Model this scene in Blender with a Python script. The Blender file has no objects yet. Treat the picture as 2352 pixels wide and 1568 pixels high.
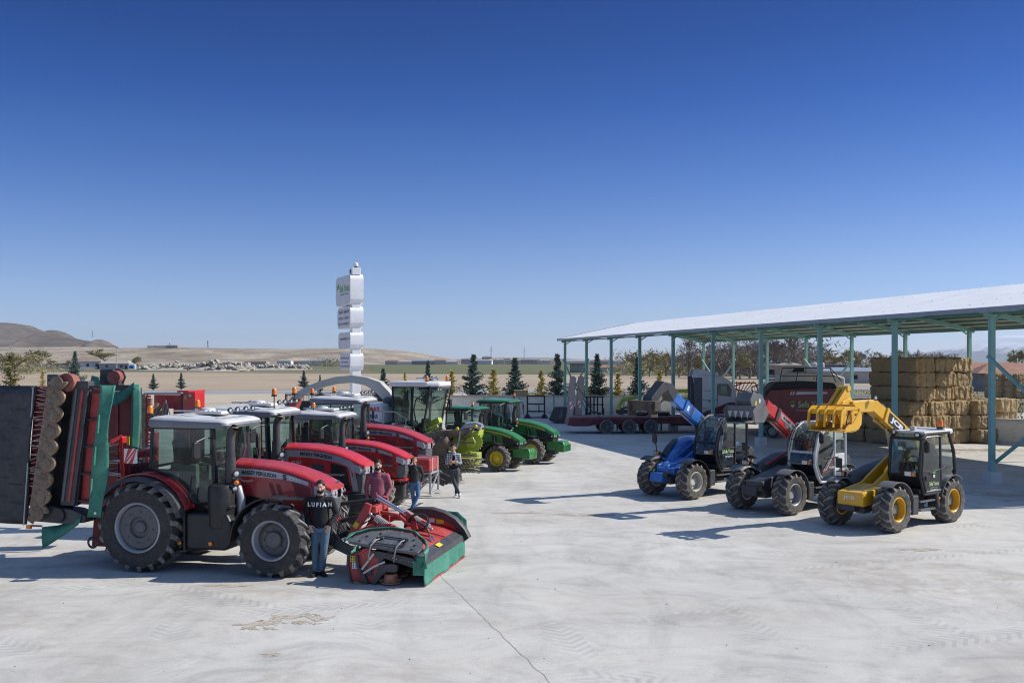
import bpy, bmesh, math, random
from mathutils import Vector, Matrix, noise
from mathutils.bvhtree import BVHTree
R = math.radians
random.seed(7)
scene = bpy.context.scene
COL = scene.collection

# ---------------------------------------------------------------- camera, sky, sun, exposure
CAMH = 4.3
cam_d = bpy.data.cameras.new('camera'); cam = bpy.data.objects.new('camera', cam_d); COL.objects.link(cam)
cam.location = (0, 0, CAMH); cam.rotation_euler = (R(90), 0, 0)
cam_d.lens = 35.0; cam_d.sensor_width = 36.0; cam_d.shift_y = 0.0198
cam_d.clip_start = .1; cam_d.clip_end = 60000
scene.camera = cam
scene.cycles.filter_width = 1.1
scene.view_settings.view_transform = 'Standard'; scene.view_settings.look = 'None'
scene.view_settings.exposure = 0.25; scene.view_settings.gamma = 1.0

SUN_EL = R(37.5); SUN_DIR = Vector((.985, .155, 0)).normalized() * math.cos(SUN_EL) + Vector((0, 0, math.sin(SUN_EL)))
world = bpy.data.worlds.new('World'); scene.world = world; world.use_nodes = True
wn = world.node_tree; bg = wn.nodes['Background']
sky = wn.nodes.new('ShaderNodeTexSky'); sky.sky_type = 'NISHITA'; sky.sun_disc = False
sky.sun_elevation = SUN_EL; sky.sun_rotation = math.atan2(SUN_DIR.x, SUN_DIR.y)
sky.altitude = 1100; sky.air_density = 1.0; sky.dust_density = .5; sky.ozone_density = 2.2
# a polarised, very clear spring sky: deepens up to the frame top, then brightened above it as added fill light
tc = wn.nodes.new('ShaderNodeTexCoord'); sp = wn.nodes.new('ShaderNodeSeparateXYZ')
wn.links.new(tc.outputs['Generated'], sp.inputs[0])
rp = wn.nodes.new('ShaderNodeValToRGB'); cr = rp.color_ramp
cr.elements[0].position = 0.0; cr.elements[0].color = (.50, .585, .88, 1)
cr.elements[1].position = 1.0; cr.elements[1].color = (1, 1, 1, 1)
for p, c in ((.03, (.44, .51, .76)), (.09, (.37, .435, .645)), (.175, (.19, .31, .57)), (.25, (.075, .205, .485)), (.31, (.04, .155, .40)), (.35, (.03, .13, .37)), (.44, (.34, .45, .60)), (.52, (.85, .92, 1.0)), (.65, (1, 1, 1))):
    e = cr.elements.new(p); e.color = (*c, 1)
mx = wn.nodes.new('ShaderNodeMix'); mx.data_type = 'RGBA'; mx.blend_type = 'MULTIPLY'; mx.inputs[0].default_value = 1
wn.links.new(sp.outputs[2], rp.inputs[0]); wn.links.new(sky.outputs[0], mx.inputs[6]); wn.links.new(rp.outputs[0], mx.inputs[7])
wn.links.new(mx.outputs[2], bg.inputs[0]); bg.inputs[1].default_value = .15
sl = bpy.data.lights.new('sun', 'SUN'); sl.energy = 4.65; sl.angle = R(.53); sl.color = (1, .95, .88)
so = bpy.data.objects.new('sun', sl); COL.objects.link(so); so.location = (30, 5, 40)
so.rotation_euler = SUN_DIR.to_track_quat('Z', 'Y').to_euler()

# ---------------------------------------------------------------- helpers
F = 2286.7   # focal length and horizon row of the photograph at 2352 px width, used to survey the yard
HOR = 831
def gp(px, py): Y = F*CAMH/(py-HOR); return ((px-1176)*Y/F, Y)
def wx(px, Y): return (px-1176)*Y/F
def hz(py, Y): return CAMH-(py-HOR)*Y/F

class MB:
    def __init__(s): s.v = []; s.f = []; s.m = Matrix.Identity(4)
    def add(s, vs, fs, M=None):
        T = s.m @ M if M is not None else s.m
        o = len(s.v); s.v += [T @ Vector(v) for v in vs]; s.f += [[o+i for i in f] for f in fs]; return s
    def box(s, c, d, rot=None, tap=1):
        M = Matrix.Translation(c)
        if rot: M = M @ Matrix.Rotation(rot[2], 4, 'Z') @ Matrix.Rotation(rot[1], 4, 'Y') @ Matrix.Rotation(rot[0], 4, 'X')
        x, y, z = d[0]/2, d[1]/2, d[2]/2
        vs = [(a*x*(tap if c_ > 0 else 1), b*y*(tap if c_ > 0 else 1), c_*z) for a in (-1, 1) for b in (-1, 1) for c_ in (-1, 1)]
        return s.add(vs, [(0,1,3,2),(4,6,7,5),(0,4,5,1),(2,3,7,6),(0,2,6,4),(1,5,7,3)], M)
    def beam(s, a, b, w, h, up=(0,0,1)):
        a = Vector(a); b = Vector(b); d = (b-a); L = d.length; d.normalize(); up = Vector(up)
        if abs(d.dot(up)) > .98: up = Vector((1,0,0))
        r = d.cross(up).normalized(); u = r.cross(d)
        M = Matrix((( d.x, r.x, u.x, 0),(d.y, r.y, u.y, 0),(d.z, r.z, u.z, 0),(0,0,0,1))); M.translation = (a+b)/2
        x, y, z = L/2, w/2, h/2
        vs = [(p*x, q*y, t*z) for p in (-1, 1) for q in (-1, 1) for t in (-1, 1)]
        return s.add(vs, [(0,1,3,2),(4,6,7,5),(0,4,5,1),(2,3,7,6),(0,2,6,4),(1,5,7,3)], M)
    def prism(s, pts, y0, y1):           # polygon in x,z extruded along y
        n = len(pts); vs = [(p[0], y0, p[1]) for p in pts]+[(p[0], y1, p[1]) for p in pts]
        fs = [list(range(n)), list(range(2*n-1, n-1, -1))]+[(i, (i+1) % n, n+(i+1) % n, n+i) for i in range(n)]
        return s.add(vs, fs)
    def slab(s, pts, z0, z1):            # polygon in x,y extruded along z
        n = len(pts); vs = [(p[0], p[1], z0) for p in pts]+[(p[0], p[1], z1) for p in pts]
        fs = [list(range(n)), list(range(2*n-1, n-1, -1))]+[(i, (i+1) % n, n+(i+1) % n, n+i) for i in range(n)]
        return s.add(vs, fs)
    def tube(s, pts, r, n=8, cap=True, sy=1):
        pts = [Vector(p) for p in pts]; m = len(pts); rs = r if isinstance(r, (list, tuple)) else [r]*m
        vs = []; prev = None
        for i, p in enumerate(pts):
            d = (pts[min(i+1, m-1)]-pts[max(i-1, 0)]).normalized()
            if prev is None:
                up = Vector((0,0,1)) if abs(d.z) < .9 else Vector((0,1,0))
                a = d.cross(up).normalized()
            else: a = (prev-d*prev.dot(d)).normalized()
            prev = a; b = d.cross(a)
            for k in range(n):
                t = 2*math.pi*k/n; vs.append(p+(a*math.cos(t)*sy+b*math.sin(t))*rs[i])
        fs = [(i*n+k, i*n+(k+1) % n, (i+1)*n+(k+1) % n, (i+1)*n+k) for i in range(m-1) for k in range(n)]
        if cap: fs += [list(range(n))[::-1], list(range((m-1)*n, m*n))]
        return s.add(vs, fs)
    def lathe(s, prof, n=32, M=None, axis='Y', closed=False, caps=True):
        vs = []; m = len(prof)
        for r, y in prof:
            for k in range(n):
                t = 2*math.pi*k/n; c, q = r*math.cos(t), r*math.sin(t)
                vs.append((c, y, q) if axis == 'Y' else (c, q, y))
        fs = [(i*n+k, i*n+(k+1) % n, ((i+1) % m)*n+(k+1) % n, ((i+1) % m)*n+k) for i in range(m if closed else m-1) for k in range(n)]
        if not closed and caps:
            if prof[0][0] > 1e-4: fs.append(list(range(n)))
            if prof[-1][0] > 1e-4: fs.append(list(range((m-1)*n, m*n)))
        return s.add(vs, fs, M)
    def loft(s, secs, closed=True, caps=True):
        n = len(secs[0]); vs = [p for sc in secs for p in sc]; m = len(secs)
        fs = [(i*n+k, i*n+(k+1) % n, (i+1)*n+(k+1) % n, (i+1)*n+k) for i in range(m-1) for k in range(n if closed else n-1)]
        if caps and closed: fs += [list(range(n)), list(range((m-1)*n, m*n))]
        return s.add(vs, fs)
    def ball(s, c, r, n=12, M=None):
        r = (r, r, r) if isinstance(r, (int, float)) else r
        prof = [(math.sin(math.pi*i/(n//2+2)), -math.cos(math.pi*i/(n//2+2))) for i in range(n//2+3)]
        T = Matrix.Translation(c) @ (M if M is not None else Matrix.Identity(4)) @ Matrix.Diagonal((r[0], r[1], r[2], 1))
        return s.lathe([(max(a, 1e-3), b) for a, b in prof], n, T, 'Z')
    def sheet(s, grid, th=0):            # grid[i][j] points -> open sheet, optional thickness vector
        m, n = len(grid), len(grid[0])
        vs = [p for row in grid for p in row]
        fs = [(i*n+j, i*n+j+1, (i+1)*n+j+1, (i+1)*n+j) for i in range(m-1) for j in range(n-1)]
        return s.add(vs, fs)
    def mesh(s, name, mat, sm=35):
        me = bpy.data.meshes.new(name); me.from_pydata([tuple(v) for v in s.v], [], s.f)
        bm = bmesh.new(); bm.from_mesh(me); bmesh.ops.recalc_face_normals(bm, faces=bm.faces); bm.to_mesh(me); bm.free()
        if mat is not None: me.materials.append(mat)
        if sm:
            me.shade_smooth(); me.set_sharp_from_angle(angle=R(sm))
        return me
    def build(s, name, mat, parent=None, sm=35, bev=0, seg=2, solid=0, loc=None):
        o = bpy.data.objects.new(name, s.mesh(name, mat, sm)); COL.objects.link(o)
        if parent is not None: o.parent = parent
        if loc is not None: o.location = loc
        if solid:
            k = o.modifiers.new('t', 'SOLIDIFY'); k.thickness = solid; k.offset = 0
        if bev:
            k = o.modifiers.new('b', 'BEVEL'); k.width = bev; k.segments = seg; k.limit_method = 'ANGLE'; k.angle_limit = R(35)
            k.harden_normals = False
        return o
def obj(name, me, parent=None, loc=(0,0,0), rz=0, sc=1):
    o = bpy.data.objects.new(name, me); COL.objects.link(o); o.location = loc; o.rotation_euler = (0,0,rz)
    o.scale = (sc,)*3 if isinstance(sc, (int, float)) else sc
    if parent is not None: o.parent = parent
    return o
def tag(o, label=None, cat=None, group=None, kind=None):
    if label: o['label'] = label
    if cat: o['category'] = cat
    if group: o['group'] = group
    if kind: o['kind'] = kind
    return o
def thing(name, label, cat, loc=(0,0,0), rz=0, group=None, sc=1):
    o = bpy.data.objects.new(name, None); COL.objects.link(o); o.location = loc; o.rotation_euler = (0,0,rz); o.scale = (sc,)*3
    o.empty_display_size = .3
    return tag(o, label, cat, group)
def struct(o): o['kind'] = 'structure'; return o
def copy_tree(o, parent=None):
    c = o.copy(); COL.objects.link(c); c.parent = parent
    for ch in list(o.children): copy_tree(ch, c)
    return c
def arc(cx, cz, r, a0, a1, n=16): return [(cx+r*math.cos(R(a0+(a1-a0)*i/n)), cz+r*math.sin(R(a0+(a1-a0)*i/n))) for i in range(n+1)]
def interp(x, tab):
    if x <= tab[0][0]: return tab[0][1]
    for (a, b), (c, d) in zip(tab, tab[1:]):
        if x <= c: t = (x-a)/(c-a); return b+(d-b)*t
    return tab[-1][1]
def sinterp(x, tab):                      # Catmull-Rom through the table
    if x <= tab[0][0]: return tab[0][1]
    if x >= tab[-1][0]: return tab[-1][1]
    for i in range(len(tab)-1):
        if x <= tab[i+1][0]:
            x0, y0 = tab[i]; x1, y1 = tab[i+1]; t = (x-x0)/(x1-x0)
            ym = tab[i-1] if i else (x0-(x1-x0), y0-(y1-y0)); yp = tab[i+2] if i+2 < len(tab) else (x1+(x1-x0), y1+(y1-y0))
            m0 = (y1-ym[1])/(x1-ym[0])*(x1-x0); m1 = (yp[1]-y0)/(yp[0]-x0)*(x1-x0)
            return (2*t**3-3*t*t+1)*y0+(t**3-2*t*t+t)*m0+(-2*t**3+3*t*t)*y1+(t**3-t*t)*m1

# ---------------------------------------------------------------- materials
MATS = {}
def nd(nt, typ, **kw):
    n = nt.nodes.new(typ)
    for k, v in kw.items():
        if k.startswith('i_'): n.inputs[int(k[2:]) if k[2:].isdigit() else k[2:]].default_value = v
        else: setattr(n, k, v)
    return n
def newmat(name):
    m = bpy.data.materials.new(name); m.use_nodes = True; nt = m.node_tree; b = nt.nodes['Principled BSDF']; MATS[name] = m
    return m, nt, b, nt.links.new
def ramp(nt, fac, stops, L):
    r = nd(nt, 'ShaderNodeValToRGB'); c = r.color_ramp
    c.elements[0].position = stops[0][0]; c.elements[0].color = (*stops[0][1], 1)
    c.elements[1].position = stops[-1][0]; c.elements[1].color = (*stops[-1][1], 1)
    for p, q in stops[1:-1]: e = c.elements.new(p); e.color = (*q, 1)
    L(fac, r.inputs[0]); return r.outputs[0]
def noi(nt, L, scale, detail=4, rough=.6, coord=None, vec=None, dist=0):
    n = nd(nt, 'ShaderNodeTexNoise'); n.inputs['Scale'].default_value = scale; n.inputs['Detail'].default_value = detail
    n.inputs['Roughness'].default_value = rough; n.inputs['Distortion'].default_value = dist
    if vec is not None: L(vec, n.inputs['Vector'])
    return n.outputs['Fac']
def mixc(nt, L, f, a, b, mode='MIX'):
    m = nd(nt, 'ShaderNodeMix', data_type='RGBA', blend_type=mode)
    for s, v in ((0, f), (6, a), (7, b)):
        if isinstance(v, (int, float)): m.inputs[s].default_value = v
        elif isinstance(v, tuple): m.inputs[s].default_value = (*v[:3], 1)
        else: L(v, m.inputs[s])
    return m.outputs[2]
def math_(nt, L, op, a, b=None, c=None):
    m = nd(nt, 'ShaderNodeMath', operation=op)
    for i, v in enumerate((a, b, c)):
        if v is None: continue
        if isinstance(v, (int, float)): m.inputs[i].default_value = v
        else: L(v, m.inputs[i])
    return m.outputs[0]
def pm(name, rgb, rough=.5, metal=0, coat=0, dust=.25, dcol=(.36,.32,.27), scale=3.0, bump=0, bscale=40, var=.12, spec=.5, geo=False):
    """painted / plain surface with uneven colour and patches of settled dust"""
    if name in MATS: return MATS[name]
    m, nt, b, L = newmat(name)
    t = nd(nt, 'ShaderNodeTexCoord').outputs['Object']
    n1 = noi(nt, L, scale, 5, .65, vec=t); n2 = noi(nt, L, scale*7, 3, .6, vec=t)
    f = math_(nt, L, 'MULTIPLY', n1, n2)
    a = tuple(c*(1-var) for c in rgb); c_ = tuple(min(1, c*(1+var)) for c in rgb)
    base = ramp(nt, n1, [(.3, a), (.7, c_)], L)
    if dust > 0:
        df = ramp(nt, f, [(.14, (0,0,0)), (.42, (dust,)*3)], L)
        base = mixc(nt, L, df, base, dcol)
        rr = mixc(nt, L, df, (rough,)*3, (.85,)*3); L(rr, b.inputs['Roughness'])
    else: b.inputs['Roughness'].default_value = rough
    L(base, b.inputs['Base Color']); b.inputs['Metallic'].default_value = metal
    b.inputs['Coat Weight'].default_value = coat; b.inputs['Coat Roughness'].default_value = .12
    b.inputs['Specular IOR Level'].default_value = spec
    if bump:
        bn = nd(nt, 'ShaderNodeBump'); bn.inputs['Strength'].default_value = bump; bn.inputs['Distance'].default_value = .02
        L(noi(nt, L, bscale, 4, .6, vec=t), bn.inputs['Height']); L(bn.outputs[0], b.inputs['Normal'])
    return m
def glassm(name, tint=(.52,.64,.60), refl=1.45, rough=.02, smear=.12):
    m, nt, b, L = newmat(name); nt.nodes.remove(b); out = nt.nodes['Material Output']
    tr = nd(nt, 'ShaderNodeBsdfTransparent'); tr.inputs[0].default_value = (*tint, 1)
    gl = nd(nt, 'ShaderNodeBsdfGlossy'); gl.inputs['Roughness'].default_value = rough; gl.inputs['Color'].default_value = (.9,.95,1,1)
    lw = nd(nt, 'ShaderNodeLayerWeight'); lw.inputs[0].default_value = .5
    df = nd(nt, 'ShaderNodeBsdfDiffuse'); df.inputs[0].default_value = (.42,.44,.42,1)
    t = nd(nt, 'ShaderNodeTexCoord').outputs['Object']
    k = ramp(nt, noi(nt, L, 2.2, 5, .7, vec=t), [(.4, (0,0,0)), (.75, (smear,)*3)], L)
    m1 = nd(nt, 'ShaderNodeMixShader'); L(k, m1.inputs[0]); L(tr.outputs[0], m1.inputs[1]); L(df.outputs[0], m1.inputs[2])
    f2 = math_(nt, L, 'ADD', .05, math_(nt, L, 'MULTIPLY', math_(nt, L, 'POWER', lw.outputs[1], 3.5), .75))
    m2 = nd(nt, 'ShaderNodeMixShader'); L(f2, m2.inputs[0]); L(m1.outputs[0], m2.inputs[1]); L(gl.outputs[0], m2.inputs[2])
    L(m2.outputs[0], out.inputs[0]); return m
RED = pm('red_paint', (.43,.008,.012), .33, coat=.6, dust=.22, dcol=(.42,.20,.17))
REDB = pm('bright_red_paint', (.55,.012,.014), .3, coat=.6, dust=.12, dcol=(.42,.20,.17))
REDD = pm('dark_red_paint', (.20,.010,.014), .5, dust=.3, dcol=(.25,.16,.13))
REDK = pm('mower_red_paint', (.40,.020,.020), .45, dust=.4, dcol=(.42,.22,.18))
BLK = pm('black_plastic', (.012,.013,.015), .45, dust=.12, dcol=(.15,.14,.13))
BLK2 = pm('dark_steel', (.035,.037,.042), .45, dust=.35, dcol=(.16,.15,.14))
GRY = pm('grey_plastic', (.11,.115,.12), .5, dust=.35, dcol=(.2,.19,.18))
TYRE = pm('tyre_rubber', (.016,.016,.017), .7, dust=.38, dcol=(.15,.135,.115), scale=2.5, bump=.25, bscale=30)
TYREM = pm('muddy_tyre_rubber', (.035,.034,.032), .8, dust=.7, dcol=(.22,.195,.16), scale=3, bump=.3, bscale=30)
LUGM = pm('worn_tread', (.09,.087,.082), .75, dust=.9, dcol=(.30,.285,.26), scale=4, bump=.3, bscale=30)
LUGMM = pm('muddy_tread', (.14,.13,.115), .85, dust=.9, dcol=(.36,.33,.28), scale=4, bump=.3, bscale=30)
SILV = pm('silver_paint', (.42,.43,.45), .35, metal=.3, dust=.2)
STRP = pm('stripe_silver', (.40,.41,.44), .35, metal=.3, dust=.08)
RIMD = pm('dark_rim_paint', (.085,.09,.10), .45, dust=.35, dcol=(.22,.2,.18))
ROOFG = pm('cab_roof_grey', (.55,.56,.56), .45, dust=.3, dcol=(.5,.47,.42), scale=2)
ROOFD = pm('cab_roof_edge', (.17,.185,.21), .45, dust=.15)
GRN = pm('tractor_green_paint', (.012,.17,.03), .33, coat=.5, dust=.25, dcol=(.18,.24,.14))
YEL = pm('rim_yellow_paint', (.62,.47,.01), .4, dust=.35, dcol=(.4,.33,.15))
LIME = pm('lime_green_paint', (.36,.48,.012), .4, coat=.3, dust=.45, dcol=(.35,.34,.16))
WHT = pm('white_paint', (.72,.72,.70), .4, coat=.2, dust=.25, dcol=(.5,.46,.4))
CREAM = pm('cream_paint', (.55,.54,.49), .5, dust=.3, dcol=(.4,.37,.32))
BLU = pm('blue_paint', (.018,.15,.50), .33, coat=.5, dust=.2, dcol=(.2,.25,.35))
JYEL = pm('telehandler_yellow_paint', (.78,.42,.008), .35, coat=.4, dust=.3, dcol=(.4,.28,.13))
ORG = pm('orange_lens', (.85,.22,.01), .2, coat=.5, dust=0)
LENS = pm('lamp_lens', (.6,.62,.65), .12, metal=.5, dust=0)
CHR = pm('chrome', (.55,.55,.55), .2, metal=.9, dust=.15)
RUST = pm('rusty_steel', (.20,.12,.07), .8, dust=.9, dcol=(.34,.28,.2), scale=6, var=.5)
SPRG = pm('spring_zinc', (.50,.50,.48), .4, metal=.5, dust=.3)
GCUR = pm('green_curtain', (.02,.17,.115), .55, dust=.4, dcol=(.16,.34,.27), scale=2, bump=.2, bscale=6)
SEATM = pm('seat_fabric', (.06,.065,.07), .9, dust=0)
INTR = pm('cab_interior_trim', (.20,.24,.20), .8, dust=0)
GLS = glassm('cab_glass'); GLS2 = glassm('tinted_cab_glass', (.42,.52,.49))
YST = pm('yellow_sticker', (.75,.55,.02), .5, dust=.1)
WST = pm('white_sticker', (.75,.75,.75), .5, dust=.1)
LETK = pm('black_lettering', (.012,.012,.014), .5, dust=0); LETW = pm('white_lettering', (.72,.72,.72), .5, dust=0)
LETG = pm('green_lettering', (.10,.34,.05), .5, dust=0); LETL = pm('light_green_lettering', (.45,.62,.30), .5, dust=0); LETR = pm('red_lettering', (.6,.02,.02), .4, dust=0)
SREDW = pm('signal_red', (.62,.03,.03), .45, dust=.1)
TEAL = pm('teal_paint', (.20,.44,.40), .5, dust=.4, dcol=(.30,.31,.27), scale=1.5, var=.15)

# ---------------------------------------------------------------- lettering
def textmesh(s, w, h, mat, bold=.012, ext=0):
    cu = bpy.data.curves.new('t', 'FONT'); cu.body = s; cu.size = 1; cu.offset = bold; cu.resolution_u = 3
    o = bpy.data.objects.new('t', cu); COL.objects.link(o); bpy.context.view_layer.update()
    me = bpy.data.meshes.new_from_object(o.evaluated_get(bpy.context.evaluated_depsgraph_get()))
    bpy.data.objects.remove(o); bpy.data.curves.remove(cu)
    me.name = 'lettering'; me.materials.clear(); me.materials.append(mat)
    xs = [v.co.x for v in me.vertices]; ys = [v.co.y for v in me.vertices]
    x0, x1, y0, y1 = min(xs), max(xs), min(ys), max(ys)
    for v in me.vertices: v.co = Vector(((v.co.x-(x0+x1)/2)/(x1-x0)*w, (v.co.y-(y0+y1)/2)/(y1-y0)*h, 0))
    return me
def text(s, w, h, mat, parent, mapf, name='lettering', bold=.012):
    me = textmesh(s, w, h, mat, bold)
    for v in me.vertices: v.co = Vector(mapf(v.co.x, v.co.y))
    me.update(); o = bpy.data.objects.new(name, me); COL.objects.link(o); o.parent = parent
    return o
def plane_map(o, ux, uy):
    o = Vector(o); ux = Vector(ux); uy = Vector(uy); return lambda u, v: o+ux*u+uy*v
def clover(parent, c, ux, uy, s, name='emblem'):
    """three green leaves over a grey-white drop"""
    c = Vector(c); ux = Vector(ux).normalized(); uy = Vector(uy).normalized(); nrm = ux.cross(uy).normalized()
    g = MB(); w = MB()
    for a in (90, 20, 160):
        d = (math.cos(R(a))*.42, math.sin(R(a))*.36+.18)
        g.add([c+ux*s*(d[0]+.3*math.cos(t))+uy*s*(d[1]+.3*math.sin(t))+nrm*(.002+.001*(a == 90)) for t in [k*math.pi/6 for k in range(12)]], [list(range(12))])
    w.add([c+ux*s*x+uy*s*y+nrm*.0015 for x, y in ((-.5,-.1),(-.3,-.25),(0,-.18),(.3,-.25),(.5,-.1),(.42,-.55),(.15,-.95),(-.15,-.95),(-.42,-.55))], [list(range(9))])
    e = g.build(name, LETG, parent, 0); w.build('emblem_drop', WST, e, 0); return e

# ---------------------------------------------------------------- wheels
WC = {}
def wheel_meshes(R_, W, rim, mrim, mtyre, n=18, lug=.062, style='deep', mhub=None):
    k = (R_, W, rim, mrim.name, mtyre.name, style)
    if k in WC: return WC[k]
    t = MB(); h = W/2; lr = lug = min(lug, R_*.075)
    prof = [(rim, -h*.80), (rim+.03, -h*.92), ((rim+R_)*.5, -h), (R_-.11*R_/.9, -h*.96), (R_-lr-.02, -h*.82), (R_-lr, -h*.45), (R_-lr+.008, 0),
            (R_-lr, h*.45), (R_-lr-.02, h*.82), (R_-.11*R_/.9, h*.96), ((rim+R_)*.5, h), (rim+.03, h*.92), (rim, h*.80), (rim-.03, h*.5), (rim-.03, -h*.5)]
    t.lathe(prof, 56, closed=True)
    da = 2*math.pi/n
    for sd in (-1, 1):
        for i in range(n):
            a0 = da*(i+(.5 if sd > 0 else 0)); path = []
            for q in range(6):
                u = q/5; y = sd*h*(-.06+1.04*u); a = a0+(.30+.0*u)*u*(1.25-.35*u)*1.0
                r1 = R_-.012*u*u if q < 5 else R_-.10*R_/.9; r0 = r1-lr-.02 if q < 5 else r1-.03
                wdt = (.024+.016*u)/1.0*(1.2 if R_ > .7 else .85)
                path.append((a, y, r0, r1, wdt))
            vs = []
            for a, y, r0, r1, wd in path:
                for r, s_ in ((r0, 1.25), (r1, .9), (r1, -.9), (r0, -1.25)):
                    aa = a+s_*wd/r; vs.append((r*math.cos(aa), y, r*math.sin(aa)))
            fs = [(q*4+j, q*4+(j+1) % 4, q*4+4+(j+1) % 4, q*4+4+j) for q in range(5) for j in range(4)]+[(0,1,2,3),(20,23,22,21)]
            t.add(vs, fs)
    tm = t.mesh('tyre', mtyre, 30); tm.materials.append(LUGM if mtyre != TYREM else LUGMM)
    nb = 56*15
    for i, p in enumerate(tm.polygons):
        if i >= nb: p.material_index = 1
    r = MB()
    if style == 'flat':     # wide plate nearly flush with the lip
        r.lathe([(rim+.012, -h*.84), (rim-.015, -h*.88), (rim-.035, -h*.80), (rim-.05, -h*.45), (rim-.05, h*.8), (rim+.01, h*.8)], 48, caps=False)
        d = MB(); d.lathe([(rim-.05, -h*.42), (rim*.86, -h*.60), (rim*.44, -h*.60), (rim*.36, -h*.30), (.001, -h*.30)], 48)
        d.lathe([(.13, -h*.3), (.13, -h*.52), (.10, -h*.6), (.001, -h*.6)], 20)
        for i in range(8):
            a = i*math.pi/4; d.lathe([(.018, -h*.6), (.018, -h*.68), (.001, -h*.68)], 6, Matrix.Translation((rim*.62*math.cos(a), 0, rim*.62*math.sin(a))))
    else:
        r.lathe([(rim+.012, -h*.84), (rim-.012, -h*.88), (rim-.03, -h*.80), (rim*.90, -h*.30), (rim*.86, h*.05), (rim*.86, h*.8), (rim+.01, h*.8)], 48, caps=False)
        d = MB(); d.lathe([(rim*.87, h*.0), (rim*.78, -h*.16), (rim*.62, -h*.22), (rim*.46, -h*.10), (rim*.42, -h*.1), (rim*.42, -h*.28), (rim*.38, -h*.36), (.001, -h*.38)], 40)
        for i in range(8):
            a = (i+.5)*math.pi/4; d.lathe([(.016, -h*.15), (.016, -h*.3), (.001, -h*.3)], 6, Matrix.Translation((rim*.54*math.cos(a), 0, rim*.54*math.sin(a))))
    rm = r.mesh('wheel', mrim); dm = d.mesh('hub', mhub or mrim)
    WC[k] = (rm, tm, dm); return WC[k]
def wheel(parent, x, y, R_, W, rim, mrim, mtyre, style='deep', mhub=None, n=18, rot=0, steer=0):
    rm, tm, dm = wheel_meshes(R_, W, rim, mrim, mtyre, n, style=style, mhub=mhub)
    w = obj('wheel', rm, parent, (x, y, R_-.008))
    w.rotation_euler = (0, rot, (math.pi if y > 0 else 0)+steer)
    obj('tyre', tm, w); obj('hub', dm, w); return w
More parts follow.
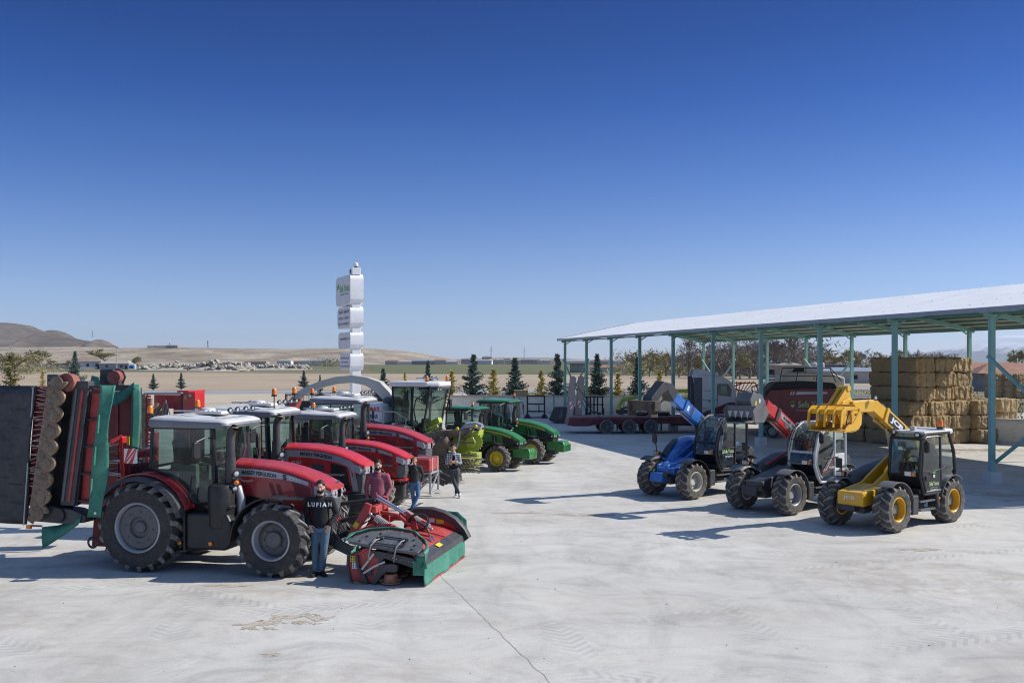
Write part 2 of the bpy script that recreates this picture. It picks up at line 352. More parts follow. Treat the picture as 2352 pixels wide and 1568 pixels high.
# ================================================================ ground, yard, road, fields
def groundmat(name, stops, scale, bump=.3, extra=None, rough=.95, bscale=None, bdist=.03):
    m, nt, b, L = newmat(name); t = nd(nt, 'ShaderNodeTexCoord').outputs['Object']
    n1 = noi(nt, L, scale, 6, .62, vec=t, dist=.4)
    c = ramp(nt, n1, stops, L)
    if extra: c = extra(nt, L, t, c)
    L(c, b.inputs['Base Color']); b.inputs['Roughness'].default_value = rough; b.inputs['Specular IOR Level'].default_value = .25
    bn = nd(nt, 'ShaderNodeBump'); bn.inputs['Strength'].default_value = bump; bn.inputs['Distance'].default_value = bdist
    L(noi(nt, L, bscale or scale*12, 5, .65, vec=t), bn.inputs['Height']); L(bn.outputs[0], b.inputs['Normal'])
    return m
def yard_extra(nt, L, t, c):
    # trowel sweeps, fine speckle, straw and soil stains, tyre-mark rows
    mp = nd(nt, 'ShaderNodeMapping'); mp.inputs['Scale'].default_value = (.34, .50, 1); mp.inputs['Rotation'].default_value = (0, 0, R(16)); L(t, mp.inputs[0])
    n = noi(nt, L, 1.6, 7, .72, vec=mp.outputs[0], dist=1.6)
    c = mixc(nt, L, .75, c, ramp(nt, n, [(.33, (.70,.70,.71)), (.5, (.98,.98,.98)), (.64, (1.08,1.08,1.06))], L), 'MULTIPLY')
    mp2 = nd(nt, 'ShaderNodeMapping'); mp2.inputs['Scale'].default_value = (.22, .06, 1); mp2.inputs['Rotation'].default_value = (0, 0, R(-14)); L(t, mp2.inputs[0])
    n3 = noi(nt, L, 3.0, 5, .7, vec=mp2.outputs[0], dist=.6)
    c = mixc(nt, L, .5, c, ramp(nt, n3, [(.36, (.74,.745,.75)), (.5, (1,1,1))], L), 'MULTIPLY')
    n = noi(nt, L, 26, 5, .75, vec=t)
    c = mixc(nt, L, .6, c, ramp(nt, n, [(.3, (.72,.72,.72)), (.5, (1,1,1)), (.75, (1.08,1.08,1.08))], L), 'MULTIPLY')
    a = noi(nt, L, .16, 4, .6, vec=t, dist=.8); d = noi(nt, L, 2.5, 6, .75, vec=t)
    f = math_(nt, L, 'MULTIPLY', ramp(nt, a, [(.50, (0,0,0)), (.66, (1,1,1))], L), ramp(nt, d, [(.42, (0,0,0)), (.62, (1,1,1))], L))
    c = mixc(nt, L, math_(nt, L, 'MULTIPLY', f, .55), c, (.36,.30,.22))
    # chevron tyre prints along two directions
    for rot, off, sc in ((R(35), .3, 1.0), (R(-20), 2.7, .8), (R(80), 4.1, .9)):
        m3 = nd(nt, 'ShaderNodeMapping'); m3.inputs['Rotation'].default_value = (0, 0, rot); m3.inputs['Location'].default_value = (0, off, 0); L(t, m3.inputs[0])
        s = nd(nt, 'ShaderNodeSeparateXYZ'); L(m3.outputs[0], s.inputs[0])
        yy = math_(nt, L, 'PINGPONG', s.outputs[1], 3.4*sc)
        band = math_(nt, L, 'COMPARE', yy, 1.5, .28)
        ab = math_(nt, L, 'ABSOLUTE', math_(nt, L, 'SUBTRACT', yy, 1.5))
        ph = math_(nt, L, 'FRACT', math_(nt, L, 'MULTIPLY', math_(nt, L, 'ADD', s.outputs[0], ab), 4.6))
        bar = math_(nt, L, 'GREATER_THAN', ph, .58)
        msk = ramp(nt, noi(nt, L, .28, 3, .6, vec=m3.outputs[0]), [(.5, (0,0,0)), (.62, (1,1,1))], L)
        k = math_(nt, L, 'MULTIPLY', math_(nt, L, 'MULTIPLY', band, bar), math_(nt, L, 'MULTIPLY', msk, math_(nt, L, 'MULTIPLY', d, .75)))
        c = mixc(nt, L, k, c, (.30,.30,.29))
    return c
def furrows(nt, L, t, c):
    w = nd(nt, 'ShaderNodeTexWave', bands_direction='Y'); w.inputs['Scale'].default_value = .35; w.inputs['Distortion'].default_value = 3; w.inputs['Detail'].default_value = 4; w.inputs['Detail Scale'].default_value = .4
    L(t, w.inputs[0]); c = mixc(nt, L, .5, c, ramp(nt, w.outputs[1], [(.2, (.78,.78,.78)), (.8, (1.1,1.1,1.1))], L), 'MULTIPLY')
    n = noi(nt, L, 1.2, 4, .8, vec=t)
    return mixc(nt, L, .6, c, ramp(nt, n, [(.3, (.75,.74,.72)), (.7, (1.12,1.12,1.12))], L), 'MULTIPLY')
def plain_extra(nt, L, t, c):
    mp = nd(nt, 'ShaderNodeMapping'); mp.inputs['Scale'].default_value = (.0006, .0045, 1); L(t, mp.inputs[0])
    n = noi(nt, L, 4, 3, .5, vec=mp.outputs[0])
    return mixc(nt, L, .8, c, ramp(nt, n, [(.35, (.13,.12,.075)), (.45, (.06,.10,.03)), (.52, (.22,.18,.12)), (.62, (.07,.11,.035)), (.7, (.2,.17,.12))], L))
M_YARD = groundmat('yard_concrete', [(.3, (.45,.43,.395)), (.5, (.545,.525,.48)), (.7, (.61,.59,.545))], .12, .22, yard_extra, .85, 18, .012)
M_PLAIN = groundmat('plain_soil', [(.3, (.24,.19,.13)), (.7, (.33,.27,.19))], .02, .2, plain_extra)
M_FIELD = groundmat('ploughed_soil', [(.3, (.36,.285,.20)), (.7, (.46,.375,.275))], .03, .8, furrows, bscale=.9, bdist=.25)
M_SAND = groundmat('sandy_ground', [(.3, (.40,.33,.25)), (.7, (.52,.45,.35))], .08, .5, None, bscale=1.5, bdist=.1)
M_ROAD = groundmat('road_asphalt', [(.3, (.27,.27,.275)), (.7, (.36,.36,.36))], .1, .1)
M_GREEN = groundmat('green_crop', [(.3, (.10,.115,.05)), (.7, (.17,.17,.085))], .03, .4)
M_VERGE = groundmat('verge_weeds', [(.3, (.10,.10,.05)), (.5, (.19,.17,.10)), (.7, (.30,.25,.17))], .25, .9, bscale=2, bdist=.2)

def sheet(name, pts, z, mat, th=.0):
    m = MB(); m.add([(x, y, z) for x, y in pts], [list(range(len(pts)))]); return struct(m.build(name, mat, sm=0))
sheet('ground', [(-26000,-60),(26000,-60),(26000,26000),(-26000,26000)], -.10, M_PLAIN)
sheet('yard', [(-45,-12),(60,-12),(60,83.6),(-1,83.4),(-14,71),(-45,67)], 0, M_YARD)
sheet('sandy_ground', [(-160,40),(140,40),(140,200),(-160,140)], -.05, M_SAND)
sheet('verge', [(-6,83.5),(150,84),(150,176),(60,160),(-2,139)], -.04, M_VERGE)
rl = lambda x: 146+.29*x if x > 0 else 146+.10*x
sheet('road', [(x, rl(x)-6) for x in (-260,-60,0,120,260)]+[(x, rl(x)+8) for x in (260,120,0,-60,-260)], -.02, M_ROAD)
sheet('ploughed_field', [(-420, 145),(-60, rl(-60)+9),(0, rl(0)+9),(75, rl(75)+9),(260,300),(90,305),(-10,345),(-60,362),(-300,470),(-520,430)], -.03, M_FIELD)
sheet('green_field', [(-700,1450),(-120,800),(-60,430),(-12,352),(92,312),(560,520),(600,900),(300,1300)], -.05, M_GREEN)
# saw-cut joint in the slab
jm = MB(); a = Vector((*gp(1005,1316), 0)); b = Vector((*gp(1290,1592), 0)); pr = None; g = []
for i in range(60):
    p = a.lerp(b, i/59)+Vector((noise.noise((i*.35, 0, 3))*.05, 0, .004)); w = .0045+.004*noise.noise((i*.9, 5, 1)); g.append([p+Vector((-w,0,0)), p+Vector((w,0,0))])
jm.sheet(g); struct(jm.build('slab_joint', pm('joint_soil', (.34,.31,.26), .95, dust=.6, dcol=(.42,.40,.36), scale=9), sm=0))
# soil and straw spilled on the slab
M_SPILL = pm('spilled_soil', (.40,.33,.24), .95, dust=.95, dcol=(.54,.50,.43), scale=5, bump=.4)
def spill(px, py, rx, ry, seed, name='soil_spill', mat=None):
    X, Y = gp(px, py); rnd = random.Random(seed); m = MB(); n = 0
    for i in range(620):
        a_ = rnd.random()*6.28; q = rnd.random()**.62*(.85+.6*noise.noise((math.cos(a_)*1.6, math.sin(a_)*1.6, seed*3.1)))
        if noise.noise((q*math.cos(a_)*3.1+seed, q*math.sin(a_)*3.1, .5)) < -.12: continue
        s_ = (.012+.035*rnd.random()**2)*(1.25-.6*q)*(rx/.65)**.45
        c = (X+rx*q*math.cos(a_), Y+ry*q*math.sin(a_)); k = rnd.randint(5, 7); a0 = rnd.random()*6
        m.add([(c[0]+s_*1.7*math.cos(a0+j*6.283/k)*(.6+.6*rnd.random()), c[1]+s_*math.sin(a0+j*6.283/k)*(.6+.6*rnd.random()), .004+i*.0000015) for j in range(k)], [list(range(k))])
    o = m.build(name, mat or M_SPILL, sm=0); o['kind'] = 'stuff'; return o
for i, (px, py, rx, ry) in enumerate(((600,1436,.45,.3),(690,1420,.65,.35),(625,1503,.16,.1),(2330,1135,3.2,1.6),(1350,1183,1.0,.35),(1910,1050,4,1.2),(2050,1050,2.5,1),(1600,1012,3,1.2),(520,1345,.5,.12),(2120,1262,.6,.2),(1180,1178,.9,.15))):
    spill(px, py, rx, ry, i)
M_STRAW = pm('loose_straw', (.36,.26,.12), .9, dust=.4, dcol=(.45,.36,.2), scale=5)
for i, (px, py, rx, ry) in enumerate(((2230,1034,5,1.0),(2080,1040,3.0,.8),(1800,1000,3,1.5))): spill(px, py, rx, ry, 40+i, 'straw_litter', M_STRAW)

gm = MB(); rnd = random.Random(77)
for i in range(110):
    px_, py_ = rnd.uniform(-20, 2370), 1100+460*rnd.random()**.8; X_, Y_ = gp(px_, py_); s_ = rnd.choice((.006,.008,.010,.016))*(.6+.6*rnd.random())
    gm.box((X_, Y_, s_*.3), (s_*1.5, s_, s_*.7), (rnd.random(), rnd.random(), rnd.random()*6), .6)
o = gm.build('scattered_grit', pm('grit',(.16,.13,.10),.95,dust=.4,scale=2,var=.4), sm=0); o['kind'] = 'stuff'
# ---------------------------------------------------------------- hills and mountains
def hillmat(name, a, b_, c_, sc=.004, rocks=.5):
    m, nt, b, L = newmat(name); t = nd(nt, 'ShaderNodeTexCoord').outputs['Object']
    mp = nd(nt, 'ShaderNodeMapping'); mp.inputs['Scale'].default_value = (1, .6, 4); L(t, mp.inputs[0])
    n = noi(nt, L, sc, 8, .68, vec=mp.outputs[0], dist=.8); c = ramp(nt, n, [(.34, a), (.5, b_), (.66, c_)], L)
    n2 = noi(nt, L, sc*9, 6, .75, vec=mp.outputs[0]); c = mixc(nt, L, rocks, c, ramp(nt, n2, [(.35, (.62,.60,.58)), (.5, (1,1,1)), (.66, (1.25,1.22,1.18))], L), 'MULTIPLY')
    L(c, b.inputs['Base Color']); b.inputs['Roughness'].default_value = 1; b.inputs['Specular IOR Level'].default_value = .1
    return m
def hill(name, prof, Y, depth, mat, nx=160, nz=26, rough=.08, seed=0, front=1.0):
    """prof: (display px, display py) skyline seen from the yard -> a ridge at distance Y with a slope towards the camera"""
    g = []
    x0, x1 = prof[0][0], prof[-1][0]
    for i in range(nx+1):
        px = x0+(x1-x0)*i/nx; H = max(0, (HOR-sinterp(px, prof))*Y/F+CAMH); X = wx(px, Y); row = []
        for j in range(nz+1):
            s = j/nz*1.6; q = s if s < 1 else 2-s
            e = q*q*(3-2*q)
            nn = noise.fractal((X/(depth*.35)+seed, s*2.2+seed, seed), 1, 2, 5)*rough*H*(4*q*(1-q)+.30*q*q)
            row.append((X, Y-depth*front*(1-s), -.6+H*e+nn))
        g.append(row)
    m = MB(); m.sheet(g); return struct(m.build(name, mat, sm=70))
HM1 = hillmat('steppe_slope', (.20,.165,.12), (.31,.26,.20), (.44,.385,.305), .012, .75)
HM2 = hillmat('mountain_scrub', (.075,.062,.052), (.12,.10,.082), (.18,.15,.12), .003, .8)
HM3 = hillmat('far_steppe', (.18,.17,.13), (.24,.22,.17), (.30,.27,.21), .003)
hill('plateau_hill', [(-300,798),(0,797),(120,797),(400,798),(560,800),(700,801),(800,799),(880,802),(960,810),(1030,823),(1085,831),(1150,836)], 2300, 900, HM1, 260, 40, .16, 3)
hill('left_mountain', [(-500,800),(-300,765),(-120,748),(-20,741),(20,745),(60,760),(104,783),(150,803),(200,818)], 6000, 1500, HM2, 200, 32, .14, 8)
hill('cone_hill', [(30,812),(70,794),(96,781),(110,770),(118,763),(123,759),(127,760),(134,766),(148,773),(175,780),(205,788),(235,795),(300,806)], 5000, 900, HM2, 160, 24, .10, 12)
hill('rock_knoll', [(190,800),(212,788),(222,780),(232,780),(246,786),(262,795),(280,802)], 4300, 400, HM2, 100, 16, .22, 14)
hill('far_ridge', [(900,829),(1000,827),(1080,824),(1180,821),(1270,822),(1360,826),(1420,825),(1480,829),(1600,830),(1760,833)], 8500, 2200, HM3, 160, 24, .06, 20)
# snowy volcano on the right
m_, nt_, b_, L_ = newmat('volcano_snow'); t_ = nd(nt_, 'ShaderNodeTexCoord').outputs['Object']
s_ = nd(nt_, 'ShaderNodeSeparateXYZ'); L_(t_, s_.inputs[0])
h_ = math_(nt_, L_, 'ADD', math_(nt_, L_, 'MULTIPLY', s_.outputs[2], 1/900), math_(nt_, L_, 'MULTIPLY', noi(nt_, L_, .004, 6, .7, vec=t_), .55))
L_(ramp(nt_, h_, [(.45, (.12,.13,.13)), (.62, (.8,.82,.85))], L_), b_.inputs['Base Color']); b_.inputs['Roughness'].default_value = .9
hill('snowy_volcano', [(1900,831),(2050,822),(2150,812),(2210,800),(2255,786),(2285,775),(2305,771),(2330,771),(2352,776),(2385,788),(2440,800),(2550,815),(2700,826)], 19000, 5200, m_, 160, 32, .16, 31)

# ---------------------------------------------------------------- rubble, far town, farmhouse
M_RUB = pm('rubble_stone', (.38,.345,.29), .95, dust=.3, scale=.6, var=.35)
def rubble(px0, px1, Y, hmax, seed, n=420):
    rnd = random.Random(seed); m = MB()
    x0, x1 = wx(px0, Y), wx(px1, Y)
    for i in range(n):
        u = rnd.random(); v = rnd.random(); X = x0+(x1-x0)*u; env = math.sin(math.pi*min(1, max(0, u)))**.5*(.55+.6*noise.noise((u*5, seed, 0))+.3)
        s = .5+2.0*rnd.random()**2; z = hmax*env*rnd.random()
        m.box((X, Y+14*(v-.5), z*.9), (s*(1+rnd.random()), s, s*.7), (rnd.random(), rnd.random(), rnd.random()*3), .7)
    g = []
    for i in range(41):
        row = []
        for j in range(9):
            u, v = i/40, j/8; env = math.sin(math.pi*u)**.5*math.sin(math.pi*v); row.append((x0+(x1-x0)*u, Y-11+22*v, hmax*.8*env*(.8+.6*noise.noise((u*9, v*3, seed)))-.1))
        g.append(row)
    m.sheet(g); o = m.build('rubble_heap', M_RUB, sm=0); o['kind'] = 'stuff'; return o
rubble(330,470,520,3.2,1,300); rubble(440,580,500,5.5,2,500); rubble(560,710,540,3.5,3,350); rubble(480,560,470,2.8,4,160)
M_PLST = pm('weathered_plaster', (.48,.46,.42), .9, dust=.5, dcol=(.35,.32,.27), scale=.5, var=.2)
M_PLST2 = pm('white_plaster', (.68,.67,.64), .9, dust=.3, scale=.5)
M_STONE = pm('rough_stone_wall', (.30,.27,.23), .95, dust=.4, scale=.9, var=.3)
M_TILE = pm('roof_tiles', (.34,.16,.10), .9, dust=.4, dcol=(.35,.25,.18), scale=.6, var=.25)
M_TILE2 = pm('grey_roof', (.40,.36,.31), .9, dust=.3, scale=.5)
M_BROOF = pm('blue_metal_roof', (.22,.29,.38), .5, dust=.3, scale=.4)
M_DARKO = pm('dark_opening', (.03,.03,.035), .8, dust=0)
def house(name, label, X, Y, w, d, h, roof_h, wall, roof, rz=0, wins=3, cat='house', group=None, flat=False, door=True):
    t = thing(name, label, cat, (X, Y, -.1), rz, group)
    m = MB(); m.box((0,0,h/2), (w,d,h)); m.build('wall', wall, t, 0)
    r = MB()
    if flat: r.box((0,0,h+.15+roof_h*.1), (w+.8,d+.8,.25), (R(-2),0,0))
    else: r.prism([(-w/2-.4,h-.05),(w/2+.4,h-.05),(w/2+.4,h+.1),(0,h+roof_h),(-w/2-.4,h+.1)], -d/2-.4, d/2+.4) if d > w else r.add([(-w/2-.4,-d/2-.4,h),(w/2+.4,-d/2-.4,h),(w/2+.4,d/2+.4,h),(-w/2-.4,d/2+.4,h),(-w/2+d*.3,0,h+roof_h),(w/2-d*.3,0,h+roof_h)], [(0,1,5,4),(1,2,5),(2,3,4,5),(3,0,4),(0,3,2,1)])
    r.build('roof', roof, t, 0)
    for i in range(wins):
        x = -w/2+w*(i+.5)/wins
        f = MB(); f.box((x,-d/2-.03,h*.52), (min(1.4, w/wins*.45),.08,h*.34)); f.build('window', M_DARKO, t, 0)
    if door: f = MB(); f.box((w*.5-1.6,-d/2-.04,h*.34), (1.1,.1,h*.62)); f.build('door', M_DARKO, t, 0)
    return t
Y = 600
house('farmhouse', 'pale plastered farmhouse with a low hipped roof behind the ploughed field', wx(205,Y), Y, 15, 11, 4.6, 2.9, M_PLST2, pm('worn_brown_tiles',(.24,.18,.13),.9,dust=.4,scale=.5), R(14), 3)
house('farm_shed', 'long low stone farm shed left of the pale farmhouse', wx(140,Y), Y+14, 26, 10, 3.0, .4, M_PLST, M_TILE2, R(4), 2, 'farm building', flat=True)
house('farm_barn', 'low gable barn with dark doorway right of the pale farmhouse', wx(277,Y), Y-4, 18, 10, 3.4, 1.9, M_PLST, M_TILE2, R(-4), 2, 'farm building')
t = thing('blue_tank_trailer', 'small blue farm tank beside the dark doorway of the far barn', 'tank', (wx(303,Y-20), Y-20, 0)); m = MB(); m.lathe([(.2,-1.5),(1.1,-1.3),(1.1,1.3),(.2,1.5)], 14, Matrix.Translation((0,0,1.5)) @ Matrix.Rotation(R(90),4,'Z')); m.build('tank_body', BLU, t); m = MB(); m.box((0,0,.4), (3,1.4,.5)); m.build('tank_frame', BLU, t)
rnd = random.Random(5)
k = 0
HN = [('white walled','low'),('grey walled','long'),('cream walled','small'),('brick red roofed','low')]
for i, (px, Y, w, h, kind) in enumerate(((905,1500,34,5,3),(930,1480,30,4,0),(972,1450,44,5,1),(1010,1500,24,6,3),(1035,1550,30,4,0),(1075,1700,30,8,1),(1105,1650,50,6,0),(1140,1750,40,7,2),(1180,1700,30,6,3),(1215,1800,40,7,1),(1250,1720,26,6,0),(1330,1600,60,5,2),(1385,1500,50,5,3),(1420,1450,40,5,0),(690,1300,38,4,3),(722,1250,40,5,0),(745,1350,30,6,1),(590,1320,40,4,3),(655,1280,24,5,2),(352,2120,30,4,0),(372,2120,24,4,0),(395,2120,40,4,1),(1118,1900,24,12,1),(1165,1880,20,10,0))):
    z0 = 34 if Y > 2100 else 0
    o = house('distant_house', '%s %s distant building on the plain' % HN[kind] if z0 == 0 else 'small white hut on the edge of the plateau', wx(px,Y), Y, w*.75, 12, h*1.1, 1.8, (M_PLST2, M_STONE, M_PLST2, M_PLST)[kind], (M_TILE2, M_BROOF, M_TILE2, M_TILE)[kind], rnd.uniform(-.15,.15), 0, 'building', 'distant buildings', door=False)
    o.location.z = z0
    o['label'] = ['white walled distant building on the plain','grey blue roofed distant building on the plain','cream distant building on the plain','red roofed distant building on the plain'][kind] if z0 == 0 else 'small distant hut on the edge of the plateau'
# right-hand farm buildings behind the road
house('farm_shed', 'low shed with a blue grey metal roof right of the cream machine hood', wx(1955,205), 206, 15, 9, 2.5, .7, M_PLST, M_BROOF, R(-8), 3, 'farm building')
house('farm_shed', 'white fronted lean-to with a pale metal roof behind the roof columns', wx(1905,222), 222, 12, 8, 3.3, .6, M_PLST2, M_BROOF, R(-8), 2, 'farm building', flat=True)
house('farm_shed', 'small dark outbuilding behind the white car', wx(1790,250), 250, 10, 7, 3.6, .7, M_STONE, M_TILE2, R(-5), 2, 'farm building')
house('brick_house', 'long low house with red tiled roof at the right edge', wx(2330,150), 150, 12, 8, 2.7, 1.5, M_STONE, M_TILE, R(-10), 3)
house('farm_shed', 'red roofed farm shed behind the hay stack on the far right', wx(2210,215), 215, 26, 8, 2.9, 1.3, M_PLST, M_TILE, R(-8), 4, 'farm building')
house('distant_house', 'pale farm building with orange roof left of the shed columns', wx(1400,430), 432, 16, 8, 2.0, 1, M_PLST2, M_TILE, 0, 0, 'building', door=False)
house('distant_house', 'small brick hut with a pale wall in the field behind the wall', wx(1330,400), 400, 7, 5, 3.4, .3, M_STONE, M_TILE2, 0, 0, 'building', flat=True, door=False)
for px, nm in ((1869,'grey cylindrical water tank on legs left of the blue roofed shed'),(1885,'second water tank between the blue roofed shed and the column')):
    t = thing('water_tank', nm, 'tank', (wx(px,196),196,0)); m = MB(); m.lathe([(.01,2.2),(.7,2.3),(.75,2.5),(.75,3.9),(.4,4.2),(.01,4.25)], 18, axis='Z'); m.build('tank_body', SILV, t)
    m = MB(); [m.box((a*.5,b*.5,1.1),(.1,.1,2.2)) for a in (-1,1) for b in (-1,1)]; m.build('tank_stand', BLK2, t, 0)
t = thing('blue_tarp', 'crumpled blue tarpaulin beside the white outbuilding', 'tarpaulin', (wx(1905,188),188,0)); m = MB(); m.ball((0,0,.6),(.9,.7,.9),9); m.ball((.7,0,.4),(.7,.6,.6),8); m.build('tarp_heap', BLU, t, 0)
# utility poles and pylons
def pole(px, Y, h, label, cross=True):
    t = thing('utility_pole', label, 'pole', (wx(px,Y),Y,0)); m = MB(); m.tube([(0,0,0),(0,0,h)], [.22,.13], 8); m.build('pole', M_PLST, t)
    if cross: m = MB(); m.box((0,0,h-.4),(1.8,.12,.12)); m.build('cross_arm', BLK2, t, 0)
pole(268,420,10.6,'pale concrete utility pole right of the far farmhouse'); pole(24,520,12,'thin utility pole rising behind the yellow conifer',True)
for px, Y, h, zz, lb in ((477,2330,20,34,'lattice pylon on the plateau skyline, the tallest one'),(390,2360,14,35,'small lattice pylon on the skyline left of the tallest one'),(212,4300,30,108,'tiny pylon on top of the rock knoll'),(1128,1900,34,0,'lattice pylon over the town, left one'),(1204,2300,38,0,'lattice pylon over the town, right one')):
    t = thing('pylon', lb, 'pylon', (wx(px,Y),Y,zz)); m = MB(); [m.beam((a*1.6,b*1.6,0),(a*.2,b*.2,h),.35,.35) for a in (-1,1) for b in (-1,1)]; [m.box((0,0,h*q),(h*.22,.3,.3)) for q in (.72,.86)]; m.build('lattice', BLK2, t, 0)

# ---------------------------------------------------------------- perimeter wall, railing
def wallmat():
    m, nt, b, L = newmat('cast_wall_panels'); t = nd(nt, 'ShaderNodeTexCoord').outputs['Object']
    n = noi(nt, L, 1.2, 6, .7, vec=t); c = ramp(nt, n, [(.3, (.66,.63,.55)), (.7, (.84,.80,.70))], L); L(c, b.inputs['Base Color']); b.inputs['Roughness'].default_value = .9
    v = nd(nt, 'ShaderNodeTexVoronoi', feature='DISTANCE_TO_EDGE'); v.inputs['Scale'].default_value = 2.6; L(t, v.inputs['Vector'])
    bn = nd(nt, 'ShaderNodeBump'); bn.inputs['Strength'].default_value = .9; bn.inputs['Distance'].default_value = .06
    L(math_(nt, L, 'ADD', v.outputs[0], math_(nt, L, 'MULTIPLY', n, .5)), bn.inputs['Height']); L(bn.outputs[0], b.inputs['Normal']); return m
M_WALL = wallmat()
M_CONC = pm('cast_concrete', (.46,.45,.43), .9, dust=.4, scale=.8, bump=.2, bscale=12)
def wall_run(name, label, x0, y0, x1, y1, h, step=3.0, z0=-.05):
    t = thing(name, label, 'wall', (x0,y0,z0), math.atan2(y1-y0, x1-x0)); Lw = math.hypot(x1-x0, y1-y0); n = max(1, round(Lw/step)); w = Lw/n
    m = MB(); pp = MB()
    for i in range(n):
        m.box((w*(i+.5),0,h/2),(w-.06,.16,h)); 
        m.box((w*(i+.5),-.095,h-.12),(w-.3,.05,.06)); m.box((w*(i+.5),-.095,.2),(w-.3,.05,.06))
        # cast scroll relief: two arcs and a rosette on each panel
        for s_ in (-1,1):
            m.tube([(w*(i+.5)+s_*(.55+.35*math.cos(R(a))), -.085, h*.52+.28*math.sin(R(a))) for a in range(0,331,30)], .025, 5)
        m.ball((w*(i+.5),-.08,h*.52),(.12,.05,.12),8)
    for i in range(n+1): pp.box((w*i,0,h/2),(.14,.2,h))
    m.build('wall_panel', M_WALL, t, 0, bev=.01, seg=1); pp.build('post', M_CONC, t, 0)
    c = MB(); c.box((Lw/2,0,h+.05),(Lw+.2,.34,.1)); c.build('coping', M_CONC, t, 0, bev=.01); return t
wall_run('perimeter_wall', 'pale cast concrete wall with scroll relief behind the tractors', wx(1032,84), 84, 30, 84, 1.42)
wall_run('low_wall', 'low plain concrete wall right of the hay stack', 25.6, 53.0, 30.5, 47.5, 1.25)
m = MB()
t = thing('railing', 'black metal railing with thin bars behind the forage harvester', 'railing', (0,0,0)); Yf = 84
xa, xb = wx(655,Yf), wx(905,Yf)
for z_ in (.9, 1.5, 1.62): m.box(((xa+xb)/2,Yf,z_),(xb-xa,.05,.04))
m.build('rail', BLK, t, 0); m = MB(); x = xa
while x < xb: m.box((x,Yf,1.0),(.025,.025,1.3)); x += .16
m.build('bars', BLK, t, 0); m = MB(); m.box(((xa+xb)/2,Yf,.35),(xb-xa,.25,.9)); m.build('plinth', M_CONC, t, 0)
t = thing('gate', 'black metal gate frame at the left end of the railing', 'gate', (wx(700,74),74,0)); m = MB()
for x_ in (-1.4,1.4): m.box((x_,0,.95),(.09,.09,1.9))
for z_ in (.1,1.85): m.box((0,0,z_),(2.8,.07,.07))
m.build('gate_frame', BLK, t, 0); m = MB(); [m.box((-1.3+.2*i,0,.95),(.03,.03,1.8)) for i in range(14)]; m.build('bars', BLK, t, 0)
m = MB(); m.box((0,.06,.75),(2.6,.03,1.3)); m.build('gate_sheet', BLK, t, 0)
for px, hh, lb in ((1308,1.95,'pale cast pedestal standing behind the wall right of the green cabs'),(1489,1.8,'pale cast pedestal behind the wall between two conifers')):
    t = thing('pedestal', lb, 'pedestal', (wx(px,88),88,0)); m = MB(); m.lathe([(.24,0),(.24,.3),(.16,.4),(.2,hh),(.3,hh+.15),(.3,hh+.25)],4,Matrix.Rotation(R(45),4,'Z'),'Z'); m.build('pedestal_shaft', M_CONC, t, 0)
t = thing('straw_planter', 'round straw-coloured planter on the wall below a yellow conifer', 'planter', (wx(1197,83.9),83.9,1.48)); m = MB(); m.box((0,0,.22),(1.15,.5,.44),tap=1.05); m.build('planter_body', M_STRAW, t, 0, bev=.03)
t = thing('red_lamp', 'small red lamp box on the wall coping between two conifers', 'lamp', (wx(1357,84),84,1.47)); m = MB(); m.box((0,0,.07),(.3,.15,.13)); m.build('lamp_housing', REDB, t, 0, bev=.02)

# ---------------------------------------------------------------- trees
def leafmat(name, a, b_, c_):
    m, nt, b, L = newmat(name); t = nd(nt, 'ShaderNodeTexCoord').outputs['Object']
    g = nd(nt, 'ShaderNodeNewGeometry'); n = noi(nt, L, 1.7, 4, .7, vec=t)
    f = math_(nt, L, 'ADD', math_(nt, L, 'MULTIPLY', g.outputs['Random Per Island'], .6), math_(nt, L, 'MULTIPLY', n, .4))
    L(ramp(nt, f, [(.2, a), (.5, b_), (.85, c_)], L), b.inputs['Base Color']); b.inputs['Roughness'].default_value = .8; b.inputs['Specular IOR Level'].default_value = .2; return m
LF_BLUE = leafmat('blue_green_needles', (.055,.09,.075), (.12,.175,.15), (.22,.28,.25))
LF_YEL = leafmat('yellow_needles', (.20,.19,.03), (.48,.38,.06), (.66,.52,.10))
LF_OLV = leafmat('olive_needles', (.09,.10,.03), (.22,.20,.07), (.36,.30,.12))
LF_BUD = leafmat('budding_twigs', (.20,.18,.09), (.33,.30,.16), (.44,.41,.25))
LF_TWG = leafmat('bare_twigs', (.15,.13,.115), (.24,.215,.19), (.34,.31,.28))
BARK = pm('bark', (.17,.145,.12), .95, dust=.4, scale=4, var=.3)
BARKL = pm('pale_bark', (.25,.21,.17), .95, dust=.3, scale=4, var=.3)
TC = {}
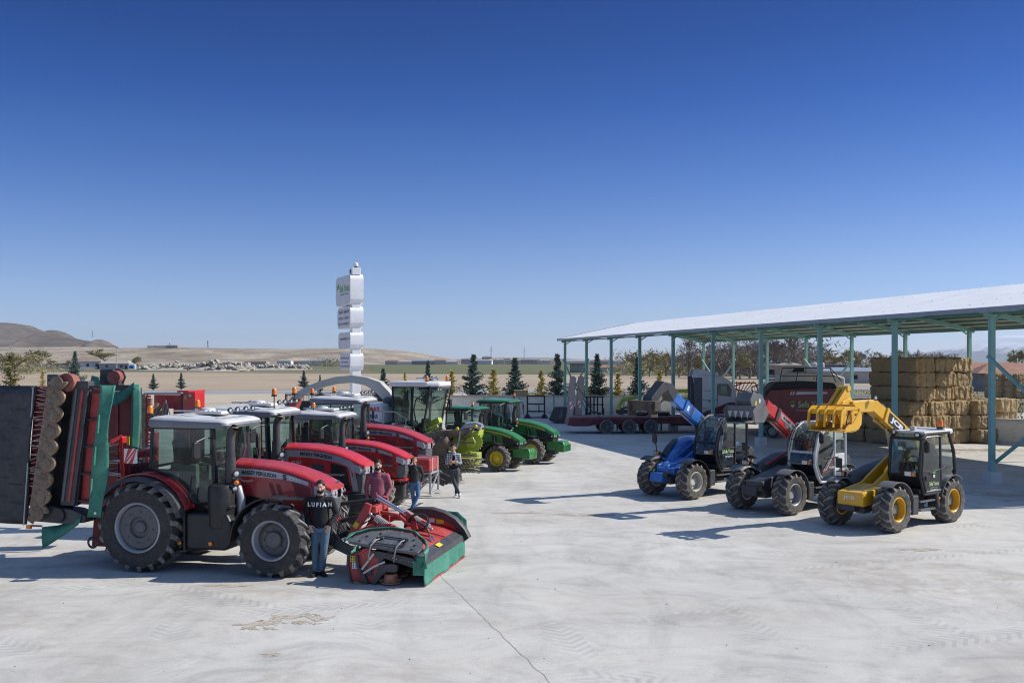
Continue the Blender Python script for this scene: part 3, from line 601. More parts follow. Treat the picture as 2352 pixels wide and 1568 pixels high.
def conifer_meshes(kind, mat, slim):
    k = (kind, mat.name)
    if k in TC: return TC[k]
    rnd = random.Random(kind*7+3); tr = MB(); cr = MB()
    tr.tube([(0,0,0),(.01,0,.5),(0,.01,.97)], [.022,.014,.004], 7)
    H = 1.0; n = 190 if slim else 110
    for i in range(n):
        u = (i+.5)/n; z = .05+.92*u; env = (1-u)**(1.15 if slim else .85)*(1+.22*math.sin(u*23+kind))*(1.25 if slim else 1); L_ = slim*env*(.75+.5*rnd.random()) if slim else .24*env*(.6+.8*rnd.random())
        if not slim: L_ = .23*env*(.6+.7*rnd.random())
        a = rnd.random()*6.283; d = Vector((math.cos(a), math.sin(a), .55 if slim else .5)); d.normalize()
        m_ = max(3, int(L_*60)) if slim else max(3, int(L_*44))
        for q in range(m_):
            p = Vector((0,0,z))+d*L_*(q+.6)/m_; p.z -= .1*L_*((q/m_)**2)
            for c in range(3):
                s = .024*(1.15-.5*q/m_)*(.6+.8*rnd.random()); e = Vector((rnd.uniform(-1,1), rnd.uniform(-1,1), rnd.uniform(-.2,1))).normalized(); e = (e+d*.9).normalized()
                w = e.cross(Vector((rnd.uniform(-1,1), rnd.uniform(-1,1), rnd.uniform(-1,1)))).normalized()*s*.42
                o_ = p+Vector((rnd.uniform(-1,1), rnd.uniform(-1,1), rnd.uniform(-1,1)))*.008
                cr.add([o_-w*.5, o_+e*s*.6-w, o_+e*s*1.5, o_+e*s*.6+w], [(0,1,2,3)])
    TC[k] = (tr.mesh('trunk', BARK), cr.mesh('crown', mat, 0)); return TC[k]
def conifer(px, Y, h, kind, mat, slim, label, group, wid=1, z=0):
    t = thing('conifer', label, 'tree', (wx(px,Y),Y,z), random.random()*6, group); a, b = conifer_meshes(kind, mat, slim)
    obj('trunk', a, t, sc=(h*wid,h*wid,h)); obj('crown', b, t, sc=(h*wid,h*wid,h)); return t
G1 = 'conifers behind the perimeter wall'
for i, (px, top, wd, lb) in enumerate(((880,845,1.1,'blue-green conifer beside the white sign pylon'),(983,828,.8,'slim blue-green conifer above the forage harvester cab'),(1087,813,1.15,'tall blue-green conifer, first right of the forage harvester cab'),(1182,821,1.15,'tall blue-green conifer between two yellow ones behind the green tractors'),(1280,813,1.05,'tall blue-green conifer left of the first shed column'),(1372,812,1.0,'blue-green conifer between second and third shed columns'),(1464,818,.9,'blue-green conifer between the fourth and fifth shed columns'),(1640,862,.8,'blue-green conifer half hidden behind the white truck cab'),(735,860,.5,'thin blue-green conifer left of the sign pylon'))):
    Y = 91; conifer(px, Y, hz(top, Y), i % 3, LF_BLUE, .23, lb, G1, wd*1.22)
for i, (px, top, wd, lb) in enumerate(((1038,850,1.0,'yellow conifer right of the forage harvester cab'),(1133,848,1.25,'yellow conifer behind the first green tractor cab'),(1243,850,1.1,'yellow conifer left of the pale pedestal'),(1420,856,1.1,'yellow conifer between third and fourth shed columns'),(1515,852,1.0,'yellow conifer above the dark loader head'),(930,854,.6,'sparse yellow conifer left of the forage harvester cab'),(1345,858,.7,'yellow conifer behind the raised trailer ramps'),(1610,868,.7,'small yellow conifer left of the truck cab'))):
    Y = 90; conifer(px, Y, hz(top, Y), 4+i % 3, LF_YEL, 0, lb, G1, wd*1.25)
G2 = 'young conifers along the road'
for px, top, base, mt, sl, wd, lb in ((352,858,897,LF_BLUE,.2,1.3,'small pale conifer by the road, first right of the green curtain'),(416,856,896,LF_BLUE,.2,1.3,'small pale conifer by the road above the red tines'),(698,850,893,LF_BLUE,.22,1.3,'small blue-green conifer left of the sign pylon'),(172,806,905,LF_BLUE,.16,1.1,'blue-green conifer in front of the far farmhouse'),(24,815,915,LF_OLV,0,1.9,'wide olive yellow conifer above the black mower curtain'),(98,852,900,LF_YEL,0,1.2,'small yellow conifer behind the rusty cutter bar')):
    Y = F*CAMH/(base-HOR); conifer(px, Y, hz(top, Y), 2 if sl else 5, mt, sl, lb, G2, wd)
def tree_meshes(kind, tall, bud):
    k = ('t', kind, tall, bud)
    if k in TC: return TC[k]
    rnd = random.Random(kind*13+int(tall*10)); tr = MB(); cr = MB()
    def grow(p, d, L_, r, lv):
        q = p+d*L_; mid = p+d*L_*.5+Vector((rnd.uniform(-1,1), rnd.uniform(-1,1), 0))*L_*.07
        (tr if lv < 3 else cr).tube([p, mid, q], [r, r*.8, r*.6], 5 if lv < 3 else 3, cap=False)
        if lv >= 5:
            for _ in range(9):
                e = (d+Vector((rnd.uniform(-1,1), rnd.uniform(-1,1), rnd.uniform(-.4,1)))*.9).normalized(); s = .05*(.5+rnd.random()); o_ = p.lerp(q, rnd.random()); w = e.cross(Vector((rnd.random(), rnd.random(), rnd.random()))).normalized()*(.0022 if not bud else .006)
                cr.add([o_-w, o_+w, o_+e*s+w*.2, o_+e*s-w*.2], [(0,1,2,3)])
                if bud:
                    for __ in range(2): c = o_+e*s*rnd.random(); cr.add([c+Vector((rnd.uniform(-1,1), rnd.uniform(-1,1), rnd.uniform(-1,1)))*.008 for ___ in range(3)], [(0,1,2)])
            return
        nb = 3 if lv < 4 else 2
        if lv == 0: nb = 5
        for b_ in range(nb):
            a = rnd.random()*6.283; sp_ = (.28 if tall else .62)*(1+.3*rnd.random()); e = (d+Vector((math.cos(a), math.sin(a), .25))*sp_).normalized()
            st = p.lerp(q, rnd.uniform(.55, 1) if lv else rnd.uniform(.5, 1))
            grow(st, e, L_*rnd.uniform(.62, .82), r*.55, lv+1)
    if tall:
        for i in range(26):
            z = .1+.8*i/26; a = i*2.4; e = Vector((math.cos(a)*.28, math.sin(a)*.28, 1)).normalized(); grow(Vector((0,0,z)), e, .16*(1.1-.5*z), .006, 3)
        tr.tube([(0,0,0),(0,0,.95)], [.016,.004], 6)
    else: grow(Vector((0,0,0)), Vector((0,0,1)), .26, .026, 0)
    zm = sorted(v.z for v in cr.v)[int(len(cr.v)*.995)]
    for q in (tr, cr): q.v = [v/zm for v in q.v]
    TC[k] = (tr.mesh('trunk', BARK), cr.mesh('crown', LF_BUD if bud else LF_TWG, 0)); return TC[k]
def tree(px, Y, top, kind, tall, bud, label, group, wd=1, name='bare_tree'):
    h = hz(top, Y); t = thing(name, label, 'tree', (wx(px,Y),Y,0), random.random()*6, group); a, b = tree_meshes(kind, tall, bud)
    s = h*1.04
    obj('trunk', a, t, sc=(s*wd,s*wd,s)); obj('crown', b, t, sc=(s*wd,s*wd,s))
G3 = 'bare trees beyond the road'
tree(1583,270,772,1,1,0,'tall bare poplar, the left one of the two','poplars beyond the road',2.8,'poplar_tree'); tree(1824,250,763,2,1,0,'tall bare poplar, the right one of the two','poplars beyond the road',2.5,'poplar_tree')
for i, (px, Y, top, bud, wd, lb) in enumerate(((1462,300,812,1,1.1,'round budding tree between the third and fourth columns'),(1492,290,810,1,1.2,'yellowish budding tree left of the fifth column'),(1530,300,812,1,1.1,'low budding tree touching the fifth shed column'),(1560,280,818,0,1.2,'low brown tree at the foot of the left poplar'),(1607,270,820,1,1.2,'budding low tree right of the left poplar'),(1655,260,800,0,1.2,'bare tree above the white truck cab'),(1690,255,790,0,1.1,'bare tree right of the truck roof'),(1722,260,786,0,1.1,'grey bare tree between truck and white car'),(1752,265,788,0,1.1,'bare tree rising above the white car'),(1786,250,782,0,1.1,'broad bare tree left of the right poplar'),(1700,240,812,1,1.1,'low budding tree in front of the bare ones'),(1855,260,806,0,1.1,'low bare tree right of the right poplar'),(1905,270,810,1,1.3,'budding tree behind the blue grey roof'),(1945,270,806,1,1.2,'budding tree in front of the grey ones left of the hay'),(1985,280,808,0,1.3,'bare tree just left of the hay stack'),(2020,285,812,1,1.2,'low budding tree above the left of the hay stack'),(2060,275,806,1,1.2,'budding tree above the middle of the hay stack'),(2100,280,806,0,1.1,'fine bare tree above the hay stack'),(2140,290,810,0,1.1,'low bare tree above the right of the hay stack'),(2180,290,812,0,1.2,'low bare tree behind the right end of the hay stack'),(2345,230,808,1,.9,'small dark tree at the right edge above the tiled roof'))):
    tree(px, Y, top, i % 3, 0, bud, lb, G3, wd)
for i, (px, Y, top, wd, lb) in enumerate(((35,330,812,1.7,'large budding bush right of the wide yellow conifer'),(85,420,816,1.6,'budding bush in front of the long farm shed'),(88,640,806,1.5,'round olive tree behind the long farm shed'),(240,680,804,1.7,'round olive tree behind the low barn'),(318,560,820,1.2,'round budding shrub at the right end of the barn'),(5,520,818,1.6,'budding bush at the left edge behind the conifer'),(120,540,824,1.2,'low budding bush left of the farmhouse'),(160,560,828,1.2,'small bush before the stone farm shed'))):
    tree(px, Y, top, i % 3, 0, 1, lb, 'budding bushes around the farmhouse', wd, 'bush')
def copse(name, px0, px1, Y, h, mat, n, seed, d=60):
    rnd = random.Random(seed); m = MB(); thin = Y > 400
    for i in range(n):
        X = wx(px0+(px1-px0)*rnd.random(), Y); yy = Y+rnd.random()*d; hh = h*(.4+.6*rnd.random())
        for q in range(14 if thin else 20):
            p = Vector((X+rnd.gauss(0, h*.35), yy+rnd.gauss(0, h*.3), hh*rnd.random())); e = Vector((rnd.uniform(-1,1), rnd.uniform(-1,1), rnd.uniform(-.2,1)))*h*.13; w = Vector((rnd.uniform(-1,1), 0, rnd.uniform(-1,1)))*h*(.05 if thin else .022)
            m.add([p-w, p+e-w*.4, p+e*1.4, p+e*.6+w], [(0,1,2,3)])
    o = m.build(name, mat, sm=0); o['kind'] = 'stuff'; return o
copse('far_copse', 700, 790, 900, 7, LF_TWG, 120, 1); copse('far_copse', 730, 765, 890, 8, LF_BUD, 40, 2)
copse('far_tree_belt', 1040, 1420, 1650, 9, LF_TWG, 420, 3, 120); copse('far_tree_belt', 880, 1040, 1800, 7, LF_TWG, 120, 4, 100); copse('far_copse', 1560, 2240, 330, 4.5, LF_TWG, 360, 6, 30); copse('far_copse', 1640, 1920, 290, 11, LF_TWG, 420, 16, 20); copse('far_copse', 1440, 1640, 310, 8.5, LF_BUD, 200, 17, 20); copse('far_copse', 1900, 2200, 320, 6, LF_BUD, 150, 18, 20); copse('far_copse', 1395, 1560, 380, 4.0, LF_BUD, 120, 7, 30)
copse('far_copse', -30, 62, 330, 6.5, LF_BUD, 90, 21, 20); copse('far_copse', 60, 130, 380, 4.5, LF_BUD, 50, 22, 20); copse('rocky_scrub', -10, 120, 2000, 6, LF_TWG, 30, 5)
# weeds in the verge and dry tufts
wm = MB(); rnd = random.Random(9)
for i in range(5200):
    if i < 2600: X = rnd.uniform(-6, 85); Y = rnd.uniform(86, 134+.25*X)
    else: X = rnd.uniform(32, 60); Y = rnd.uniform(66, 105)
    s = .10+.22*rnd.random(); e = Vector((rnd.uniform(-.6,.6), rnd.uniform(-.6,.6), 1))*s; w = Vector((rnd.uniform(-1,1), rnd.uniform(-.5,.5), 0))*s*.35
    p = Vector((X, Y, -.04)); wm.add([p-w, p+w, p+e+w*.4, p+e-w*.6], [(0,1,2,3)])
o = wm.build('dry_weeds', LF_OLV, sm=0); o['kind'] = 'stuff'
# ================================================================ the open shed
SU = Vector((-.2538, .9673, 0)); SV = Vector((.9673, .2538, 0))     # along the shed / across it
P0 = Vector((16.99, 35.25, 0)); BAY = 5.50; WID = 12.6; EAVE = 6.1; RIDGE = 7.40
def roofmat():
    m, nt, b, L = newmat('white_roof_sheet'); t = nd(nt, 'ShaderNodeTexCoord').outputs['Object']
    s = nd(nt, 'ShaderNodeSeparateXYZ'); L(t, s.inputs[0])
    n = noi(nt, L, .6, 5, .65, vec=t); c = ramp(nt, n, [(.3, (.74,.745,.75)), (.7, (.86,.86,.855))], L)
    # fixing screws in rows
    fx = math_(nt, L, 'FRACT', math_(nt, L, 'MULTIPLY', s.outputs[0], 1/.75)); fy = math_(nt, L, 'FRACT', math_(nt, L, 'MULTIPLY', s.outputs[1], 1/1.2))
    k = math_(nt, L, 'MULTIPLY', math_(nt, L, 'COMPARE', fx, .5, .05), math_(nt, L, 'COMPARE', fy, .5, .03))
    c = mixc(nt, L, math_(nt, L, 'MULTIPLY', k, .7), c, (.22,.18,.14)); L(c, b.inputs['Base Color']); b.inputs['Roughness'].default_value = .5; return m
M_ROOFW = roofmat(); M_FASC = pm('roof_fascia_grey', (.30,.33,.37), .5, dust=.2); M_UNDER = pm('roof_underside', (.50,.48,.44), .7, dust=.3, scale=.8)
shed = thing('open_shed', 'long open steel shed with white roof on teal columns', 'shed', tuple(P0), math.atan2(SU.y, SU.x))
# local: x along the shed away from the camera, y towards the left (-SV)
N0, N1 = -1, 9
xs0, xs1 = N0*BAY-.4, N1*BAY+.45
def sl(side, u):   # u 0 at eave .. 1 ridge
    y = .55+(-WID/2-.55)*u if side < 0 else -WID-.55+(WID/2+.55)*u
    return y, EAVE-.04+(RIDGE-EAVE+.12)*u
r = MB(); un = MB()
for side in (-1, 1):
    g = []; x = xs0; i = 0
    while x <= xs1+.001:
        dz = .035 if i % 4 in (1, 2) else 0
        g.append([(x, sl(side, q/8)[0], sl(side, q/8)[1]+dz+.10) for q in range(9)]); i += 1; x += .0625*4/3 if False else .0875
    r.sheet(g)
    un.add([(xs0, sl(side,0)[0], sl(side,0)[1]+.09), (xs1, sl(side,0)[0], sl(side,0)[1]+.09), (xs1, sl(side,1)[0], sl(side,1)[1]+.09), (xs0, sl(side,1)[0], sl(side,1)[1]+.09)], [(0,1,2,3)])
r.build('roof', M_ROOFW, shed, 25); un.build('roof_lining', M_UNDER, shed, 0)
f = MB()
for side in (-1, 1): y, z = sl(side, 0); f.box(((xs0+xs1)/2, y+(.012 if side < 0 else -.012), z+.06), (xs1-xs0, .02, .17))
for xx in (xs0-.02, xs1+.02):
    for side in (-1, 1): a = sl(side,0); b = sl(side,1); f.beam((xx,a[0],a[1]+.08), (xx,b[0],b[1]+.08), .03, .16)
f.build('fascia', M_FASC, shed, 0)
M_FOOT = pm('footing_concrete', (.62,.61,.59), .9, dust=.4, scale=2, bump=.2)
cm = MB(); cm.box((0,0,EAVE/2+.2), (.15,.19,EAVE-.4)); cm.box((0,0,EAVE-.05),(.26,.32,.04)); colme = cm.mesh('column', TEAL, 0)
fm = MB(); fm.box((0,0,.21), (.46,.46,.42)); footme = fm.mesh('footing', M_FOOT, 0)
for k in range(N0, N1+1):
    for y in (0, -WID):
        if k < 0 and y < 0 and k < -1: pass
        c = obj('column', colme, shed, (k*BAY, y, 0)); obj('footing', footme, c)
    q = MB(); a = (k*BAY, .3, EAVE-.12); rd = (k*BAY, -WID/2, RIDGE-.16); b = (k*BAY, -WID-.3, EAVE-.12)
    q.beam(a, rd, .14, .22); q.beam(b, rd, .14, .22)
    q.beam((k*BAY, -.05, EAVE-.35), (k*BAY, -.7, EAVE+.02), .07, .07); q.beam((k*BAY, -WID+.05, EAVE-.35), (k*BAY, -WID+.7, EAVE+.02), .07, .07)
    q.build('rafter', TEAL, shed, 0)
pu = MB()
for side in (-1, 1):
    for q in range(9): y, z = sl(side, (q+.25)/9); pu.box(((xs0+xs1)/2, y, z+.02), (xs1-xs0-.1, .08, .11))
for y in (0, -WID): pu.box(((xs0+xs1)/2, y, EAVE-.10), (xs1-xs0-.9, .06, .07))
pu.build('purlins', pm('purlin_teal', (.10,.30,.27), .6, dust=.5, dcol=(.25,.16,.1), scale=1, var=.2), shed, 0)
for x0, y in ((8,0),(-1,0),(-1,-WID),(5,-WID),(8,-WID)):
    for d_, za, zb in ((.17,.75,4.5),(-.17,4.5,.75)): br = MB(); br.beam((x0*BAY, y+d_, za), ((x0+1)*BAY, y+d_, zb), .10, .10); br.build('brace', TEAL, shed, 0)

# ---------------------------------------------------------------- straw bales
def strawmat():
    m, nt, b, L = newmat('baled_straw'); t = nd(nt, 'ShaderNodeTexCoord').outputs['Object']
    oi = nd(nt, 'ShaderNodeObjectInfo')
    mp = nd(nt, 'ShaderNodeMapping'); mp.inputs['Scale'].default_value = (2, 2, 9); L(t, mp.inputs[0])
    n = noi(nt, L, 9, 6, .8, vec=mp.outputs[0], dist=.5); n2 = noi(nt, L, 1.3, 3, .6, vec=t)
    c = ramp(nt, n, [(.28, (.20,.135,.07)), (.5, (.46,.34,.19)), (.72, (.70,.56,.36))], L)
    c = mixc(nt, L, .5, c, ramp(nt, n2, [(.3, (.75,.72,.68)), (.7, (1.1,1.1,1.1))], L), 'MULTIPLY')
    c = mixc(nt, L, .6, c, ramp(nt, oi.outputs['Random'], [(0, (.82,.8,.78)), (1, (1.12,1.1,1.05))], L), 'MULTIPLY')
    L(c, b.inputs['Base Color']); b.inputs['Roughness'].default_value = .9; b.inputs['Specular IOR Level'].default_value = .2
    bn = nd(nt, 'ShaderNodeBump'); bn.inputs['Strength'].default_value = 1; bn.inputs['Distance'].default_value = .05; L(n, bn.inputs['Height']); L(bn.outputs[0], b.inputs['Normal']); return m
M_BALE = strawmat()
BX, BY, BZ = 1.55, 1.5, .76      # along the shed, across, high
def bale_mesh(seed):
    m = MB(); hx, hy, hz_ = BX/2, BY/2, BZ/2; rnd = random.Random(seed)
    def P(x, y, z):
        # strings pull six grooves round the long axis; ends bulge; corners round off
        g = .055*max(0, math.cos((y/hy)*math.pi*3))**4
        rx = 1-.05*(abs(y)/hy)**8-.05*(abs(z)/hz_)**8; ry = 1-.05*(abs(x)/hx)**6-.06*(abs(z)/hz_)**4; rz = 1-.09*(abs(y)/hy)**9-.05*(abs(x)/hx)**9
        n_ = noise.noise((x*2.1+seed*9, y*2.3, z*2.7))*.07+noise.noise((x*6+seed*9, y*6, z*6))*.04+noise.noise((x*15+seed, y*15, z*15))*.022
        v = Vector((x*rx, y*ry, z*rz)); d = Vector((x/hx, y/hy, z/hz_)); d = Vector((d.x**5, d.y**5, d.z**5)); 
        if d.length > 0: d.normalize()
        return v+d*(n_-g*(1 if max(abs(d.x), abs(d.z)) > .3 else 0))
    def face(o, du, dv, nu, nv):
        g = [[P(*(o[i]+du[i]*a/nu+dv[i]*b/nv for i in range(3))) for b in range(nv+1)] for a in range(nu+1)]; m.sheet(g)
    for s in (-1, 1):
        face((s*hx,-hy,-hz_), (0,BY,0), (0,0,BZ), 36, 18); face((-hx,s*hy,-hz_), (BX,0,0), (0,0,BZ), 30, 12); face((-hx,-hy,s*hz_), (BX,0,0), (0,BY,0), 30, 24)
    return m.mesh('straw_bale', M_BALE, 60)
BM = [bale_mesh(i) for i in range(4)]
rnd = random.Random(21); BO = Vector((20.2, 50.6, 0)); SHU, SHV = SU, SV; SU = Vector((-.449,.8935,0)); SV = Vector((.8935,.449,0))   # front corner nearest the camera line; across = +SV, back = +SU
cnt = 0
def bale(i, j, k, dj=0, tilt=0, face='', col_=''):
    global cnt
    p = BO+SV*((i+.5)*BY*1.02+rnd.uniform(-.05,.05))+SU*((j+.5)*BX*1.01+dj+rnd.uniform(-.12,.12))
    o = obj('straw_bale', BM[cnt % 4], None, (p.x, p.y, k*BZ*.985+BZ/2), math.atan2(SU.y, SU.x)+rnd.uniform(-.035,.035)+(math.pi if cnt % 3 == 0 else 0))
    if tilt: o.rotation_euler.x = tilt
    tier = ['bottom','second','third','fourth','fifth','top'][k]; cnt += 1
    tag(o, 'straw bale, %s layer, %s' % (tier, face), 'straw bale', 'straw bales stacked under the shed'); return o
def colname(i): return ['column at the dark left corner','first column right of the left corner','middle column','column right of the middle','last column before the gap','column beyond the gap'][i]
for k in range(3):
    for i in range(4): bale(i, 0, k, 0 if i != 3 else -.5, 0, 'front row, '+['column at the shaded left corner','second column from the left corner','third column from the left corner','protruding fourth column'][i])
    for j in (1, 2): bale(0, j, k, 0, 0, 'shaded left side, %s row from the front' % ('second','third')[j-1])
    bale(5.0, 1, k, -1.2+.12*k, 0, 'column at the far right behind the steel post')
for k in range(3, 6):
    for i in range(3): bale(i+.48, 0, k, .25+(.12 if i == 2 else 0)+.05*(k-3), .03 if i == 2 else 0, 'front row, '+('left column of the upper block','middle column of the upper block','right column of the upper block')[i])
    bale(.48, 1, k, .3, 0, 'shaded left side of the upper block')
for i in (1, 2): bale(i+.5, 1, 5, .5, 0, 'at the back of the upper block, %s' % ('left one','right one')[i-1])
# far straw stack beyond the road
for k in range(4):
    for i in range(4-k//2):
        o = obj('straw_bale', BM[(i+k) % 4], None, (wx(2283,118)+i*1.35, 118, k*.72+.36), R(90)+.3)
        tag(o, 'distant straw stack bale, %s layer %s' % (('bottom','second','third','top')[k], ('left end','next to the left end','second from the right','right end')[i]), 'straw bale', 'distant straw bales')

# ---------------------------------------------------------------- white sign pylon
M_SIGN = pm('sign_white', (.88,.88,.87), .4, coat=.2, dust=.12, scale=.6)
M_SFACE = pm('sign_face', (.62,.62,.66), .5, dust=.1, scale=.6)
sg = thing('sign_pylon', 'tall white sign pylon of four stacked rounded boxes', 'sign', (-11.36, 70, 0), math.atan2(.917, -.40))
# local x runs back along the sign face, local -y is the narrow end side ... face normal = +y
def Z(py): return hz(py, 70)
m = MB(); m.box((.50,-.47,5.2), (.75,.62,10.4)); m.build('mast', M_SIGN, sg, 0, bev=.02)
def rbox(name, x1, z0, z1, lines):
    zc = (z0+z1)/2; h = (z1-z0)/2; r = min(.42, h*.55); o = []
    pts = []
    for cx, cz, a in ((x1-r, z1-r, 0), (r, z1-r, 90), (r, z0+r, 180), (x1-r, z0+r, 270)):
        pts += [(cx+r*math.cos(R(a+90*i/6)), cz+r*math.sin(R(a+90*i/6))) for i in range(7)]
    m = MB(); m.prism(pts, -.95, 0); b = m.build(name, M_SIGN, sg, 30)
    f = MB(); c = Vector(((x1)/2, 0, zc)); f.prism([(c.x+(p[0]-c.x)*.97, c.z+(p[1]-c.z)*.95) for p in pts], .002, .02); f.build('sign_face', M_SFACE, b, 0)
    for s, u, v, w, hh, mt in lines: text(s, w, hh, mt, b, plane_map((x1*u, .026, z0+(z1-z0)*v), (-1,0,0), (0,0,1)), bold=.02)
    return b
# the camera sees the +y side mirrored: far end is x=max at the left of the picture
b = rbox('sign_box', 4.3, Z(699), Z(629), [('Sefa Yonca', .37, .58, 2.7, .55, LETG), ('Tarım Ürünleri Tic. Ltd. Şti.', .40, .38, 2.3, .18, GRY)])
clover(b, (3.45, .03, (Z(699)+Z(629))/2+.15), (-1,0,0), (0,0,1), .5)
rbox('sign_box', 3.8, Z(753), Z(703), [('YONCA BALYASI    SAMAN BALYASI', .5, .78, 3.0, .22, GRY), ('YONCA PELETİ    YAĞ BALYASI', .5, .5, 3.0, .22, GRY), ('SILAJ VE YEM HAMMADDELERİ', .5, .22, 3.0, .22, GRY)])
rbox('sign_box', 3.5, Z(801), Z(762), [('TARIM MAKİNALARI  YEM', .45, .62, 2.8, .2, GRY)])
rbox('sign_box', 3.1, Z(850), Z(811), [('TARIM ÜRÜNLERİ ALIM', .5, .72, 2.4, .17, GRY), ('SATIM VE NAKLİYE', .5, .48, 2.0, .17, GRY), ('YONCA VE YEM BİTKİLERİ', .5, .24, 2.5, .17, GRY)])
m = MB(); m.box((.5,-.47,Z(622)), (.75,.62,Z(614)-Z(630))); m.build('top_box', M_SIGN, sg, 0, bev=.02)
m = MB(); m.box((.6,-.14,Z(622)), (.34,.03,.24)); m.build('vent', BLK, sg, 0)
c = MB(); c.tube([(.4,-.5,Z(614)),(.4,-.5,Z(610))], .05, 8); c.lathe([(.06,.36),(.15,.3),(.17,.16),(.16,.08)],14,Matrix.Translation((.4,-.5,Z(613))),'Z'); cc = c.build('camera_dome', M_SIGN, sg)
c = MB(); c.ball((.4,-.5,Z(613)+.08),.14,12); c.build('camera_lens', BLK, cc)
# ================================================================ tractors
def beacon(parent, x, y, z, stalk=0, s=1):
    b = MB()
    if stalk: b.tube([(x,y,z),(x,y,z+stalk)], .015, 6)
    b.lathe([(.06*s,0),(.06*s,.035*s),(.001,.035*s)],14,Matrix.Translation((x,y,z+stalk)),'Z'); o = b.build('beacon', BLK, parent)
    l = MB(); l.lathe([(.052*s,.035*s),(.05*s,.14*s),(.035*s,.165*s),(.001,.17*s)],14,Matrix.Translation((x,y,z+stalk)),'Z'); l.build('beacon_lens', ORG, o)
def worklight(parent, c, d=(0,-1,0), s=.09, name='work_light'):
    c = Vector(c); d = Vector(d).normalized(); M = Matrix.Translation(c) @ d.to_track_quat('Y','Z').to_matrix().to_4x4()
    m = MB(); m.lathe([(.001,-.07*s/.09),(.5*s,-.065*s/.09),(.95*s,0),(.95*s,.02),(.85*s,.02)],18,M); o = m.build(name, BLK, parent)
    m = MB(); m.lathe([(.88*s,.012),(.5*s,.022),(.001,.026)],18,M); m.build('lens', LENS, o); return o
def mirror(parent, a, b, h=.34, w=.19, yaw=0):
    m = MB(); m.tube([a, ((a[0]+b[0])/2, (a[1]+b[1])/2, max(a[2],b[2])+.03), b], .017, 6); o = m.build('mirror', BLK, parent)
    m = MB(); T = Matrix.Translation((b[0], b[1], b[2]-h/2)) @ Matrix.Rotation(yaw,4,'Z'); m.m = T
    pts = [(w/2*math.cos(t)*1.0, h/2*math.sin(t)) for t in [0]]; q = []
    for sx, sz, a0 in ((1,1,0),(-1,1,90),(-1,-1,180),(1,-1,270)):
        q += [(sx*(w/2-.05)+.05*math.cos(R(a0+30*i)), sz*(h/2-.05)+.05*math.sin(R(a0+30*i))) for i in range(4)]
    m.prism(q, -.035, .035); for_ = m.build('mirror_housing', BLK, o, bev=.015); return o
def arc_band(cx, cz, r, a0, a1, y0, y1, th=.03, n=22, lip=0):
    m = MB(); secs = []
    for i in range(n+1):
        a = R(a0+(a1-a0)*i/n); c, s = math.cos(a), math.sin(a); e = lip
        secs.append([(cx+(r-e)*c, y0, cz+(r-e)*s), (cx+r*c, y0+(.05 if y1 > y0 else -.05), cz+r*s), (cx+r*c, y1, cz+r*s), (cx+(r-th)*c, y1, cz+(r-th)*s), (cx+(r-th-e*.2)*c, y0+(.05 if y1 > y0 else -.05), cz+(r-th-e*.2)*s)])
    return m.loft(secs)
def hood_secs(tab, n=9, x0=None, x1=None, steps=26, nose=True):
    """tab: x -> (half width, top z, bottom z, shoulder drop, crown)"""
    xs = [t[0] for t in tab]; x0 = xs[0] if x0 is None else x0; x1 = xs[-1] if x1 is None else x1; secs = []
    cols = [[(t[0], t[1][k]) for t in tab] for k in range(5)]
    for i in range(steps+1):
        x = x0+(x1-x0)*i/steps; w, zt, zb, sd, cw = [sinterp(x, c) for c in cols]
        pts = [(x, -w, zb), (x, -w, zb+(zt-sd-zb)*.5), (x, -w, zt-sd)]
        for q in range(1, 5): a = R(90*q/4); pts.append((x, -w+(w*.42)*(1-math.cos(a)), zt-sd+(sd-cw)*math.sin(a)))
        pts.append((x, -w*.28, zt-cw*.25)); pts.append((x, 0, zt))
        pts += [(p[0], -p[1], p[2]) for p in reversed(pts[:-1])]
        secs.append(pts)
    return secs, cols
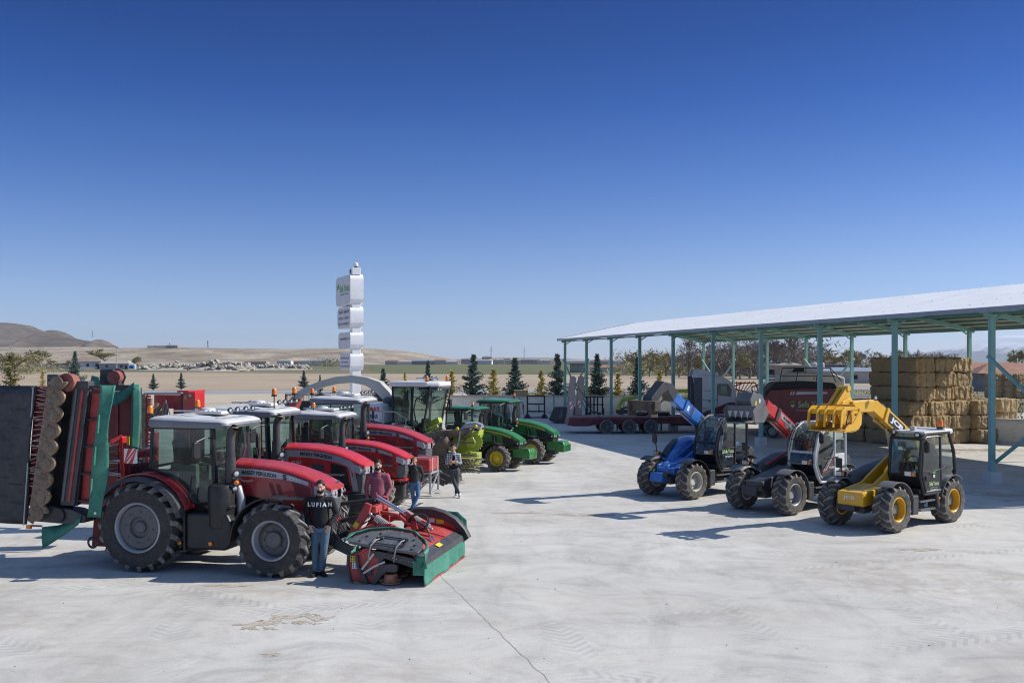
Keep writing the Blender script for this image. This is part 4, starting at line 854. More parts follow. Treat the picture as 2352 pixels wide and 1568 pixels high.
def tractor(label, X, Y, ang, sc, c, group=None):
    t = thing('tractor', label, 'tractor', (X, Y, 0), R(ang), group, sc)
    jd = c['kind'] == 'jd'; s8 = c['kind'] == '8s'
    RP = c['paint']; g = lambda k, d: c.get(k, d)
    # ---- wheels
    rr, rw, fr, fw, fx, ty = g('rr', .92), g('rw', .62), g('fr', .75), g('fw', .50), g('fx', 2.9), g('track', 1.0)
    rimm, hubm, tyr = g('rim', SILV), g('hub', RIMD), g('tyre', TYRE)
    for s in (-1, 1):
        wheel(t, 0, s*ty, rr, rw, rr*.55, rimm, tyr, 'flat' if not jd else 'deep', hubm, 19, .1)
        wheel(t, fx, s*g('ftrack', .98), fr, fw, fr*.53, rimm, tyr, 'deep', hubm, 17, .35, g('steer', 0))
    # ---- chassis, axles
    m = MB(); m.box((1.4,0,.92),(2.9,.46,.5)); m.box((2.9,0,.62),(1.5,.42,.42)); m.box((-.35,0,1.0),(.5,.5,.6)); m.box((2.6,0,1.25),(1.6,.5,.5)); m.build('chassis', BLK2, t, 0, bev=.03)
    m = MB(); m.lathe([(.16,-ty+.2),(.2,-.4),(.24,0),(.2,.4),(.16,ty-.2)],14,Matrix.Translation((0,0,rr))); m.build('rear_axle', BLK2, t)
    m = MB(); m.lathe([(.2,-.82),(.2,-.7),(.1,-.6),(.12,-.2),(.2,0),(.12,.2),(.1,.6),(.2,.7),(.2,.82)],14,Matrix.Translation((fx,0,fr*.95))); m.build('front_axle', BLK2, t)
    m = MB()
    for s in (-1, 1): m.beam((-.4,s*.45,.8),(-1.1,s*.5,.65),.09,.12); m.beam((-.45,s*.4,1.35),(-.9,s*.47,1.25),.08,.1); m.tube([(-.9,s*.47,1.2),(-.95,s*.49,.7)],.035,6)
    m.tube([(-.5,0,1.35),(-1.05,0,1.3)],.04,6); m.build('rear_linkage', BLK2, t, bev=.01)
    # ---- hood
    if jd: tab = [(1.62,(.43,2.02,1.32,.16,.05)),(2.2,(.43,1.97,1.30,.16,.05)),(2.9,(.42,1.83,1.18,.16,.05)),(3.4,(.40,1.62,1.02,.15,.05)),(3.62,(.36,1.48,.98,.12,.04))]
    elif s8: tab = [(1.78,(.44,2.26,1.35,.14,.05)),(2.5,(.44,2.24,1.22,.14,.05)),(3.1,(.44,2.15,1.10,.14,.05)),(3.6,(.42,1.97,1.05,.13,.05)),(3.86,(.37,1.82,1.05,.10,.04))]
    else: tab = [(1.66,(.42,2.26,1.52,.13,.05)),(2.2,(.43,2.24,1.50,.13,.05)),(2.8,(.44,2.17,1.30,.13,.05)),(3.3,(.44,2.03,1.12,.13,.05)),(3.62,(.42,1.90,1.05,.12,.05)),(3.84,(.36,1.78,1.05,.09,.04))]
    secs, cols = hood_secs(tab)
    W = lambda x: sinterp(x, cols[0]); ZT = lambda x: sinterp(x, cols[1]); ZB = lambda x: sinterp(x, cols[2]); xn = tab[-1][0]; xb = tab[0][0]
    # nose: hood top carries on over the lamps and folds down; the grille sits below
    m = MB(); hs = []
    for sx in secs:
        x = sx[0][0]; cut = xn-.34 if not jd else xn-.55
        k = max(0, (x-cut)/(xn-cut)); zl = ZB(x)+(ZT(x)-(.15 if not jd else .30)-ZB(x))*min(1, k*(3.2 if not jd else 2.2))
        hs.append([(p[0], p[1], max(p[2], zl)) for p in sx])
    m.loft(hs); hood = m.build('hood', RP, t, 40, bev=0)
    # grille block
    gz0, gz1 = ZB(xn)+.02, ZT(xn)-(.30 if not jd else .32); gx = xn-.06
    m = MB(); gs = []
    for z, inset in ((gz0,.0),((gz0+gz1)/2,.0),(gz1,.0)):
        ww = W(xn)-.01; b0 = xn-(.50 if not jd else .62)+.0
        gs.append([(b0,-.40 if not jd else -.39,z)]+[(gx+.05*math.cos(R(a))*1.0-(.0 if z > gz0 else .03), ww*math.sin(R(a)), z) for a in (-90,-70,-50,-25,0,25,50,70,90)]+[(b0,.40 if not jd else .39,z)])
    m.loft(gs); gr = m.build('grille', GRY if not jd else BLK, t, 30)
    m = MB(); z = gz0+.04
    while z < gz1-.02:
        m.tube([(gx+.055*math.cos(R(a)), (W(xn)-.0)*math.sin(R(a)), z) for a in (-80,-50,-25,0,25,50,80)], .006, 4); z += .045
    m.build('grille_bars', BLK, gr, 0)
    # lamps: wraparound clusters
    for s in (-1, 1):
        m = MB(); z0 = gz1+.0; z1 = ZT(xn)-(.12 if not jd else .16)
        w_ = W(xn); pl = [(xn-.33, s*(W(xn-.33)+.008)), (xn-.12, s*(W(xn-.12)+.01)), (xn-.01, s*(w_*.86)), (xn+.03, s*w_*.45), (xn+.035, s*.10)]
        top = [(x, y, z1+(.10 if i == 0 else .04 if i == 1 else 0)) for i, (x, y) in enumerate(pl)]; bot = [(x, y, z0+(.10 if i == 0 else .015)) for i, (x, y) in enumerate(pl)]
        inn = [(x-.04, y*.9, z) for (x, y, z) in reversed(bot)]; inn2 = [(x-.04, y*.9, z) for (x, y, z) in reversed(top)]
        m.sheet([bot, top]); m.sheet([inn[::-1], bot]); m.sheet([top, inn2[::-1]]); hl = m.build('headlight', SILV if not jd else BLK, t, 30)
        for (x, y), q in (((pl[1][0]+.02, pl[1][1]), .035), ((pl[2][0]+.03, pl[2][1]), .045), ((pl[3][0], pl[3][1]), .045), ((pl[4][0], pl[4][1]+s*.06), .035)):
            dn = Vector((.9, s*.45 if abs(y) > .2 else .1*s, 0)).normalized()
            if (x, q) == (pl[1][0]+.02, .035): dn = Vector((.4, s, 0)).normalized()
            M = Matrix.Translation((x+.006, y, (z0+z1)/2+.02)) @ dn.to_track_quat('Y','Z').to_matrix().to_4x4(); l = MB(); l.lathe([(q,0),(q*.9,.012),(q*.5,.02),(.001,.022)],14,M); l.build('lens', LENS, hl)
    # ---- badges and stripes
    yo = lambda x: -(W(x)+.005)
    m = MB(); xs_ = [xb+.01+(xn-.42-xb)*i/14 for i in range(15)]; m.tube([(x, yo(x)+.004, ZT(x)-.155) for x in xs_], .006, 4); m.tube([(xn-.40, yo(xn-.4)+.004, ZT(xn-.4)-.16), (xn-.30, yo(xn-.3)+.004, ZB(xn-.3)+.02)], .006, 4); m.tube([(xb+.42, yo(xb+.42)+.004, ZT(xb+.42)-.38), (xb+.46, yo(xb+.46)+.004, ZB(xb+.46)+.02)], .005, 4); m.build('panel_seams', BLK, hood, 0)
    def strip(x0, x1, top, bot, mat, name='stripe', n=20, cutf=None):
        m = MB(); a = []
        for i in range(n+1):
            x = x0+(x1-x0)*i/n; a.append([(x, yo(x), ZT(x)-bot(x)), (x+(cutf or 0), yo(x), ZT(x)-top(x))])
        b = [[(p[0], p[1]+.008, p[2]) for p in row] for row in a]
        m.sheet(a); m.sheet([[r_[0] for r_ in a],[r_[0] for r_ in b]]); m.sheet([[r_[1] for r_ in a],[r_[1] for r_ in b]]); return m.build(name, mat, hood, 0)
    def onhood(xc, zoff): return lambda u, v: (xc+u, yo(xc+u)-.004, ZT(xc+u)-zoff+v)
    if c['kind'] == 'mf':
        strip(xb+.02, xn-.46, lambda x: .17+.0*x, lambda x: interp(x,[(xb,.35),(2.6,.31),(xn-.46,.245)]), STRP, cutf=-.0)
        text('MASSEY FERGUSON', .78, .085, LETK, hood, onhood(2.28,.25), bold=.03)
        text('S', .09, .11, LETK, hood, onhood(2.86,.235), bold=.045); text(c['num'], .26, .075, LETW, hood, onhood(3.08,.225), bold=.0)
        text(c['tr'], .26 if len(c['tr']) > 5 else .16, .06, LETW, hood, onhood(2.02,.43), bold=.02)
        # side vents and the dark lower corner panel
        for i in range(2):
            m = MB(); x0 = 2.5+.16*i; m.add([(x0,yo(x0)+.0,ZT(x0)-.42),(x0+.09,yo(x0),ZT(x0)-.42),(x0+.19,yo(x0),ZT(x0)-.72),(x0+.10,yo(x0),ZT(x0)-.72)],[(0,1,2,3)]); m.build('vent', REDD, hood, 0)
        m = MB(); m.add([(3.0,yo(3.0),1.92-.06),(3.40,yo(3.4),1.72),(3.52,yo(3.5),1.20),(3.22,yo(3.2),1.32)],[(0,1,2,3)]); m.build('side_screen', REDD, hood, 0)
        m = MB(); m.slab([(3.3,-.43),(3.62,-.41),(xn-.03,-.32),(xn+.03,0),(xn-.03,.32),(3.62,.41),(3.3,.43)], .96, 1.055); m.build('hood_lip', RP, t, 0, bev=.02)
        m = MB(); m.tube([(xn-.02,-.03,1.79),(xn+.03,0,1.82),(xn-.02,.03,1.79)],.02,6); m.build('emblem', CHR, hood)
    elif s8:
        strip(xb+.02, xn-.3, lambda x: .15, lambda x: .32, STRP)
        m = MB(); m.add([(xb+.02,yo(xb),ZT(xb)-.15),(xb+.14,yo(xb),ZT(xb)-.15),(xb+.02,yo(xb),ZB(xb)+.02),(xb-.06,yo(xb),ZB(xb)+.02)],[(0,1,2,3)]); x0 = xn-.44; m.add([(x0,yo(x0),ZT(x0)-.16),(x0+.17,yo(x0+.17)+.0,ZT(x0+.17)-.16),(x0+.30,yo(x0+.3)+.0,1.12),(x0+.16,yo(x0+.16),1.12)],[(0,1,2,3)]); m.build('stripe', STRP, hood, 0)
        text('MASSEY FERGUSON', .84, .095, LETK, hood, onhood(2.62,.235), bold=.03); text('8S.265', .26, .06, LETW, hood, onhood(2.1,.45), bold=.01)
        for x0, x1, za, zb in ((2.50,2.82,1.78,1.60),(2.52,2.84,1.52,1.34)):
            m = MB(); m.add([(x0,yo(x0),za),(x1,yo(x1),za-.02),(x1+.03,yo(x1),zb),(x0+.03,yo(x0),zb+.02)],[(0,1,2,3)]); m.build('vent', BLK2, hood, 0)
        m = MB(); x0, x1 = 3.0, 3.40; m.add([(x0,yo(x0),1.80),(x1,yo(x1),1.72),(x1+.13,yo(x1+.1),1.13),(x0+.03,yo(x0),1.16)],[(0,1,2,3)]); m.build('side_screen', BLK, hood, 0)
        m = MB(); m.box((3.6,0,.82),(.9,.9,.48)); m.box((3.95,0,.72),(.35,.5,.35)); m.build('front_block', BLK2, t, 0, bev=.04)
    else:
        strip(xb+.12, xn-.42, lambda x: .17, lambda x: .225, YEL)
        m = MB(); x0, x1 = 2.75, 3.32; m.add([(x0,yo(x0),ZT(x0)-.30),(x1,yo(x1),ZT(x1)-.20),(x1+.05,yo(x1),ZB(x1)+.03),(x0+.08,yo(x0),ZB(x0)+.03)],[(0,1,2,3)]); m.build('side_screen', BLK, hood, 0)
        for i in range(2): m = MB(); x0 = 2.22+.16*i; m.add([(x0,yo(x0),ZT(x0)-.34),(x0+.1,yo(x0),ZT(x0)-.34),(x0+.14,yo(x0),ZT(x0)-.62),(x0+.04,yo(x0),ZT(x0)-.62)],[(0,1,2,3)]); m.build('vent', BLK, hood, 0)
        text(c['num'], .2, .05, YEL, hood, onhood(2.42,.27), bold=.01)
        # front ballast bracket: green stepped block
        m = MB(); m.prism([(3.25,.62),(3.9,.62),(3.9,.55),(4.15,.55),(4.15,.85),(4.05,1.02),(3.75,1.05),(3.25,.98)], -.36, .36); m.build('front_bracket', GRN, t, 0, bev=.02)
        m = MB(); m.box((3.98,0,.72),(.34,.94,.34)); m.build('ballast_block', GRN, t, 0, bev=.03)
    # ---- cab
    ry = .80; fy = .74; zr = 2.93 if not jd else 2.74
    if jd: win = [(.08,zr),(1.38,zr),(1.46,1.50),(1.05,1.42),(.78,1.62),(.4,1.86),(.05,1.92)]
    elif s8: win = [(-.05,zr),(1.43,zr),(1.52,1.40),(1.05,1.40),(.75,1.66),(.4,1.92),(-.02,2.0)]
    else: win = [(.05,zr),(1.42,zr),(1.50,1.42),(1.05,1.38),(.78,1.66),(.42,1.96),(.02,2.08)]
    yside = lambda z: ry-.05*(z-1.4)/1.5+.03
    m = MB(); gl = {}
    for s in (-1, 1):
        P = [(x, s*yside(z), z) for x, z in win]
        m.tube(P+[P[0]], .035, 6)
        m.tube([(.62 if jd else .55, s*yside(zr), zr), (.66 if jd else .55, s*yside(2), 1.75)], .022 if not jd else .045, 6) if (jd or s8) else None
        m.tube([(win[1][0], s*fy, zr),(win[2][0], s*fy, 1.5)], .042, 6)
    m.tube([(win[2][0],-fy,1.62),(1.62,0,1.64),(win[2][0],fy,1.62)],.03,6); m.tube([(0,-ry,2.1),(0,ry,2.1)],.03,6)
    if s8: [m.tube([(1.47,s*.72,zr+.1),(1.52,s*.74,2.2),(1.56,s*.74,1.3)],.035,6) for s in (-1,1)]
    frm = m.build('cab_frame', BLK, t)
    for s in (-1, 1):
        m = MB(); m.add([(x, s*(yside(z)+.008), z) for x, z in win], [list(range(len(win)))]); m.build('side_window', GLS2 if s < 0 else GLS, frm, 0)
    m = MB(); m.sheet([[(1.43+.16*(1-(y/fy)**2)+.07*(zr-z)/1.5, y, z) for y in [fy*(-1+2*i/10) for i in range(11)]] for z in (1.62, 1.95, 2.3, 2.6, zr)]); m.build('windscreen', GLS, frm)
    m = MB(); m.sheet([[(.0-.05*(1-(y/ry)**2), y, z) for y in [ry*.95*(-1+2*i/6) for i in range(7)]] for z in (2.1, 2.5, zr)]); m.build('rear_window', GLS, frm)
    m = MB(); m.prism([(.0,1.15),(1.5,1.15),(1.52,1.45),(1.0,1.38),(.75,1.6),(.4,1.85),(.0,1.95)], -.72, .72); m.build('cab_floor', BLK, t, 0, bev=.02)
    m = MB(); m.box((.45,.05,1.98),(.5,.5,.16)); m.box((.24,.05,2.3),(.14,.48,.66),(0,R(-8),0)); m.box((.22,.05,2.68),(.09,.26,.18)); m.box((.55,-.28,2.12),(.45,.09,.07)); m.build('seat', SEATM, t, 0, bev=.04)
    m = MB(); m.beam((1.22,.02,1.45),(1.08,.02,2.02),.16,.2); m.box((1.3,.0,1.95),(.18,.4,.16)); m.box((.62,-.48,1.9),(.6,.16,.5)); m.box((.3,-.62,1.75),(.55,.12,.6)); m.box((.3,.62,1.75),(.6,.12,.6)); m.build('console', INTR, t, 0, bev=.03)
    m = MB(); m.lathe([(.19,-.014),(.205,0),(.19,.014),(.175,0)],22,Matrix.Translation((1.05,.02,2.1)) @ Matrix.Rotation(R(62),4,'Y') @ Matrix.Rotation(R(90),4,'X'),closed=True); m.beam((1.05,-.16,2.1),(1.05,.2,2.1),.03,.02); m.build('steering_wheel', BLK, t)
    # roof: rounded shell with darker edge
    rf = MB(); rt = 3.17 if not jd else 2.92; secs2 = []
    if jd: xr0, xr1 = -.12, 1.62
    elif s8: xr0, xr1 = -.25, 1.70
    else: xr0, xr1 = -.08, 1.76
    for k_, (ins, z) in enumerate(((.03,zr+.0),(.0,zr+.06),(.02,rt-.06),(.10,rt-.015),(.25,rt+.005),(.55,rt+.015))):
        r_ = .16; q = []
        for cx, cy, a0 in ((xr1-r_,.84-r_,0),(xr0+r_,.84-r_,90),(xr0+r_,-.84+r_,180),(xr1-r_,-.84+r_,270)):
            for i in range(5):
                a = R(a0+22.5*i); px_, py_ = cx+r_*math.cos(a), cy+r_*math.sin(a)
                mxx = (xr0+xr1)/2; fxs = (xr1-xr0)/2; q.append((mxx+(px_-mxx)*(1-ins/fxs*1.0), py_*(1-ins/.84), z-(.05*max(0,(px_-1.2))/.5 if k_ > 1 else 0)))
        secs2.append(q)
    rf.loft(secs2); roof = rf.build('roof', GRN if jd else ROOFG, t, 50)
    m = MB(); q = [[((xr0+xr1)/2+(p[0]-(xr0+xr1)/2)*1.012, p[1]*1.012, p[2]) for p in secs2[0]], [((xr0+xr1)/2+(p[0]-(xr0+xr1)/2)*1.014, p[1]*1.014, p[2]) for p in secs2[1]], [((xr0+xr1)/2+(p[0]-(xr0+xr1)/2)*1.010, p[1]*1.010, p[2]-(.02 if not jd else .10)) for p in secs2[2]]]
    m.loft(q); m.build('roof_edge', ROOFD if not jd else BLK, roof, 50)
    if not jd:
        m = MB(); m.box((1.0,.1,rt+.045),(.55,.5,.06)); m.lathe([(.16,0),(.15,.07),(.05,.09),(.001,.09)],20,Matrix.Translation((.75,.25,rt+.05)),'Z'); [m.box((.86+.1*i,-.05,rt+.085),(.05,.14,.02)) for i in range(4)]; m.build('antenna', WHT, roof, bev=.01)
        m = MB(); m.tube([(1.66,-.55,rt+.10),(1.66,.55,rt+.10)],.014,6); m.tube([(.62,-.5,rt+.09),(.62,.5,rt+.09)],.014,6); m.build('light_bar', CHR, roof)
        for y in (-.5,-.18,.2,.52): worklight(roof, (1.66,y,rt+.12), (1,-.25,0), .065)
        m = MB(); m.lathe([(.02,0),(.02,.35),(.03,.45),(.07,.52),(.06,.52)],14,Matrix.Translation((.35,-.45,rt+.1)) @ Matrix.Rotation(R(-90),4,'Z')); m.build('horn', CHR, roof)
    for s in (-1, 1):
        for dx in (0, .17): worklight(roof, (xr1-.10-dx*.0, s*(.60+dx*.9), zr+.065), (1,s*.45,-.1), .075)
        worklight(roof, (xr0+.02, s*.74, zr+.05), (-1,s*.3,0), .065)
    for bx, by, st in g('beacons', ((.3,.6,.12),(.0,-.78,.05))): beacon(roof, bx, by, rt-.03, st, 1.15)
    # mirrors
    mirror(t, (1.44,-fy-.03,2.72), (1.30,-1.22,2.68), yaw=R(75)); mirror(t, (1.46,fy,2.72), (1.40,1.30,2.66), yaw=R(-75+180))
    m = MB(); m.tube([(1.60,-.1,1.66),(1.55,.15,2.35)],.011,5); m.tube([(1.60,.3,1.66),(1.56,.1,2.3)],.008,5); m.build('wiper', BLK, t)
    # ---- fenders
    for s in (-1, 1):
        if jd:
            m = arc_band(0, rr, rr+.12, 28, 150, s*.74, s*(ty+.22), .03); m.build('rear_fender', GRN, t)
        else:
            m = arc_band(0, rr, rr+.17, 20, 150, s*.74, s*(ty+.12), .03); f_ = m.build('rear_fender', RP, t)
            m = arc_band(0, rr, rr+.115, 14, 166, s*(ty+.34), s*(ty+.10), .03, lip=.09); m.build('fender_flare', BLK2, f_)
            m = MB(); m.box((-.25,s*(ty+.1),rr*2+.16-.3),(.1,.18,.08),(0,R(-15),0)); m.build('tail_lamp', REDB, f_, bev=.01)
        m = arc_band(fx, fr, fr+.10, 70, 178, s*.72, s*1.24, .025, lip=.05); ff = m.build('front_fender', BLK, t)
        m = MB(); m.tube([(fx-.1,s*.7,fr),(fx-.2,s*.85,fr+.5),(fx-.15,s*.95,fr+.86)],.025,6); m.build('fender_bracket', BLK2, ff)
        if not jd:
            m = MB(); a_, b_ = R(72), R(60); m.add([(fx+(fr+.10)*math.cos(a_), s*.74, fr+(fr+.11)*math.sin(a_)),(fx+(fr+.10)*math.cos(a_), s*1.22, fr+(fr+.11)*math.sin(a_)),(fx+.62, s*1.15, fr+(fr+.07)),(fx+.62, s*.8, fr+(fr+.07))],[(0,1,2,3)]); m.build('fender_tip', BLK, ff, 0, solid=.02)
    # ---- right-hand side: muffler stack, steps, tank
    if not jd or c.get('stack'):
        ez = 2.9 if not jd else 2.55; er = .088 if not jd else .08
        ex, ey = (1.80,-.74) if not jd else (1.72,-.55)
        if s8: ex = 1.70
        m = MB(); m.tube([(ex,ey,1.75),(ex,ey,ez-.22),(ex+.015,ey,ez-.1),(ex+.06,ey-.03,ez),(ex+.13,ey-.06,ez+.06)], [er,er,er,er*.95,er*.9], 14, cap=False); m.tube([(ex,ey,1.75),(ex,ey,2.35)], er*1.22, 14); ex_ = m.build('exhaust_pipe', BLK2, t)
        m = MB(); m.lathe([(er*.8,0),(er*.8,.03)],12,Matrix.Translation((ex+.125,ey-.058,ez+.04)),'Z'); m.build('pipe_mouth', RUST, ex_)
        if not s8 and not jd:
            m = MB(); m.lathe([(.001,.9),(.25,.92),(.27,1.0),(.27,1.68),(.25,1.78),(.12,1.82),(.001,1.82)],26,Matrix.Translation((1.66,-.86,0)),'Z'); m.box((1.66,-.86,1.35),(.56,.3,.06)); m.box((1.66,-.86,1.15),(.56,.3,.04)); m.build('muffler', BLK, t, 30, bev=.01)
            m = MB(); m.tube([(1.9,-.62,1.72),(2.0,-.66,1.5),(2.0,-.66,1.1),(1.95,-.6,.95)],.085,12); m.build('intake_duct', SILV, t)
        worklight(t, (ex+.18,ey-.10,2.02), (1,-.6,0), .09); worklight(t, (ex+.16,ey-.12,1.72), (1,-.9,0), .075)
        m = MB(); m.lathe([(.05,0),(.05,.05),(.03,.07),(.001,.07)],12,Matrix.Translation((ex+.20,ey-.12,1.84)) @ Matrix.Rotation(R(200),4,'Z')); m.build('turn_signal', ORG, t)
        m = MB(); m.box((ex+.08,ey+.02,1.88),(.22,.2,.05)); m.box((ex-.02,ey+.02,1.78),(.34,.26,.10)); m.build('lamp_bracket', BLK, t, bev=.01)
    m = MB(); m.prism([(.98,.48),(1.86,.48),(1.98,.62),(2.0,1.02),(1.9,1.22),(.98,1.22)], -1.08, -.5) if not jd else m.prism([(.75,.6),(1.6,.6),(1.6,1.15),(.75,1.2)], -.85, -.4); m.build('tank', BLK, t, 0, bev=.05)
    m = MB()
    for y_ in (-1.10,-.70): m.beam((.72,y_,.42),(.70,y_,1.32),.05,.06); 
    m.beam((.98,-1.10,.42),(.96,-1.10,1.32),.05,.05)
    for z in (.45,.72,.98,1.24): m.box((.84,-.92,z),(.28,.38,.04))
    m.build('steps', BLK, t, 0, bev=.008)
    for x_ in (.86,1.55): m = MB(); m.lathe([(.045,0),(.04,.02),(.001,.025)],14,Matrix.Translation((x_,-1.10,.62)) @ Matrix.Rotation(R(180),4,'X')); m.build('side_marker', ORG, t)
    m = MB(); m.prism([(.75,.55),(1.6,.55),(1.6,1.2),(.75,1.25)], .45, 1.0); m.build('fuel_tank', BLK, t, 0, bev=.05)
    m = MB(); m.tube([(1.52,.86,1.35),(1.62,.98,1.9),(1.55,.9,2.4)],.018,6); m.tube([(.98,-1.05,1.3),(1.04,-.98,1.75),(1.0,-.86,1.95)],.016,6); m.build('handrail', BLK, t)
    # ---- front linkage
    if g('linkage', True) and not jd:
        m = MB()
        for s in (-1, 1):
            m.beam((3.55,s*.40,.75),(3.95,s*.42,.62),.10,.16); m.beam((3.95,s*.42,.60),(4.45,s*.44,.40),.09,.2); m.beam((4.45,s*.44,.40),(4.72,s*.44,.62),.08,.14); m.tube([(3.7,s*.36,1.05),(4.15,s*.42,.55)],.045,8)
        m.box((3.75,0,.8),(.3,.9,.4)); m.tube([(3.9,0,.98),(4.75,0,1.22)],.045,8); m.build('front_linkage', BLK2, t, bev=.012)
        m = MB(); [m.tube([(3.85,y,1.1),(4.1,y*1.3,.75),(4.4,y,.95),(4.6,y*1.5,1.05)],.012,5) for y in (-.3,-.2,-.1,.1,.2)]; m.build('hoses', BLK, t)
    return t
RNUM = '8730'
A = tractor('large dusty red tractor nearest the camera, behind the man in the black sweater', -7.39, 21.55, -12, 1, dict(kind='mf', paint=RED, num='8730', tr='DynaVT'))
Bt = tractor('bright red tractor with thick silver band down its nose, second from the camera', -3.55-.978*3.86+.0, 24.85+.208*3.86, -12, 1, dict(kind='8s', paint=REDB, beacons=((1.55,-.55,.30),(1.5,.75,.30)), linkage=False))
Ct = tractor('smaller bright red tractor numbered 7718, third from the camera', -2.96-.978*3.84*.9, 28.95+.208*3.84*.9, -12, .9, dict(kind='mf', paint=REDB, num='7718', tr='Dyna', fr=.72, beacons=((.55,-.1,.10),), tyre=TYREM, linkage=False))
Dt = tractor('dusty red tractor in front of the forage harvester, furthest of the four red ones', -2.66-.978*3.84, 32.5+.208*3.84, -12, 1, dict(kind='mf', paint=RED, num='8730', tr='Dyna', beacons=((.25,.6,.12),(.05,-.78,.10))))
JE = dict(kind='jd', paint=GRN, rim=YEL, hub=YEL, rr=.86, rw=.5, fr=.60, fw=.42, fx=2.75, track=.9, ftrack=.86, tyre=TYREM)
ca, sa = math.cos(R(-23.5)), math.sin(R(-23.5))
def jroot(px, pz, fx, fy, sc):      # root so that local (fx,fy) meets the ground at px,pz
    return (px-sc*(fx*ca-fy*sa), pz-sc*(fx*sa+fy*ca))
x_, y_ = jroot(-.60, 39.0, 2.75, -1.0, .86); Et = tractor('green tractor with yellow rims beside the folded maize header, the nearer one', x_, y_, -23.5, .86, dict(JE, num='5075E', beacons=((1.35,-.62,.03),), stack=True), 'green tractors')
x_, y_ = jroot(.80, 41.8, 2.75, -1.0, .92); Ft = tractor('green tractor with yellow rims and tall cab, the further right one', x_, y_, -23.5, .92, dict(JE, num='6110B', beacons=((1.2,.65,.08),), stack=True), 'green tractors')
# red strapped chest carried on the nose of the third red tractor
def loc(root, x, y, z=0): return root.matrix_basis @ Vector((x, y, z))
p = Vector((-2.62, 30.1, 0)); fc = thing('strapped_chest', 'red strapped chest on a grey frame behind the man in the black jacket', 'chest', (p.x, p.y, 0), R(-12))
m = MB(); m.box((0,0,1.22),(.60,.95,.40)); m.build('chest_body', REDD if False else REDK, fc, 0, bev=.07, seg=3)
[MB().box((0,y,1.22),(.645,.05,.445)).build('strap', CREAM, fc, 0) for y in (-.3,.25)]
m = MB(); [m.beam((x,y,.35),(x,y,1.0),.05,.05) for x in (-.28,.28) for y in (-.42,.42)]; [m.beam((-.28,y,.4),(.28,y,.95),.035,.035) for y in (-.42,.42)]; m.beam((.28,-.42,.4),(.28,.42,.95),.035,.035); m.beam((.28,.42,.38),(.28,-.42,.38),.05,.05); m.box((0,0,.98),(.6,.9,.05)); m.build('frame', SILV, fc, 0)
m = MB(); m.box((-.32,-.45,1.15),(.2,.42,.26)); m.build('plastic_box', CREAM, fc, 0, bev=.02)
# ================================================================ front mower (lowered) before the first tractor
FM = thing('front_mower', 'red front mower with green curtains and zinc springs, lowered in front of the nearest tractor', 'mower', (-2.14, 20.61, 0), R(-12.4))
def zp(x, y): return (.001525*x-1.54, 2.113-.001512*y)   # survey of the near end plate
# deck: three panels falling to the front
m = MB(); m.sheet([[(-.75,y,.50),(-.45,y,.66),(.0,y,.74),(.38,y,.66),(.62,y,.57)] for y in (-1.42,1.42)]); m.build('deck', REDK, FM, 0, solid=.02)
m = MB(); m.box((.12,.0,.77),(.9,.04,.04),(0,R(11),0)); m.box((.35,.45,.70),(.6,.02,.02),(0,R(14),0)); m.build('deck_rib', REDK, FM, 0)
m = MB(); m.prism([(.60,.60),(.80,.50),(.82,.40),(.74,.36),(.58,.52)], -1.46, 1.46); m.build('front_bumper', BLK2, FM, 0, bev=.02)
m = MB(); m.box((.70,-.15,.572),(.10,.28,.006),(0,R(27),0)); m.build('warning_sticker', YST, FM, 0)
def curtain(parent, p, axis_n, h0, h1, mat, amp=.02, n=30, name='curtain', sd=0):
    """hanging cloth along the path p"""
    g = []; P = [Vector(q) for q in p]
    for i in range(n+1):
        u = i/n*(len(P)-1); k = min(int(u), len(P)-2); q = P[k].lerp(P[k+1], u-k); row = []
        for j in range(9):
            v = j/8; w = amp*v*noise.noise((u*5+sd, v*1.2, sd)); row.append((q.x+w*axis_n[0], q.y+w*axis_n[1], q.z+(h0-q.z if h0 is not None else 0)*v if h1 is None else q.z-(q.z-h1)*v))
        g.append(row)
    return MB().sheet(g).build(name, mat, parent, 60, solid=.012)
curtain(FM, [(.80,-1.47,.43),(.80,1.47,.43)], (1,0), None, .02, GCUR, .06, 40, sd=1)
m = MB(); m.tube([(.81,-1.47,.03),(.81,1.47,.03)], .014, 6); m.build('curtain_hem', REDB, FM)
curtain(FM, [(.80,-1.46,.44),(.70,-1.48,.48),(.58,-1.50,.52)], (0,1), None, .22, GCUR, .05, 10, sd=3)
curtain(FM, [(-.80,-1.3,.55),(-.85,-.6,.60)], (1,0), None, .08, GCUR, .06, 14, sd=5)
# near end plate in red, black frame, opening to the knives
m = MB(); m.prism([zp(*q) for q in ((500,1040),(660,965),(800,960),(960,1080),(960,1200),(880,1390),(560,1370),(505,1200))], -1.42, -1.39); m.build('end_plate', REDK, FM, 0, bev=.01)
m = MB(); m.prism([zp(*q) for q in ((500,1040),(660,965),(670,985),(525,1050),(525,1200),(570,1380),(545,1385),(490,1200))], -1.46, -1.38); m.prism([zp(*q) for q in ((800,955),(1150,1000),(1480,1060),(1500,1170),(1400,1170),(1000,1060),(950,1120))], -1.45, -1.38)
m.prism([zp(*q) for q in ((940,1140),(1130,1115),(1185,1130),(1185,1205),(1150,1225),(1040,1225),(960,1290),(890,1395),(840,1395),(900,1260))], -1.50, -1.42); m.prism([zp(*q) for q in ((620,1035),(650,1030),(680,1200),(760,1300),(790,1395),(720,1395),(700,1290),(640,1190))], -1.49, -1.42)
m.build('end_frame', BLK2, FM, 0, bev=.01)
m = MB()
for a, b in (((870,1000),(705,1210)),((1015,1100),(860,1170)),((860,1170),(725,1260))): p, q = zp(*a), zp(*b); m.beam((p[0],-1.47,p[1]),(q[0],-1.47,q[1]),.02,.04)
